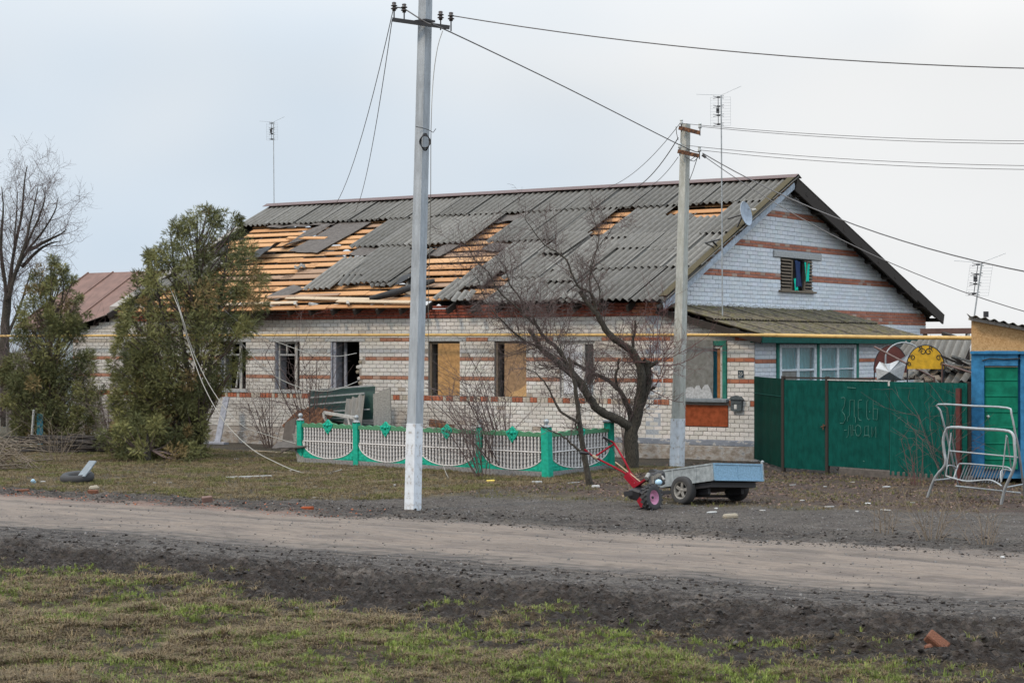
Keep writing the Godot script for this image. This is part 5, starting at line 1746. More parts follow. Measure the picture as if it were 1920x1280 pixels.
func make_poles() -> void:
	var b := Vector3(-1.577, 0, -30.36)
	var top := Vector3(-1.369, 8.607, -30.6)
	var t := thing("utility_pole", "tall square concrete pole in the foreground, whitewashed at its foot", "utility pole", b, "concrete utility poles")
	var m := MB.new()
	post4(m, b - Vector3(0, 0.4, 0), top, 0.186, 0.155, 0.12)
	part(t, "shaft", m, M.pole_concrete)
	m = MB.new()
	post4(m, b - Vector3(0, 0.4, 0), b.lerp(top, 0.158), 0.192, 0.187, 0.12)
	part(t, "whitewashed_foot", m, M.whitewash)
	m = MB.new()
	var bd := Vector3(-1.59, -0.02, -30.6)
	m.box(b.lerp(top, 0.9015), Vector3(0.235, 0.03, 0.235), Basis(Vector3.UP, 0.12 + PI / 4))
	m.bar(Vector3(-1.9, 7.757, -30.4), Vector3(-0.988, 7.63, -30.4), 0.05, 0.06)
	part(t, "crossarm", m, M.black_metal)
	for q in [Vector3(-1.87, 7.892, -30.4), Vector3(-1.71, 7.867, -30.4), Vector3(-1.132, 7.749, -30.4), Vector3(-0.967, 7.732, -30.4)]:
		insulator(t, q, true)
	m = MB.new()
	for k in 5:
		var pts := []
		for s in 17:
			var a := TAU * s / 16.0
			pts.append(Vector3(-1.376, 5.813, -30.38) + Vector3(cos(a) * (0.062 + 0.007 * k), sin(a) * (0.14 - 0.012 * k), 0.01 * k - 0.01 * sin(a * 2.0)))
		m.tube(pts, [0.006], 5)
	m.tube([Vector3(-1.528, 6.06, -30.4), Vector3(-1.435, 6.041, -30.38), Vector3(-1.325, 6.007, -30.38), Vector3(-1.25, 5.967, -30.4), Vector3(-1.206, 6.02, -30.35)], [0.006], 5)
	part(t, "wire_coil", m, M.black_metal)
	# second pole by the house
	b = Vector3(3.537, 0, -41.213)
	top = Vector3(3.731, 7.371, -41.2)
	t = thing("utility_pole", "shorter mossy concrete pole beside the house, whitewashed at its foot", "utility pole", b, "concrete utility poles")
	m = MB.new()
	post4(m, b - Vector3(0, 0.4, 0), top, 0.225, 0.15, 0.1)
	part(t, "shaft", m, M.old_pole)
	m = MB.new()
	post4(m, b - Vector3(0, 0.4, 0), b.lerp(top, 0.142), 0.235, 0.228, 0.1)
	part(t, "whitewashed_foot", m, M.whitewash)
	for q in [[Vector3(3.565, 7.268, -41), Vector3(4.02, 7.154, -41)], [Vector3(3.542, 6.767, -41), Vector3(3.998, 6.664, -41)]]:
		m = MB.new()
		m.bar(q[0], q[1], 0.06, 0.08)
		part(t, "crossarm", m, M.rust)
	for q in [Vector3(3.622, 7.336, -41), Vector3(4.02, 7.256, -41), Vector3(3.587, 6.824, -41), Vector3(4.009, 6.755, -41)]:
		insulator(t, q, false)
	m = MB.new()
	for q in [[Vector3(3.71, 6.663, -41.1), Vector3(3.825, 6.583, -41.1), Vector3(3.973, 6.697, -41.1)], [Vector3(3.802, 6.583, -41.1), Vector3(3.905, 6.56, -41.1), Vector3(4.007, 6.663, -41.1)], [Vector3(3.984, 6.674, -41.1), Vector3(3.882, 6.355, -41.1), Vector3(3.802, 6.149, -41.1)], [Vector3(3.516, 7.302, -41.1), Vector3(3.528, 7.154, -41.1), Vector3(3.562, 7.017, -41.1)]]:
		m.tube(q, [0.008], 5, false)
	m.rod(Vector3(4.066, 6.687, -41), Vector3(4.146, 6.63, -41), 0.03)
	part(t, "loose_ends", m, M.wire)
	# wires
	wire(Vector3(-1.875, 7.951, -30.4), Vector3(-5.51, 6.567, -57), 0.7, "slack wire drooping from the foreground pole to the ridge, left of two")
	wire(Vector3(-1.9, 7.757, -30.4), Vector3(-4.604, 6.528, -56), 0.55, "slack wire drooping from the foreground pole to the ridge, right of two")
	wire(Vector3(-0.937, 7.816, -30.4), Vector3(7.872, 6.322, -26), 0.18, "topmost wire leaving the foreground pole to the right edge", 0.009)
	run([Vector3(-1.875, 7.943, -30.4), Vector3(-1.714, 7.926, -30.4), Vector3(-1.342, 7.672, -30.2), Vector3(-0.977, 7.588, -30.6), Vector3(0.989, 7.395, -35.6), Vector3(3.581, 6.871, -40.8), Vector3(4.009, 6.744, -41)], "service cable slanting down between the two poles", 0.011, "wire", "overhead wires", "wire")
	wire(Vector3(4.077, 6.721, -41), Vector3(8.667, 3.63, -30), 0.35, "upper cable from the second pole across the gable to the right", 0.012)
	wire(Vector3(4.146, 6.63, -41), Vector3(9.533, 2.988, -33), 0.4, "lower cable from the second pole across the gable to the right", 0.009)
	wire(Vector3(3.633, 7.359, -41), Vector3(10.689, 6.549, -37), 0.1, "uppermost of the four level wires right of the second pole", 0.006)
	wire(Vector3(4.032, 7.291, -41), Vector3(10.544, 6.444, -36.5), 0.1, "second of the four level wires right of the second pole", 0.006)
	wire(Vector3(3.701, 6.892, -41), Vector3(10.4, 5.97, -36), 0.1, "third of the four level wires right of the second pole", 0.006)
	wire(Vector3(4.02, 6.789, -41), Vector3(10.4, 5.9, -36), 0.1, "lowest of the four level wires right of the second pole", 0.006)
	wire(Vector3(3.599, 7.37, -41), Vector3(2.4, 7.015, -54), 0.3, "leftmost wire falling from the second pole behind the ridge")
	wire(Vector3(3.553, 7.051, -41), Vector3(3.239, 6.917, -53), 0.2, "middle wire falling from the second pole behind the ridge", 0.011)
	wire(Vector3(3.553, 6.641, -41), Vector3(3.533, 6.932, -53), 0.15, "rightmost wire falling from the second pole behind the ridge")
	run([Vector3(-1.098, 7.58, -30.4), Vector3(-1.182, 7.301, -30.4), Vector3(-1.254, 6.808, -30.5), Vector3(-1.288, 6.021, -30.5), Vector3(-1.36, 4.797, -32), Vector3(-1.526, 3.259, -35), Vector3(-1.583, 1.913, -37), Vector3(-1.499, 0.999, -38), Vector3(-1.397, 0.19, -39), Vector3(-1.182, -0.039, -37), Vector3(-0.963, -0.018, -33)], "thin pale wire hanging down beside the foreground pole to the ground", 0.006, "pale_cable", "fallen cables")
	run([Vector3(-7.918, 3.948, -44.4), Vector3(-7.465, 3.426, -43), Vector3(-7.262, 2.709, -43), Vector3(-6.847, 1.763, -42.5), Vector3(-6.3, 0.955, -42), Vector3(-5.635, 0.402, -41.4), Vector3(-4.938, 0.14, -40.4), Vector3(-4.389, 0.017, -39.5), Vector3(-3.91, -0.022, -39.1), Vector3(-3.538, 0.042, -39.8)], "pale fallen cable looping from the large conifer to the fence foot", 0.01, "pale_cable", "fallen cables")
	run([Vector3(-7.819, 3.887, -44.4), Vector3(-7.406, 3.306, -43), Vector3(-7.143, 2.47, -43), Vector3(-6.611, 1.586, -42.5), Vector3(-5.95, 0.897, -42), Vector3(-5.367, 0.663, -42), Vector3(-4.702, 0.475, -41.8)], "pale fallen cable from the large conifer towards the fence end post", 0.009, "pale_cable", "fallen cables")
	run([Vector3(-6.906, 3.813, -44), Vector3(-6.661, 3.324, -44), Vector3(-6.233, 2.713, -44), Vector3(-5.683, 2.102, -44), Vector3(-5.133, 1.76, -44), Vector3(-4.522, 1.589, -44), Vector3(-4.033, 1.613, -44), Vector3(-3.625, 1.78, -45)], "pale fallen cable crossing the barred window", 0.009, "pale_cable", "fallen cables")
	run([Vector3(-6.869, 3.752, -44), Vector3(-6.478, 3.324, -44), Vector3(-5.867, 2.897, -44), Vector3(-5.256, 2.652, -44), Vector3(-4.644, 2.444, -44), Vector3(-4.033, 2.371, -44), Vector3(-3.65, 2.442, -45)], "upper pale fallen cable reaching the blown-out window", 0.009, "pale_cable", "fallen cables")
	run([Vector3(-5.931, -0.046, -35), Vector3(-5.444, -0.027, -35), Vector3(-4.958, -0.066, -35), Vector3(-4.181, -0.066, -35), Vector3(-3.631, -0.098, -34.4), Vector3(-3.435, -0.13, -33.6)], "pale wire lying in the grass near the road edge", 0.008, "pale_cable", "fallen cables")


# ---------------------------------------------------------------- garden fence
func make_fence() -> void:
	var p0 := Vector3(-4.736, 0, -43.166)
	var p1 := Vector3(0.709, 0, -38.109)
	var p2 := Vector3(2.067, 0, -40.661)
	var t := thing("garden_fence", "low ornamental concrete fence in green and white", "fence", p0)
	var bal := MB.new()
	var prof := []
	for k in 13:
		var f := k / 12.0
		prof.append(Vector2(0.019 + 0.011 * absf(sin(f * PI * 4.0)), f))
	bal.lathe(prof, 7)
	var bmesh := bal.mesh()
	var spots := []
	for k in 4:
		spots.append([p0.lerp(p1, k / 4.0), p0.lerp(p1, (k + 1) / 4.0)])
	spots.append([p1, p2])
	for s in spots:
		panel(t, s[0], s[1], bmesh)
	for k in 6:
		var p: Vector3 = p0.lerp(p1, k / 4.0) if k < 5 else p2
		var h: float = 0.93 if k < 4 else 0.98
		var m := MB.new()
		var w := 0.13 if k < 4 else 0.17
		var lean := Vector3(rng.randf_range(-0.03, 0.0), 0, 0.0)
		post4(m, p + Vector3(0, -0.15, 0), p + Vector3(0, h, 0) + lean, w, w * 0.95, PI / 4 - 0.6)
		var o := part(t, "post", m, M.fence_green)
		m = MB.new()
		var q := p + Vector3(0, h, 0) + lean
		m.lathe([Vector2(0.001, 0.0), Vector2(w * 0.62, 0.0), Vector2(w * 0.62, 0.03), Vector2(0.03, 0.05), Vector2(0.03, 0.07), Vector2(0.055, 0.1), Vector2(0.055, 0.13), Vector2(0.03, 0.165), Vector2(0.001, 0.17)] if k != 5 else [Vector2(0.001, 0.0), Vector2(w * 0.8, 0.0), Vector2(w * 0.75, 0.05), Vector2(0.001, 0.06)], 10, Transform3D(Basis(), q))
		part(o, "finial", m, M.galvanised)


func panel(t: Node3D, a: Vector3, b: Vector3, bmesh: Mesh) -> void:
	var x := (b - a)
	var w := x.length() - 0.12
	x = x.normalized()
	var xf := Transform3D(Basis(x, Vector3.UP, x.cross(Vector3.UP)), a + x * 0.06 - origin_of[t])
	var node := MeshInstance3D.new()
	var m := MB.new()
	m.box(Vector3(w / 2, 0.42, -0.03), Vector3(w, 0.86, 0.03))
	m.box(Vector3(w / 2, 0.0, 0), Vector3(w, 0.2, 0.07))
	node.mesh = m.mesh()
	node.material_override = M.fence_grey
	node.name = numbered(t, "panel")
	node.transform = xf
	t.add_child(node, true)
	origin_of[node] = Vector3.ZERO
	# green corners under the arch
	m = MB.new()
	var y0 := 0.1
	var ym := 0.47
	for side in 2:
		var poly := PackedVector2Array([Vector2(0, y0), Vector2(w / 2, y0)])
		for k in 13:
			var f := k / 12.0 * PI / 2
			poly.append(Vector2(w / 2 - sin(f) * (w / 2 - 0.01), ym - cos(f) * (ym - y0 - 0.015)))
		if side:
			for k in poly.size():
				poly[k].x = w - poly[k].x
		m.prism(poly, 0.04, Transform3D(Basis(), Vector3(0, 0, 0.005)))
	for r in 5:
		for k in 14:
			var bx := 0.06 + k * 0.13 + (0.065 if r % 2 else 0.0)
			var by := 0.14 + r * 0.065
			var e := 1.0 - pow((bx - w / 2) / (w / 2), 2)
			if bx < w - 0.05 and by + 0.03 < ym - (ym - y0) * sqrt(maxf(e, 0.0)) - 0.015:
				m.box(Vector3(bx, by, 0.027), Vector3(0.115, 0.052, 0.014), Basis(), 0.005)
	part(node, "green_corners", m, M.fence_green)
	# rails and the arch rib
	m = MB.new()
	m.box(Vector3(w / 2, ym + 0.012, 0.02), Vector3(w - 0.04, 0.03, 0.04), Basis(), 0.01)
	var pts := []
	for k in 25:
		var f := PI * k / 24.0
		pts.append(Vector3(w / 2 - cos(f) * (w / 2 - 0.02), ym - sin(f) * (ym - y0 - 0.015), 0.025))
	m.tube(pts, [0.014], 6)
	part(node, "rail", m, M.baluster)
	# top border with its crest
	m = MB.new()
	var poly := PackedVector2Array([Vector2(0, 0.79), Vector2(w / 2 - 0.12, 0.79), Vector2(w / 2, 0.66), Vector2(w / 2 + 0.12, 0.79), Vector2(w, 0.79)])
	for k in 41:
		var f := 1.0 - k / 40.0
		var y := 0.86 + 0.015 * sin(f * 44.0) + 0.025 * sin(f * PI)
		if absf(f - 0.5) < 0.075:
			y += 0.09 * (1.0 - absf(f - 0.5) / 0.09)
		poly.append(Vector2(w * f, y))
	m.prism(poly, 0.05, Transform3D(Basis(), Vector3(0, 0, 0.01)))
	part(node, "top_border", m, M.fence_green_dirty)
	m = MB.new()
	m.prism(PackedVector2Array([Vector2(w / 2, 0.65), Vector2(w / 2 + 0.14, 0.8), Vector2(w / 2 + 0.17, 0.88), Vector2(w / 2 + 0.08, 0.91), Vector2(w / 2, 0.985), Vector2(w / 2 - 0.08, 0.91), Vector2(w / 2 - 0.17, 0.88), Vector2(w / 2 - 0.14, 0.8)]), 0.03, Transform3D(Basis(), Vector3(0, 0, 0.035)))
	for q in [[0.0, 0.85, 0.05], [-0.09, 0.86, 0.035], [0.09, 0.86, 0.035], [0.0, 0.74, 0.03]]:
		m.ball(Vector3(w / 2 + q[0], q[1], 0.05), Vector3(q[2], q[2], 0.022), 4, 8)
	part(node, "crest", m, M.fence_green)
	var n := 18
	for k in n:
		for tier in 2:
			var bx := w * (k + 0.7) / (n + 0.4)
			var y1 := 0.8 if tier else ym
			var e := sqrt(maxf(1.0 - pow((bx - w / 2) / (w / 2 - 0.02), 2), 0.0))
			var yy := ym + 0.02 if tier else ym - (ym - y0 - 0.015) * e
			if y1 - yy < 0.05 or tier and absf(bx - w / 2) < 0.03:
				continue
			var o := MeshInstance3D.new()
			o.name = numbered(node, "baluster")
			o.mesh = bmesh
			o.material_override = M.baluster
			o.transform = Transform3D(Basis.from_scale(Vector3(1, y1 - yy, 1)), Vector3(bx, yy, 0.01))
			node.add_child(o, true)


# ---------------------------------------------------------------- gate
func make_gate() -> void:
	var a := Vector3(5.66, 0, -40.0)
	var gx := Vector3(2.94, 0, 4.0).normalized()
	var gb := Basis(gx, Vector3.UP, gx.cross(Vector3.UP))
	var rib := func(x: float, _z: float) -> float: return 0.012 * clampf(2.2 * cos(x * TAU / 0.14), -1, 1)
	var t := thing("yard_gate", "dark green sheet-metal yard gate with chalked words", "gate", a, "", gb)
	for q in [[0.04, 1.22, 1.9, 0.07, "gate_green", 0.0], [1.31, 2.95, 1.9, 0.17, "gate_green", 0.0]]:
		var m := MB.new()
		m.sheet(q[1] - q[0], q[2] - q[3], int((q[1] - q[0]) / 0.0117), 1, 0.003, func(x, z): return 0.35 * rib.call(x, z), Transform3D(Basis(Vector3.RIGHT, Vector3(0, 0, 1), Vector3.DOWN), Vector3(q[0], q[2], 0.012)))
		var leaf := part(t, "leaf", m, M[q[4]])
		m = MB.new()
		for y in [q[3] + 0.03, q[2] - 0.03]:
			m.box(Vector3((q[0] + q[1]) / 2, y, -0.03), Vector3(q[1] - q[0], 0.04, 0.04))
		part(leaf, "frame", m, M.black_metal)
	for x in [0.0, 1.265]:
		var m := MB.new()
		m.box(Vector3(x, 0.95, 0.0), Vector3(0.075, 2.06, 0.075), Basis(), 0.008)
		part(t, "post", m, M.dark_wood)
	var m := MB.new()
	m.box(Vector3(1.25, 1.945, -0.01), Vector3(2.5, 0.035, 0.05))
	part(t, "top_rail", m, M.dark_wood)
	m = MB.new()
	m.box(Vector3(2.1, 1.915, 0.01), Vector3(1.7, 0.02, 0.05))
	m.box(Vector3(2.96, 1.87, 0.02), Vector3(0.05, 0.11, 0.03))
	part(t, "pale_strip", m, M.old_white)
	m = MB.new()
	m.rod(Vector3(1.2, 1.02, 0.05), Vector3(1.2, 0.9, 0.06), 0.012)
	m.rod(Vector3(1.12, 0.95, 0.04), Vector3(1.26, 0.99, 0.07), 0.012)
	part(t, "latch", m, M.rust)
	m = MB.new()
	for st in [[Vector3(1.673, 1.557, 0.03), Vector3(1.756, 1.566, 0.03), Vector3(1.783, 1.54, 0.03), Vector3(1.765, 1.405, 0.03), Vector3(1.692, 1.296, 0.03), Vector3(1.765, 1.218, 0.03), Vector3(1.792, 1.138, 0.03), Vector3(1.728, 1.043, 0.03), Vector3(1.637, 1.047, 0.03)], [Vector3(1.847, 1.093, 0.03), Vector3(1.856, 1.167, 0.03), Vector3(1.902, 1.215, 0.03), Vector3(1.914, 1.518, 0.03), Vector3(2.029, 1.521, 0.03), Vector3(2.029, 1.198, 0.03), Vector3(2.065, 1.166, 0.03), Vector3(2.065, 1.073, 0.03)], [Vector3(2.236, 1.529, 0.03), Vector3(2.164, 1.521, 0.03), Vector3(2.137, 1.48, 0.03), Vector3(2.139, 1.361, 0.03), Vector3(2.218, 1.363, 0.03), Vector3(2.139, 1.361, 0.03), Vector3(2.139, 1.175, 0.03), Vector3(2.173, 1.123, 0.03), Vector3(2.227, 1.118, 0.03)], [Vector3(2.406, 1.526, 0.03), Vector3(2.37, 1.499, 0.03), Vector3(2.365, 1.208, 0.03), Vector3(2.388, 1.156, 0.03), Vector3(2.432, 1.137, 0.03), Vector3(2.459, 1.158, 0.03)], [Vector3(2.539, 1.522, 0.03), Vector3(2.539, 1.147, 0.03), Vector3(2.645, 1.147, 0.03), Vector3(2.662, 1.361, 0.03), Vector3(2.548, 1.361, 0.03)], [Vector3(1.756, 0.91, 0.03), Vector3(1.82, 0.912, 0.03)], [Vector3(1.82, 0.765, 0.03), Vector3(1.865, 0.806, 0.03), Vector3(1.884, 1.007, 0.03), Vector3(1.938, 1.023, 0.03), Vector3(1.947, 0.796, 0.03)], [Vector3(1.993, 1.024, 0.03), Vector3(1.993, 0.811, 0.03), Vector3(1.993, 0.918, 0.03), Vector3(2.074, 0.92, 0.03), Vector3(2.065, 0.987, 0.03), Vector3(2.128, 1.029, 0.03), Vector3(2.2, 0.991, 0.03), Vector3(2.218, 0.885, 0.03), Vector3(2.164, 0.811, 0.03), Vector3(2.092, 0.815, 0.03), Vector3(2.065, 0.88, 0.03), Vector3(2.065, 0.92, 0.03)], [Vector3(2.281, 0.795, 0.03), Vector3(2.299, 0.822, 0.03), Vector3(2.423, 0.827, 0.03), Vector3(2.432, 0.787, 0.03)], [Vector3(2.308, 0.822, 0.03), Vector3(2.316, 0.995, 0.03), Vector3(2.406, 1.024, 0.03), Vector3(2.406, 0.826, 0.03)], [Vector3(2.503, 1.001, 0.03), Vector3(2.503, 0.803, 0.03), Vector3(2.61, 1.011, 0.03), Vector3(2.61, 0.794, 0.03)], [Vector3(1.838, 1.768, 0.03), Vector3(2.074, 1.758, 0.03)], [Vector3(2.263, 0.317, 0.03), Vector3(2.308, 0.306, 0.03)]]:
		m.tube(st.map(func(p): return p + Vector3(0, 0, -0.004)), [0.0065], 4)
	m.ball(([[Vector3(2.447, 1.299, 0.03), Vector3(2.447, 1.297, 0.03)]][0][0]), Vector3(0.012, 0.012, 0.006), 4, 6)
	part(t, "chalk_writing", m, M.chalk)
	# fence sections left and right of it
	m = MB.new()
	var c0 := hw(Vector3(0.02, 0, 0.03))
	var fx := a - c0
	var fl := fx.length() - 0.05
	fx = fx.normalized()
	var fb := Basis(fx, Vector3.UP, fx.cross(Vector3.UP))
	var s := thing("metal_fence_section", "narrow dark green metal sheet between house corner and gate post", "fence", c0, "green metal fence sections", fb)
	m.sheet(fl, 1.86, int(fl / 0.0117), 1, 0.003, rib, Transform3D(Basis(Vector3.RIGHT, Vector3(0, 0, 1), Vector3.DOWN), Vector3(0, 1.92, 0)))
	part(s, "sheet", m, M.gate_green_dark)
	m = MB.new()
	m.box(Vector3(fl / 2, 1.55, 0.02), Vector3(fl, 0.012, 0.02))
	part(s, "seam", m, M.gate_green_light)
	m = MB.new()
	m.sheet(1.93, 1.82, 165, 1, 0.003, rib, Transform3D(Basis(Vector3.RIGHT, Vector3(0, 0, 1), Vector3.DOWN), Vector3(2.99, 1.9, 0.03)))
	s = thing("metal_fence_section", "wide ribbed green metal sheet right of the gate, behind the bush", "fence", a, "green metal fence sections", gb)
	part(s, "sheet", m, M.gate_green_light)
	m = MB.new()
	m.box(Vector3(2.97, 0.95, -0.03), Vector3(0.07, 1.95, 0.07))
	m.box(Vector3(4.9, 0.95, -0.03), Vector3(0.07, 1.95, 0.07))
	part(s, "post", m, M.dark_wood)
	m = MB.new()
	m.box(Vector3(3.3, 0.02, -0.02), Vector3(3.4, 0.28, 0.1), Basis(), 0.02)
	part(s, "footing", m, M.felt)
	m = MB.new()
	m.box(Vector3(4.75, 0.9, 0.08), Vector3(0.1, 1.8, 0.05))
	part(s, "end_plank", m, M.maroon_paint)


# ---------------------------------------------------------------- things in the yard and on the walls
func make_yard() -> void:
	# letter box
	var mb := thing("letter_box", "dark grey house-shaped letter box on the brick wall", "mailbox", hw(Vector3(-0.42, 1.13, 0)), "", Basis(EX, Vector3.UP, EZ))
	var m := MB.new()
	m.prism(PackedVector2Array([Vector2(-0.13, 0.02), Vector2(-0.11, 0.0), Vector2(0.11, 0.0), Vector2(0.13, 0.02), Vector2(0.14, 0.26), Vector2(-0.14, 0.26)]), 0.09, Transform3D(Basis(), Vector3(0, 0, 0.05)))
	part(mb, "box", m, M.mailbox)
	m = MB.new()
	m.prism(PackedVector2Array([Vector2(-0.17, 0.262), Vector2(0.17, 0.262), Vector2(0.1, 0.33), Vector2(0, 0.36), Vector2(-0.1, 0.33)]), 0.13, Transform3D(Basis(), Vector3(0, 0, 0.066)))
	m.box(Vector3(0, 0.19, 0.1), Vector3(0.22, 0.025, 0.02))
	part(mb, "lid", m, M.mailbox)
	m = MB.new()
	m.box(Vector3(-0.01, 0.1, 0.098), Vector3(0.065, 0.1, 0.006))
	part(mb, "card", m, M.white_paint)
	# number plate
	mb = thing("number_plate", "small dark house number plate on the brick wall", "sign", hw(Vector3(-0.34, 1.9, 0)), "", Basis(EX, Vector3.UP, EZ))
	m = MB.new()
	m.box(Vector3(0, 0.07, 0.012), Vector3(0.14, 0.17, 0.012), Basis(), 0.004)
	part(mb, "plate", m, M.number_plate)
	for q in [["36", 0.062, 0.08, 48]]:
		var tm := TextMesh.new()
		var f := SystemFont.new()
		f.font_names = PackedStringArray(["Droid Sans"])
		tm.font = f
		tm.text = q[0]
		tm.font_size = 32
		tm.pixel_size = q[2] / 26.0
		tm.depth = 0.004
		var o := MeshInstance3D.new()
		o.name = numbered(mb, "number")
		o.mesh = tm
		o.material_override = M.white_paint
		o.position = Vector3(0, q[1] + 0.02, 0.021)
		mb.add_child(o, true)
	m = MB.new()
	m.box(Vector3(-0.012, 0.02, 0.019), Vector3(0.085, 0.035, 0.004))
	part(mb, "lower_strip", m, M.sill_metal)
	# white service pipes on the wall
	m = MB.new()
	m.tube([hw(Vector3(-2.35, 2.86, 0.06)), hw(Vector3(-2.35, 1.6, 0.06)), hw(Vector3(-2.45, 1.46, 0.06)), hw(Vector3(-3.0, 1.45, 0.06))], [0.016], 6)
	m.tube([hw(Vector3(-3.45, 2.8, 0.06)), hw(Vector3(-3.45, 1.9, 0.06))], [0.014], 6)
	solo("service_pipe", m, M.white_paint, "thin white pipe running down the wall behind the fruit tree", "pipe", hw(Vector3(-2.35, 1.5, 0.06)))
	# leaning debris at the wall
	var lean := func(called: String, label: String, cat: String, material: Material, p: Vector3, w: float, l: float, yaw: float, pitch: float, roll: float, wavy: bool, group := "") -> void:
		var e := MB.new()
		var f := wave if wavy else func(x, z): return 0.01 * sin(x * 5.0 + z * 3.0)
		e.sheet(w, l, maxi(8, int(w / 0.032)) if wavy else 8, 4, 0.01 if wavy else 0.025, f, Transform3D(Basis(EX, Vector3.UP, EZ) * Basis(Vector3.UP, yaw) * Basis(Vector3.RIGHT, pitch) * Basis(Vector3.UP, roll), p), 0.04, rng)
		solo(called, e, material, label, cat, p, group)
	lean.call("metal_sheet", "dark green ridged metal sheet leaning below the blown-out window", "sheet", M.green_sheet, hw(Vector3(-12.55, 0.75, 0.62)), 0.85, 2.15, PI / 2, 0.12, 0.0, true)
	m = MB.new()
	for k in 5:
		m.bar(hw(Vector3(-12.5, 1.47 - k * 0.19, 0.68 + 0.05 * k)), hw(Vector3(-10.4 - 0.25 * (k % 3), 1.62 - k * 0.2, 0.68 + 0.05 * k)), 0.03, 0.035)
	solo("sheet_ribs", m, M.lintel, "pale folded edges on the leaning green metal sheet", "sheet", hw(Vector3(-12.5, 1.0, 0.7)))
	m = MB.new()
	m.box(hw(Vector3(-11.45, 1.12, 0.66)), Vector3(2.1, 0.85, 0.012), Basis(EX, Vector3.UP, EZ) * Basis(Vector3.RIGHT, -0.2) * Basis(Vector3.BACK, 0.06))
	solo("metal_sheet", m, M.green_sheet, "flat dark green metal sheet standing against the wall under the broken window", "sheet", hw(Vector3(-11.45, 0.7, 0.66)))
	lean.call("slate_piece", "broken grey slate leaning right of the green metal sheet", "slate", M.grey_board, hw(Vector3(-10.35, 1.42, 0.75)), 0.5, 1.2, 0.0, 1.0, 0.42, false, "broken slates leaning on the house")
	lean.call("slate_piece", "broken grey slate leaning over the green metal sheet", "slate", M.slate_4, hw(Vector3(-11.15, 1.28, 0.8)), 0.55, 1.1, 0.0, 1.0, 0.3, true, "broken slates leaning on the house")
	m = MB.new()
	m.sheet(1.3, 0.8, 40, 3, 0.01, func(x, z): return wave(x, z) - 0.12 * pow((x - 0.65) / 0.65, 2), Transform3D(Basis(EX, Vector3.UP, EZ) * Basis(Vector3.RIGHT, 0.55), hw(Vector3(-12.65, 1.05, 1.0))), 0.05, rng)
	solo("rusty_sheet", m, M.rust, "dark rusty corrugated sheet behind the first fence panel", "sheet", hw(Vector3(-12.3, 0.8, 1.1)))
	m = MB.new()
	m.bar(hw(Vector3(-11.5, 0.93, 1.3)), hw(Vector3(-10.5, 0.82, 1.3)), 0.08, 0.07)
	m.bar(hw(Vector3(-10.5, 0.82, 1.3)), hw(Vector3(-10.35, 0.35, 1.3)), 0.08, 0.06)
	m.bar(hw(Vector3(-11.5, 0.93, 1.3)), hw(Vector3(-11.4, 0.4, 1.3)), 0.08, 0.06)
	m.bar(hw(Vector3(-10.7, 0.8, 1.3)), hw(Vector3(-10.6, 0.35, 1.3)), 0.05, 0.05)
	solo("window_frame", m, M.white_paint, "white window frame thrown behind the garden fence", "window frame", hw(Vector3(-11.0, 0.4, 1.3)))
	m = MB.new()
	m.bar(hw(Vector3(-15.65, 0.05, 0.75)), hw(Vector3(-15.6, 1.25, 0.45)), 0.2, 0.03, EZ)
	m.box(hw(Vector3(-15.6, 0.03, 0.9)), Vector3(0.8, 0.05, 0.2), Basis(EX, Vector3.UP, EZ))
	solo("painted_board", m, M.jamb, "lavender-grey board standing at the wall right of the large conifer", "board", hw(Vector3(-15.65, 0.0, 0.7)))
	for q in [[Vector3(-4.967, 0.637, -43.4), 0.55, 0.9, 0.4, 1.1, "grey crumpled sheet left of the fence end post"], [Vector3(-5.329, 0.435, -43.6), 0.9, 0.5, 0.1, 0.3, "dark flat sheet lying left of the fence end post"], [Vector3(-5.218, 0.872, -44.2), 0.4, 0.8, -0.3, 1.2, "grey broken sheet standing behind the fence end post"]]:
		lean.call("debris_sheet", q[5], "sheet", M.grey_board if q[3] > 0.2 else M.felt, q[0], q[1], q[2], q[3], q[4], 0.3, false, "broken sheets by the fence")
	m = MB.new()
	m.bar(Vector3(-6.491, 0, -47.686), Vector3(-5.318, 0, -46.469), 0.12, 0.06)
	solo("plank", m, M.pale_plank, "tan plank lying on the ground left of the fence", "plank", Vector3(-5.899, 0, -47.192))
	m = MB.new()
	m.bar(Vector3(-5.616, 0, -37.793), Vector3(-4.805, 0, -38.269), 0.1, 0.05)
	solo("plank", m, M.old_white, "pale pinkish plank lying in the dry grass", "plank", Vector3(-5.229, 0, -38.109))
	m = MB.new()
	for q in [[Vector3(-1.818, 0.913, -42.5), 0.16], [Vector3(-1.621, 0.861, -42.3), 0.12]]:
		m.bar(q[0], q[0] + Vector3(0.34, -0.05, 0.1), 0.12, q[1])
	solo("debris", m, M.rust, "brown broken piece lying behind the garden fence", "debris", Vector3(-1.771, 0.818, -42.5))
	# arched metal headboards behind the gate
	var arch := func(called: String, label: String, material: Material, cx: Vector3, w: float, h: float, scroll: bool) -> void:
		var t := thing(called, label, "bench back", Vector3(cx.x, 0, cx.z))
		var e := MB.new()
		var poly := PackedVector2Array()
		for k in 25:
			var f := PI * k / 24.0
			poly.append(Vector2(cos(f) * w / 2, sin(f) * h))
		poly.append(Vector2(-w / 2, -0.05))
		poly.append(Vector2(w / 2, -0.05))
		e.prism(poly, 0.03, Transform3D(Basis(Vector3.UP, -0.2), cx))
		part(t, "panel", e, material)
		e = MB.new()
		var pts := []
		for k in 25:
			var f := PI * k / 24.0
			pts.append(cx + Basis(Vector3.UP, -0.2) * Vector3(cos(f) * (w / 2 + 0.01), sin(f) * (h + 0.01), 0.0))
		e.tube(pts, [0.014], 6)
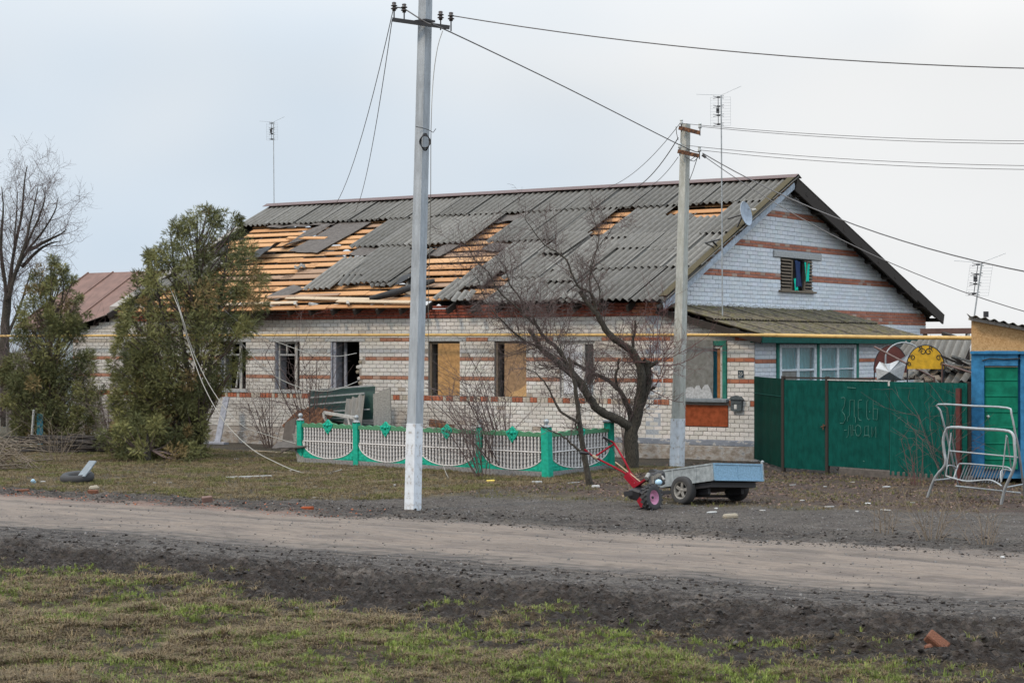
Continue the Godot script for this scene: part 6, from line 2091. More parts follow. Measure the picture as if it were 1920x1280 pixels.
		for s in [-1.0, 1.0]:
			e.rod(cx + Basis(Vector3.UP, -0.2) * Vector3(s * w / 2, 0, 0), Vector3(cx.x + s * w / 2, -0.05, cx.z), 0.014)
			if scroll:
				for q in [[0.06, 0.3, 0.075], [0.26, 0.18, 0.06], [0.33, 0.05, 0.05], [0.1, 0.38, 0.04]]:
					var sp := []
					for k in 20:
						var f := k * 0.42
						sp.append(cx + Basis(Vector3.UP, -0.2) * Vector3(s * (q[0] + cos(f) * q[2] * (1.0 - k / 26.0)), q[1] + sin(f) * q[2] * (1.0 - k / 26.0), 0.025))
					e.tube(sp, [0.007], 5)
		part(t, "ironwork", e, M.black_metal)
	arch.call("yellow_arch", "yellow arched panel with black iron scrolls behind the gate", M.yellow_paint, Vector3(8.32, 2.187, -38.6), 0.72, 0.42, true)
	arch.call("maroon_arch", "dark red arched panel behind the gate under the gas pipe", M.maroon_paint, Vector3(7.94, 2.094, -40.2), 0.68, 0.52, false)
	m = MB.new()
	var rim := [Vector3(7.475, 2.147, -39.4), Vector3(7.571, 2.278, -39.5), Vector3(7.642, 2.235, -39.3), Vector3(7.79, 2.245, -39.5), Vector3(7.979, 2.333, -39.35), Vector3(8.207, 2.453, -39.55), Vector3(8.088, 2.213, -39.4), Vector3(7.991, 1.908, -39.3), Vector3(7.768, 1.883, -39.5), Vector3(7.497, 1.906, -39.4)]
	for k in rim.size():
		var a: Vector3 = rim[k]
		var b2: Vector3 = rim[(k + 1) % rim.size()]
		m.tri(Vector3(7.699, 2.073, -39.15), b2, a)
		m.tri(Vector3(7.709, 2.073, -39.2), a + Vector3(0, 0, -0.02), b2 + Vector3(0, 0, -0.02))
	m.rod(Vector3(7.552, 1.983, -39.4), Vector3(7.552, 0.943, -39.4), 0.02)
	solo("crumpled_sheet", m, M.white_film, "crumpled whitish sheet just above the gate's right leaf", "sheet", Vector3(7.771, 1.983, -39.4))
	m = MB.new()
	m.rod(Vector3(7.518, 2.585, -39.8), Vector3(8.492, 1.962, -38.6), 0.022)
	m.rod(Vector3(8.492, 1.962, -38.6), Vector3(8.535, 1.082, -38.6), 0.022)
	solo("rusty_pipe", m, M.ridge_metal, "long brown pipe slanting down across the dark red arch", "pipe", Vector3(8.492, 1.962, -38.6))
	m = MB.new()
	m.rod(Vector3(8.619, 2.242, -38.4), Vector3(8.976, 2.073, -37.4), 0.02)
	m.rod(Vector3(8.619, 2.242, -38.4), Vector3(8.576, 1.09, -38.4), 0.02)
	solo("rusty_pipe", m, M.ridge_metal, "short brown pipe slanting right of the yellow arch", "pipe", Vector3(8.619, 2.242, -38.4))
	m = MB.new()
	var hoop := []
	for k in 15:
		var f := PI * (0.1 + 0.85 * k / 14.0)
		hoop.append(Vector3(8.146, 2.342, -39.9) + Vector3(cos(f) * 0.38, sin(f) * 0.33, 0))
	hoop.append(Vector3(7.758, 1.034, -39.9))
	m.tube(hoop, [0.018], 6)
	solo("pipe_hoop", m, M.galvanised, "bent grey tube arching behind the yellow arch", "pipe", Vector3(8.146, 2.342, -39.9))
	# garden swing frame
	var s := thing("garden_swing", "bare grey tube frame of a garden swing without canopy", "swing", Vector3(7.617, 0, -32.184))
	m = MB.new()
	m.tube(smooth([Vector3(7.124, -0.001, -32.9), Vector3(7.223, 0.347, -32.75), Vector3(7.351, 0.577, -32.55), Vector3(7.337, 0.793, -32.57), Vector3(7.321, 0.982, -32.58), Vector3(7.353, 1.138, -32.54), Vector3(7.421, 1.215, -32.42), Vector3(7.746, 1.211, -31.87), Vector3(8.047, 1.208, -31.32), Vector3(8.136, 1.149, -31.16), Vector3(8.154, 0.973, -31.13), Vector3(8.16, 0.715, -31.12), Vector3(8.118, 0.503, -31.19), Vector3(8.047, 0.268, -31.32), Vector3(8.003, -0.008, -31.4)]), [0.025], 9)
	part(s, "front_frame", m, M.galvanised)
	m = MB.new()
	m.tube(smooth([Vector3(7.898, 0.01, -33.85), Vector3(7.652, 0.631, -33.35), Vector3(7.45, 1.226, -33.07), Vector3(7.381, 1.474, -33.05), Vector3(7.344, 1.584, -33.05), Vector3(7.797, 1.575, -32.45), Vector3(8.206, 1.563, -31.8), Vector3(8.251, 1.465, -31.7), Vector3(8.321, 1.121, -31.7), Vector3(8.423, 0.805, -31.85), Vector3(8.645, 0.014, -32.35)]), [0.017], 8)
	part(s, "back_frame", m, M.galvanised)
	m = MB.new()
	m.rod(Vector3(7.412, 0.815, -32.5), Vector3(8.277, 0.768, -31.4), 0.014)
	m.rod(Vector3(7.613, 0.19, -32.9), Vector3(8.374, 0.169, -31.6), 0.016)
	m.rod(Vector3(7.203, 0.305, -32.7), Vector3(7.682, 0.307, -33.2), 0.014)
	m.rod(Vector3(8.042, 0.278, -31.3), Vector3(8.507, 0.281, -32), 0.014)
	part(s, "crossbar", m, M.galvanised)
	for q in [[Vector3(7.416, 1.126, -32.4), Vector3(7.326, 0.397, -32.4)], [Vector3(7.439, 1.086, -32.5), Vector3(7.663, 0.495, -33)], [Vector3(8.068, 1.139, -31.3), Vector3(7.982, 0.374, -31.3)], [Vector3(8.103, 1.108, -31.4), Vector3(8.303, 0.536, -31.9)]]:
		m = MB.new()
		m.rod(q[0], q[1], 0.011)
		part(s, "hanger", m, M.galvanised)
	m = MB.new()
	m.tube(smooth([Vector3(7.326, 0.397, -32.4), Vector3(7.447, 0.359, -32.3), Vector3(7.591, 0.334, -32), Vector3(7.793, 0.373, -31.7), Vector3(7.893, 0.377, -31.5), Vector3(7.99, 0.304, -31.3)]), [0.015], 7)
	m.tube(smooth([Vector3(7.553, 0.334, -32.8), Vector3(7.649, 0.538, -32.9), Vector3(7.708, 0.58, -32.8), Vector3(7.985, 0.583, -32.3), Vector3(8.241, 0.572, -31.9), Vector3(8.277, 0.507, -31.8)]), [0.014], 7)
	m.tube(smooth([Vector3(7.326, 0.397, -32.4), Vector3(7.376, 0.553, -32.5), Vector3(7.48, 0.556, -32.6), Vector3(7.663, 0.495, -33)]), [0.012], 7)
	m.tube(smooth([Vector3(7.982, 0.374, -31.3), Vector3(7.998, 0.533, -31.4), Vector3(8.128, 0.555, -31.6), Vector3(8.277, 0.516, -31.8)]), [0.012], 7)
	part(s, "seat_frame", m, M.galvanised)
	for k in 15:
		m = MB.new()
		var f := (k + 0.5) / 15.0
		m.bar((Vector3(7.487, 0.339, -32.2)).lerp(Vector3(8.007, 0.323, -31.4), f), (Vector3(7.726, 0.553, -32.8)).lerp(Vector3(8.267, 0.548, -32), f), 0.02, 0.012)
		part(s, "seat_slat", m, M.black_metal)


func smooth(pts: Array) -> Array:
	var s := []
	var n := pts.size()
	for k in n - 1:
		for j in 3:
			s.append(pts[k].cubic_interpolate(pts[k + 1], pts[maxi(k - 1, 0)], pts[mini(k + 2, n - 1)], j / 3.0))
	s.append(pts[n - 1])
	return s


# ---------------------------------------------------------------- trailer and walking tractor
func wheel(t: Node3D, c: Vector3, axis: Vector3, r: float, w: float, rim_r: float, tyre: Material, rim: Material, spokes: int, lugs: int) -> void:
	var xf := Transform3D(Basis(Quaternion(Vector3.UP, axis.normalized())), c)
	var m := MB.new()
	var k := w / 2
	m.lathe([Vector2(rim_r, -k * 0.8), Vector2(rim_r * 1.05, -k), Vector2(r * 0.9, -k), Vector2(r * 0.98, -k * 0.75), Vector2(r, -k * 0.4), Vector2(r, k * 0.4), Vector2(r * 0.98, k * 0.75), Vector2(r * 0.9, k), Vector2(rim_r * 1.05, k), Vector2(rim_r, k * 0.8)], 36, xf)
	for s in lugs:
		var a := TAU * s / lugs
		for side in [-1.0, 1.0]:
			m.box(xf * Vector3(cos(a + side * 0.07) * (r + 0.005), side * k * 0.5, sin(a + side * 0.07) * (r + 0.005)), Vector3(0.03, k * 0.95, 0.022), xf.basis * Basis(Vector3.UP, -a) * Basis(Vector3.RIGHT, side * 0.5))
	var ty := part(t, "tyre", m, tyre)
	m = MB.new()
	if spokes == 0:
		m.lathe([Vector2(0.001, k * 0.2), Vector2(0.045, k * 0.25), Vector2(0.05, k * 0.05), Vector2(rim_r * 0.7, k * 0.1), Vector2(rim_r * 0.85, k * 0.6), Vector2(rim_r * 1.03, k * 0.85), Vector2(rim_r * 1.03, k * 0.7)], 28, xf)
	else:
		m.lathe([Vector2(rim_r * 0.8, -k * 0.5), Vector2(rim_r * 0.86, k * 0.7), Vector2(rim_r * 1.02, k * 0.95), Vector2(rim_r * 1.02, k * 0.8)], 28, xf)
		m.lathe([Vector2(0.001, k * 0.7), Vector2(rim_r * 0.3, k * 0.65), Vector2(rim_r * 0.34, k * 0.3)], 14, xf)
		for s in spokes:
			var a := TAU * s / spokes + 0.3
			var d := Vector3(cos(a), 0, sin(a))
			m.bar(xf * (d * rim_r * 0.2 + Vector3(0, k * 0.5, 0)), xf * (d * rim_r * 0.9 + Vector3(0, k * 0.6, 0)), 0.055, 0.03, axis, 0.008)
	part(t, "rim", m, rim)
	m = MB.new()
	m.rod(xf * Vector3(0, -k * 0.3, 0), xf * Vector3(0, -k * 0.2, 0), rim_r * 0.98, 20)
	if spokes == 0:
		m.rod(xf * Vector3(0, k * 0.1, 0), xf * Vector3(0, k * 0.45, 0), 0.022, 8)
	part(t, "hub", m, M.black_metal)


func make_vehicles() -> void:
	# trailer: x along the tailgate, z to the rear, its nose dropped
	var o := Vector3(3.22, 0.42, -30.87)
	var tail := Vector3(0.74, -0.055, -0.67).normalized()
	var front := Vector3(-0.66, -0.15, -0.74).normalized()
	var up := front.cross(tail).normalized()
	up = up if up.y > 0 else -up
	var rear := tail.cross(up).normalized()
	var b := Basis(tail, up, rear)
	var t := thing("trailer", "small two-wheeled box trailer, grey sides and blue tailgate", "trailer", o, "", b)
	var W := 1.26
	var L := 1.2
	var H := 0.285
	var m := MB.new()
	m.box(Vector3(W / 2 + 0.03, 0.03, -L / 2), Vector3(W - 0.08, 0.03, L - 0.04))
	part(t, "floor", m, M.trailer_grey)
	var side := func(called: String, a: Vector3, c: Vector3, posts: Array, material: Material) -> void:
		var e := MB.new()
		e.bar(a + Vector3(0, H / 2, 0), c + Vector3(0, H / 2, 0), 0.016, H - 0.02)
		for y in [0.015, H - 0.012]:
			e.bar(a + Vector3(0, y, 0), c + Vector3(0, y, 0), 0.04, 0.026)
		for f in posts:
			var p := a.lerp(c, f)
			e.bar(p + Vector3(0, 0.01, 0), p + Vector3(0, H, 0), 0.034, 0.034)
		part(t, called, e, material)
	side.call("side_board", Vector3(0.03, 0, 0), Vector3(0.03, 0, -L), [0.0, 0.3, 0.72, 1.0], M.trailer_grey)
	side.call("side_board", Vector3(W, 0, 0), Vector3(W, 0, -L), [0.0, 0.3, 0.72, 1.0], M.trailer_grey)
	side.call("front_board", Vector3(0.05, 0, -L), Vector3(W - 0.02, 0, -L), [0.5], M.trailer_grey)
	side.call("tailgate", Vector3(0.05, 0, 0.01), Vector3(W - 0.02, 0, 0.01), [0.0, 0.49, 0.98], M.trailer_blue)
	m = MB.new()
	m.rod(Vector3(W, H, 0.0), Vector3(W, H + 0.05, 0.0), 0.02)
	m.ball(Vector3(W + 0.02, H + 0.04, 0.0), Vector3(0.035, 0.025, 0.025), 4, 7)
	part(t, "corner_catch", m, M.galvanised)
	m = MB.new()
	m.box(Vector3(W / 2, -0.05, -0.55), Vector3(W - 0.15, 0.08, 0.9))
	m.rod(Vector3(0.0, -0.19, -0.58), Vector3(W, -0.19, -0.58), 0.025)
	m.box(Vector3(W - 0.22, -0.13, -0.45), Vector3(0.06, 0.16, 0.4), Basis(), 0.03)
	m.box(Vector3(0.22, -0.13, -0.45), Vector3(0.06, 0.16, 0.4), Basis(), 0.03)
	m.bar(Vector3(0.63, -0.05, -L), Vector3(0.63, -0.02, -L - 0.75), 0.07, 0.06)
	part(t, "chassis", m, M.black_metal)
	var inv := Transform3D(b, o).affine_inverse()
	for k in 2:
		var pivot := MeshInstance3D.new()
		pivot.name = numbered(t, "wheel")
		var hubm := MB.new()
		var c: Vector3 = inv * (Vector3(2.8, 0.232, -31.34) if k == 0 else Vector3(3.76, 0.225, -32.15))
		hubm.rod(c, c + Vector3(-0.04 if k == 0 else 0.04, 0, 0), 0.05, 10)
		pivot.mesh = hubm.mesh()
		pivot.material_override = M.alloy
		t.add_child(pivot, true)
		origin_of[pivot] = Vector3.ZERO
		wheel(pivot, c, Vector3(-1, 0, 0) if k == 0 else Vector3(1, 0, 0), 0.232, 0.165, 0.14, M.tyre if k == 0 else M.dark_tyre, M.alloy, 5, 0)
	# walking tractor
	t = thing("walking_tractor", "red two-wheel walking tractor with pink wheel rim, tipped beside the trailer", "walking tractor", Vector3(2.202, 0, -30.259))
	var ax := Vector3(0.72, 0.12, 0.68).normalized()
	for k in 1:
		var pivot := MeshInstance3D.new()
		pivot.name = numbered(t, "wheel")
		var c: Vector3 = Vector3(2.209, 0.191, -30.35) if k == 0 else Vector3(2.209, 0.191, -30.35) + Vector3(-0.36, -0.0, -0.36)
		var hubm := MB.new()
		hubm.rod(c - ax * 0.1, c, 0.03, 8)
		pivot.mesh = hubm.mesh(origin_of[t])
		pivot.material_override = M.black_metal
		t.add_child(pivot, true)
		origin_of[pivot] = origin_of[t]
		wheel(pivot, c, ax if k == 0 else -ax, 0.2, 0.13, 0.115, M.tyre, M.pink_rim, 0, 18)
	m = MB.new()
	m.rod(Vector3(2.212, 0.191, -30.4), Vector3(1.991, 0.187, -30.9), 0.04, 8)
	m.rod(Vector3(2.022, 0.191, -30.85), Vector3(1.946, 0.196, -31), 0.09, 12)
	m.box(Vector3(2.047, 0.228, -30.7), Vector3(0.2, 0.2, 0.2), Basis.from_euler(Vector3(0.2, 0.8, 0.3)), 0.03)
	m.bar(Vector3(1.814, 0.211, -30.8), Vector3(2.013, 0.262, -30.7), 0.1, 0.08)
	part(t, "gearbox", m, M.black_metal)
	m = MB.new()
	m.box(Vector3(2.298, 0.497, -30.75), Vector3(0.3, 0.16, 0.22), Basis.from_euler(Vector3(0, 0.7, 0.2)), 0.04)
	m.rod(Vector3(2.234, 0.56, -30.7), Vector3(2.317, 0.547, -30.9), 0.06, 10)
	m.box(Vector3(2.38, 0.439, -30.6), Vector3(0.1, 0.14, 0.1), Basis.from_euler(Vector3(0, 0.7, 0.2)), 0.02)
	part(t, "engine", m, M.tyre)
	m = MB.new()
	m.ball(Vector3(2.326, 0.424, -30.45), Vector3(0.06, 0.05, 0.05), 6, 10)
	part(t, "fuel_tank", m, M.blue_plastic)
	m = MB.new()
	for k in 5:
		m.box((Vector3(2.24, 0.451, -30.55)) + Vector3(0.03 * k - 0.02, 0.012 * k, -0.02 * k), Vector3(0.008, 0.11, 0.12), Basis(Vector3.UP, 0.7))
	m.rod(Vector3(2.176, 0.541, -30.6), Vector3(2.135, 0.48, -30.5), 0.035, 10)
	m.rod(Vector3(2.389, 0.507, -30.6), Vector3(2.423, 0.454, -30.5), 0.022, 8)
	part(t, "cooling_fins", m, M.alloy)
	m = MB.new()
	m.tube(smooth([Vector3(1.543, 1.083, -31.2), Vector3(1.635, 0.939, -31.3), Vector3(1.757, 0.687, -31.15), Vector3(1.931, 0.47, -30.9), Vector3(2.132, 0.526, -30.7), Vector3(2.251, 0.543, -30.7)]), [0.006], 5)
	m.tube(smooth([Vector3(1.209, 0.871, -31.1), Vector3(1.425, 0.69, -31.1), Vector3(1.722, 0.558, -31), Vector3(1.985, 0.434, -30.8), Vector3(2.183, 0.5, -30.7)]), [0.006], 5)
	part(t, "control_cable", m, M.black_metal)
	for q in [Vector3(1.885, 0.499, -30.85), Vector3(1.965, 0.395, -30.75), Vector3(2.071, 0.128, -30.55)]:
		m = MB.new()
		m.ball(q, Vector3(0.014, 0.014, 0.014), 4, 6)
		part(t, "bolt", m, M.galvanised)
	m = MB.new()
	m.bar(Vector3(1.854, 0.521, -30.9), Vector3(2.024, 0.326, -30.75), 0.1, 0.11)
	m.bar(Vector3(1.982, 0.335, -30.75), Vector3(2.163, 0.47, -30.65), 0.13, 0.03)
	m.bar(Vector3(2.04, 0.158, -30.6), Vector3(2.118, 0.022, -30.5), 0.07, 0.11)
	part(t, "body", m, M.machine_red)
	m = MB.new()
	m.tube(smooth([Vector3(1.976, 0.408, -30.8), Vector3(1.8, 0.549, -31), Vector3(1.38, 0.759, -31.25), Vector3(1.302, 0.803, -31.25), Vector3(1.213, 0.875, -31.2), Vector3(1.179, 0.909, -31.2)]), [0.017], 7)
	m.tube(smooth([Vector3(1.914, 0.53, -30.9), Vector3(1.826, 0.722, -31), Vector3(1.669, 0.991, -31.3), Vector3(1.589, 1.046, -31.25), Vector3(1.499, 1.1, -31.2)]), [0.017], 7)
	m.rod(Vector3(1.337, 0.777, -31.25), Vector3(1.652, 0.982, -31.3), 0.016)
	part(t, "handlebar", m, M.machine_red)
	m = MB.new()
	m.rod(Vector3(1.589, 1.046, -31.25), Vector3(1.471, 1.115, -31.15), 0.022, 8)
	m.rod(Vector3(1.248, 0.84, -31.2), Vector3(1.097, 0.863, -31.1), 0.022, 8)
	m.rod(Vector3(1.525, 1.048, -31.2), Vector3(1.589, 1.002, -31.25), 0.008)
	part(t, "grip", m, M.black_metal)
	m = MB.new()
	m.rod(Vector3(1.676, 0.707, -31.1), Vector3(2.055, 0.415, -30.7), 0.009)
	m.rod(Vector3(1.309, 0.805, -31.2), Vector3(1.387, 0.762, -31.2), 0.028)
	part(t, "control_rod", m, M.pale_plank)
	m = MB.new()
	m.rod(Vector3(2.118, 0.031, -30.5), Vector3(1.936, -0.012, -30.3), 0.014)
	part(t, "spike", m, M.black_metal)
	m = MB.new()
	m.bar(Vector3(1.78, 0.177, -30.8), Vector3(1.896, 0.241, -30.75), 0.06, 0.03)
	part(t, "wooden_chock", m, M.pale_plank)


# ---------------------------------------------------------------- small things on the ground
func ground_at(p: Vector3) -> Vector3:
	var q := uz(p)
	return Vector3(p.x, gh(q.x, q.y), p.z)


func lump(called: String, label: String, cat: String, material: Material, p: Vector3, size: Vector3, turn: Vector3, group := "", bevel := 0.012) -> void:
	var m := MB.new()
	var q := ground_at(p)
	m.box(q + Vector3(0, size.y * 0.32, 0), size, Basis.from_euler(turn), bevel)
	solo(called, m, material, label, cat, q, group)


func make_litter() -> void:
	lump("brick", "whole clay brick tilted in the near mud at right", "brick", M.clay_brick, Vector3(3.607, 0, -16.293), Vector3(0.2, 0.085, 0.11), Vector3(0.5, -0.75, -0.75))
	lump("brick", "red brick on the shoulder at the far left", "brick", M.clay_brick, Vector3(-8.718, 0, -34.112), Vector3(0.27, 0.07, 0.12), Vector3(0, 0.1, 0.03))
	lump("brick", "dark red brick on the shoulder below the old tyre", "brick", M.clay_brick, Vector3(-7.338, 0, -33.609), Vector3(0.17, 0.08, 0.12), Vector3(0, -0.1, 0))
	lump("brick", "broken brown brick standing on the shoulder left of the orange brick", "brick", M.roof_red, Vector3(-5.025, 0, -31.625), Vector3(0.17, 0.1, 0.12), Vector3(0.1, 0.3, 0.1))
	lump("brick", "bright orange brick at the road edge left of the tall pole", "brick", M.red_panel, Vector3(-3.228, 0, -30.259), Vector3(0.19, 0.08, 0.12), Vector3(0, -0.2, 0.05))
	lump("block", "tan stone block in the grass above the dark red brick", "block", M.block_tan, Vector3(-7.571, 0, -34.763), Vector3(0.18, 0.1, 0.14), Vector3(0.1, 0.4, 0.1), "", 0.03)
	lump("block", "pale block on the gravel in front of the trailer", "block", M.block_tan, Vector3(3.272, 0, -28.732), Vector3(0.22, 0.08, 0.14), Vector3(0, 0.2, 0.05), "", 0.025)
	lump("brick_chip", "small orange brick chip below the tilted brick", "brick", M.clay_brick, Vector3(3.479, 0, -16.035), Vector3(0.07, 0.04, 0.05), Vector3(0.3, 0.5, 0.2))
	lump("foam_piece", "yellow foam piece lying left of the young tree", "debris", M.yellow_foam, Vector3(-0.408, 0, -36.726), Vector3(0.16, 0.05, 0.08), Vector3(0, 0.3, 0.05))
	lump("cardboard_piece", "pinkish-grey piece on the leaves before the fence corner", "debris", M.lintel, Vector3(0.476, 0, -36.432), Vector3(0.2, 0.05, 0.1), Vector3(0, 0.1, 0))
	lump("white_slab", "white slab on the leaves right of the young tree", "debris", M.bright_frag, Vector3(1.54, 0, -35.302), Vector3(0.14, 0.045, 0.1), Vector3(0, 0.2, 0.03))
	lump("plastic_bottle", "pale blue plastic bottle scrap by the brush heap", "litter", M.blue_plastic, Vector3(-9.016, 0, -36.143), Vector3(0.08, 0.13, 0.06), Vector3(0.9, 0.4, 0.5), "", 0.025)
	var m := MB.new()
	m.rod(Vector3(1.56, -0.124, -20.2), Vector3(1.669, -0.096, -19.9), 0.012)
	m.rod(Vector3(1.678, -0.076, -20), Vector3(1.75, -0.059, -20), 0.012)
	solo("orange_strip", m, M.red_panel, "thin orange-red strip lying in the near mud", "litter", Vector3(1.571, 0, -19.175))
	var white := [[1335, 961, 0.32, 0.05], [1343, 955, 0.12, 0.05], [1487, 911, 0.2, 0.05], [1663, 914, 0.3, 0.05], [1556, 951, 0.25, 0.08], [1627, 943, 0.15, 0.08], [1660, 956, 0.25, 0.06], [1607, 960, 0.06, 0.05], [1430, 959, 0.13, 0.05], [1712, 942, 0.1, 0.06], [1230, 858, 0.2, 0.06], [1200, 880, 0.18, 0.05], [1075, 905, 0.3, 0.05], [442, 860, 0.18, 0.12], [662, 900, 0.09, 0.06], [688, 893, 0.16, 0.06], [740, 910, 0.07, 0.05], [545, 884, 0.08, 0.05], [228, 1030, 0.06, 0.05], [540, 1088, 0.07, 0.05], [482, 1082, 0.08, 0.05], [16, 911, 0.08, 0.06], [80, 905, 0.12, 0.06], [316, 906, 0.16, 0.08], [290, 907, 0.12, 0.06], [1880, 1048, 0.07, 0.05], [590, 935, 0.1, 0.06], [1600, 905, 0.12, 0.05], [1548, 914, 0.1, 0.05], [1505, 938, 0.1, 0.06]]
	for w in white:
		var g := P0(w[0], w[1])
		var e := MB.new()
		var poly := PackedVector2Array()
		for k in 7:
			var a := TAU * k / 7.0
			poly.append(Vector2(cos(a) * w[2] * 0.42 * rng.randf_range(0.6, 1.1), sin(a) * w[3] * 0.6 * rng.randf_range(0.5, 1.1)))
		var q := ground_at(g)
		e.prism(poly, 0.014, Transform3D(Basis.from_euler(Vector3(PI / 2 + rng.randf_range(-0.25, 0.25), rng.randf_range(-0.8, 0.8), rng.randf_range(-0.2, 0.2))), q + Vector3(0, 0.015, 0)))
		solo("white_fragment", e, M.bright_frag, "small white fragment of broken slate or plaster lying on the ground", "debris", q, "white fragments strewn over the yard and verge")
	# old tyre and boards by the brush heap
	m = MB.new()
	m.lathe([Vector2(0.17, 0.02), Vector2(0.27, 0.0), Vector2(0.32, 0.05), Vector2(0.32, 0.12), Vector2(0.27, 0.17), Vector2(0.17, 0.15), Vector2(0.16, 0.08), Vector2(0.17, 0.02)], 30, Transform3D(Basis.from_euler(Vector3(0.12, 0, 0.05)), Vector3(-8.248, 0, -36.432) + Vector3(0, 0.02, 0)))
	solo("old_tyre", m, M.tyre, "worn black tyre lying flat near the road at left", "tyre", Vector3(-8.248, 0, -36.432))
	m = MB.new()
	m.bar(Vector3(-8.125, 0.137, -36.2), Vector3(-7.947, 0.417, -36.4), 0.22, 0.02)
	solo("grey_panel", m, M.sill_metal, "grey-blue panel propped on the old tyre", "panel", Vector3(-8.096, 0, -36.432))
	m = MB.new()
	for k in 110:
		var a := rng.randf() * TAU
		var c := Vector3(-10.8 + rng.randf_range(-0.55, 0.55), rng.randf() * 0.6, -40.6 + rng.randf_range(-0.7, 0.7))
		var d := Vector3(cos(a), rng.randf_range(-0.35, 0.8), sin(a)) * rng.randf_range(0.2, 0.65)
		m.tube([c - d, c + Vector3(0, 0.05, 0), c + d], [0.012, 0.009, 0.004], 4, false)
	solo("brush_heap", m, M.old_wood, "heap of cut dry branches at the left edge", "brush heap", Vector3(-10.6, 0, -40.6))
	m = MB.new()
	for k in 90:
		var c := Vector3(-10.4 + rng.randf_range(-1.3, 1.3), rng.randf() * 0.35, -47.5 + rng.randf_range(-1.0, 1.0))
		var d := Vector3(rng.randf_range(0.4, 1.1), rng.randf_range(-0.08, 0.08), rng.randf_range(-0.3, 0.3))
		m.tube([c - d, c, c + d], [0.025, 0.022, 0.012], 5, false)
	solo("branch_pile", m, M.dark_wood, "low pile of dark branches below the left conifer", "branch pile", Vector3(-10.4, 0, -47.5))
	scatter_ground()


func P0(px: float, py: float) -> Vector3:   # a spot on flat ground as measured on the photograph from a height of 2.53 m
	var d := 9108.0 / (py - 655.0)
	return Vector3((px - 960.0) / 3600.0 * d, 0, -d)


func seen(u: float, z: float) -> bool:
	var w := HOUSE_AT + EX * u + EZ * z
	return absf(w.x) < -w.z * 0.285 + 0.8 and w.z < -12.5


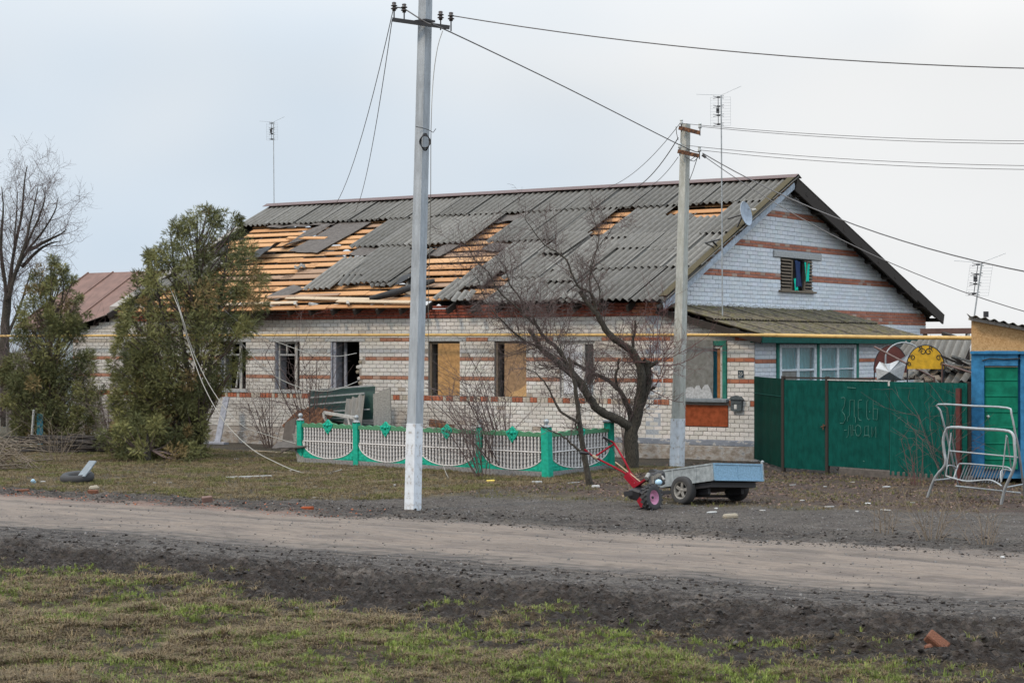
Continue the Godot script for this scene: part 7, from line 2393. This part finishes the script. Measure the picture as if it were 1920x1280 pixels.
func scatter_ground() -> void:
	# clods of mud
	var clod := MB.new()
	var prof := []
	for k in 6:
		var a := PI * k / 5.0 - PI / 2
		prof.append(Vector2(maxf(cos(a), 0.01) * rng.randf_range(0.6, 1.25), sin(a) * 0.7))
	clod.lathe(prof, 7)
	for k in clod.v.size():
		clod.v[k] *= 1.0 + 0.7 * nc.get_noise_3dv(clod.v[k] * 4.0)
	var cm := clod.mesh()
	var xs := []
	var cs := []
	for k in 90000:
		var z := rng.randf_range(20.4, 25.6)
		if rng.randf() < 0.25:
			z = rng.randf_range(13.6, 16.6)
		var u := rng.randf_range(-20.0, 19.0)
		if not seen(u, z):
			continue
		var n := nb.get_noise_2d(u * 14.0, z * 22.0) + 0.3 * rng.randf_range(-1, 1)
		if n < 0.0 - 0.4 * na.get_noise_2d(u * 9.0, z * 18.0) or grass_share(u, z) > 0.6 or z > 20.0 and z < 22.0 and rng.randf() > 0.5:
			continue
		if z < 17.0 and ss(13.4, 14.8, z) < rng.randf():
			continue
		var s := 0.006 + 0.024 * pow(rng.randf(), 5.0) * (1.0 if z > 20.0 else 0.8)
		xs.append(Transform3D(Basis.from_euler(Vector3(rng.randf() * 0.6, rng.randf() * TAU, rng.randf() * 0.6)).scaled_local(Vector3(1.3, rng.randf_range(0.5, 0.9), 1.0) * s), Vector3(u, gh(u, z) + s * 0.2, z)))
		cs.append(vary(Color(0.038, 0.031, 0.027) if rng.randf() < 0.8 else Color(0.062, 0.052, 0.046), 0.3))
	ground_stuff("mud_clods", cm, M.lump_tint, xs, cs, "loose clods of dark mud along the road")
	# gravel and chips
	xs = []
	cs = []
	for k in 30000:
		var u := rng.randf_range(-18.0, 18.0)
		var z := rng.randf_range(10.2, 22.0)
		if not seen(u, z):
			continue
		var on_road := z > 16.6 and z < 20.2
		if on_road and rng.randf() > 0.22 or z < gravel_edge(u) and rng.randf() > 0.35:
			continue
		var s := 0.006 + 0.014 * pow(rng.randf(), 4.0)
		xs.append(Transform3D(Basis.from_euler(Vector3(rng.randf(), rng.randf() * TAU, rng.randf())).scaled_local(Vector3(1.2, 0.6, 1.0) * s), Vector3(u, gh(u, z) + s * 0.2, z)))
		var c := Color(0.13, 0.122, 0.118).lerp(Color(0.2, 0.19, 0.18), pow(rng.randf(), 4.0))
		if u < 1.5 and z > 15.2 and z < 16.9 and rng.randf() < 0.7:
			c = Color(0.36, 0.13, 0.07)
		cs.append(vary(c, 0.2))
	ground_stuff("gravel", cm, M.lump_tint, xs, cs, "small stones and brick chips on the shoulder")
	# fallen leaves and bark flakes
	var leaf := MB.new()
	leaf.quad(Vector3(-0.5, 0, -0.3), Vector3(-0.1, 0.12, 0.42), Vector3(0.55, 0.0, 0.25), Vector3(0.2, 0.1, -0.4))
	xs = []
	cs = []
	for k in 26000:
		var u := rng.randf_range(-14.0, 12.0)
		var z := rng.randf_range(0.3, 12.2)
		if not seen(u, z):
			continue
		var n := nb.get_noise_2d(u * 8.0, z * 8.0)
		if n < -0.1 + 0.2 * rng.randf_range(-1, 1) or ss(-2.0, 1.0, u) < rng.randf() * 0.8 or gravel_edge(u) - 0.6 < z + 0.5 * rng.randf():
			continue
		var s := rng.randf_range(0.02, 0.055)
		xs.append(Transform3D(Basis.from_euler(Vector3(rng.randf_range(-0.5, 0.5), rng.randf() * TAU, rng.randf_range(-0.5, 0.5))).scaled_local(Vector3.ONE * s), Vector3(u, gh(u, z) + 0.008, z)))
		cs.append(vary(Color(0.13, 0.075, 0.055).lerp(Color(0.19, 0.125, 0.1), pow(rng.randf(), 2.0)), 0.25))
	ground_stuff("fallen_leaves", leaf.mesh(), M.lump_tint, xs, cs, "brown fallen leaves over the yard")
	# grass: green blades and straw
	for kind in 2:
		var tuft := MB.new()
		for k in 9:
			var a := rng.randf() * TAU
			var lean := rng.randf_range(0.25, 0.9) if kind == 0 else rng.randf_range(0.5, 1.9)
			var h := rng.randf_range(0.5, 1.0)
			var d := Vector3(cos(a), 0, sin(a))
			var w := Vector3(-sin(a), 0, cos(a)) * 0.035
			var p: Vector3 = d * rng.randf() * 0.35
			var q := p + d * lean * 0.3 * h + Vector3(0, 0.6 * h, 0)
			var e := p + d * lean * h + Vector3(0, (0.95 if kind == 0 else 0.6) * h, 0)
			tuft.quad(p - w, p + w, q + w * 0.8, q - w * 0.8)
			tuft.tri(q - w * 0.8, q + w * 0.8, e)
		xs = []
		cs = []
		for k in 320000 if kind == 0 else 170000:
			var z := rng.randf_range(22.6, 32.0)
			var u := rng.randf_range(0.0, 19.0)
			var yard := rng.randf() < 0.35
			if yard:
				z = rng.randf_range(3.0, 15.2)
				u = rng.randf_range(-19.0, 9.0)
			if not seen(u, z):
				continue
			var n := nb.get_noise_2d(u * 6.0 + 20.0 * kind, z * 7.0)
			var s: float
			var c: Color
			if yard:
				if z > gravel_edge(u) + 0.2 or u > 0.0 and rng.randf() < 0.85 or n < 0.0 and rng.randf() < 0.75:
					continue
				s = rng.randf_range(0.035, 0.075)
				c = Color(0.13, 0.128, 0.04) if kind == 0 and n > 0.12 else Color(0.25, 0.19, 0.1).lerp(Color(0.11, 0.08, 0.045), rng.randf())
			else:
				var g := grass_share(u, z)
				if rng.randf() > g * 1.05 - 0.05 or (n < 0.02 if kind == 0 else n < -0.05) and rng.randf() < 0.82:
					continue
				if kind == 0 and z > 26.6 + n and u < 10.0 + 3.0 * n and rng.randf() < 0.5:
					continue
				s = rng.randf_range(0.022, 0.07) * (1.0 if kind == 0 else 1.1 + 0.5 * ss(10.5, 8.0, u))
				c = Color(0.085, 0.13, 0.022).lerp(Color(0.23, 0.275, 0.06), rng.randf()) if kind == 0 else Color(0.23, 0.17, 0.09).lerp(Color(0.075, 0.052, 0.03), rng.randf())
			xs.append(Transform3D(Basis(Vector3.UP, rng.randf() * TAU).scaled_local(Vector3(1, rng.randf_range(0.7, 1.2), 1) * s), Vector3(u, gh(u, z) - 0.004, z)))
			cs.append(vary(c, 0.22))
		ground_stuff("grass" if kind == 0 else "dry_grass", tuft.mesh(), M.leaf_tint, xs, cs, ["short green grass growing in patches on the near verge", "dry straw-coloured grass on the verge and yard"][kind])


func ground_stuff(called: String, mesh_: Mesh, material: Material, xs: Array, cs: Array, label: String) -> void:
	var o := scatter(self, called, mesh_, material, xs, cs)
	o.transform = Transform3D(Basis(EX, Vector3.UP, EZ), HOUSE_AT)
	tag(o, label, called.replace("_", " "), "", "stuff")
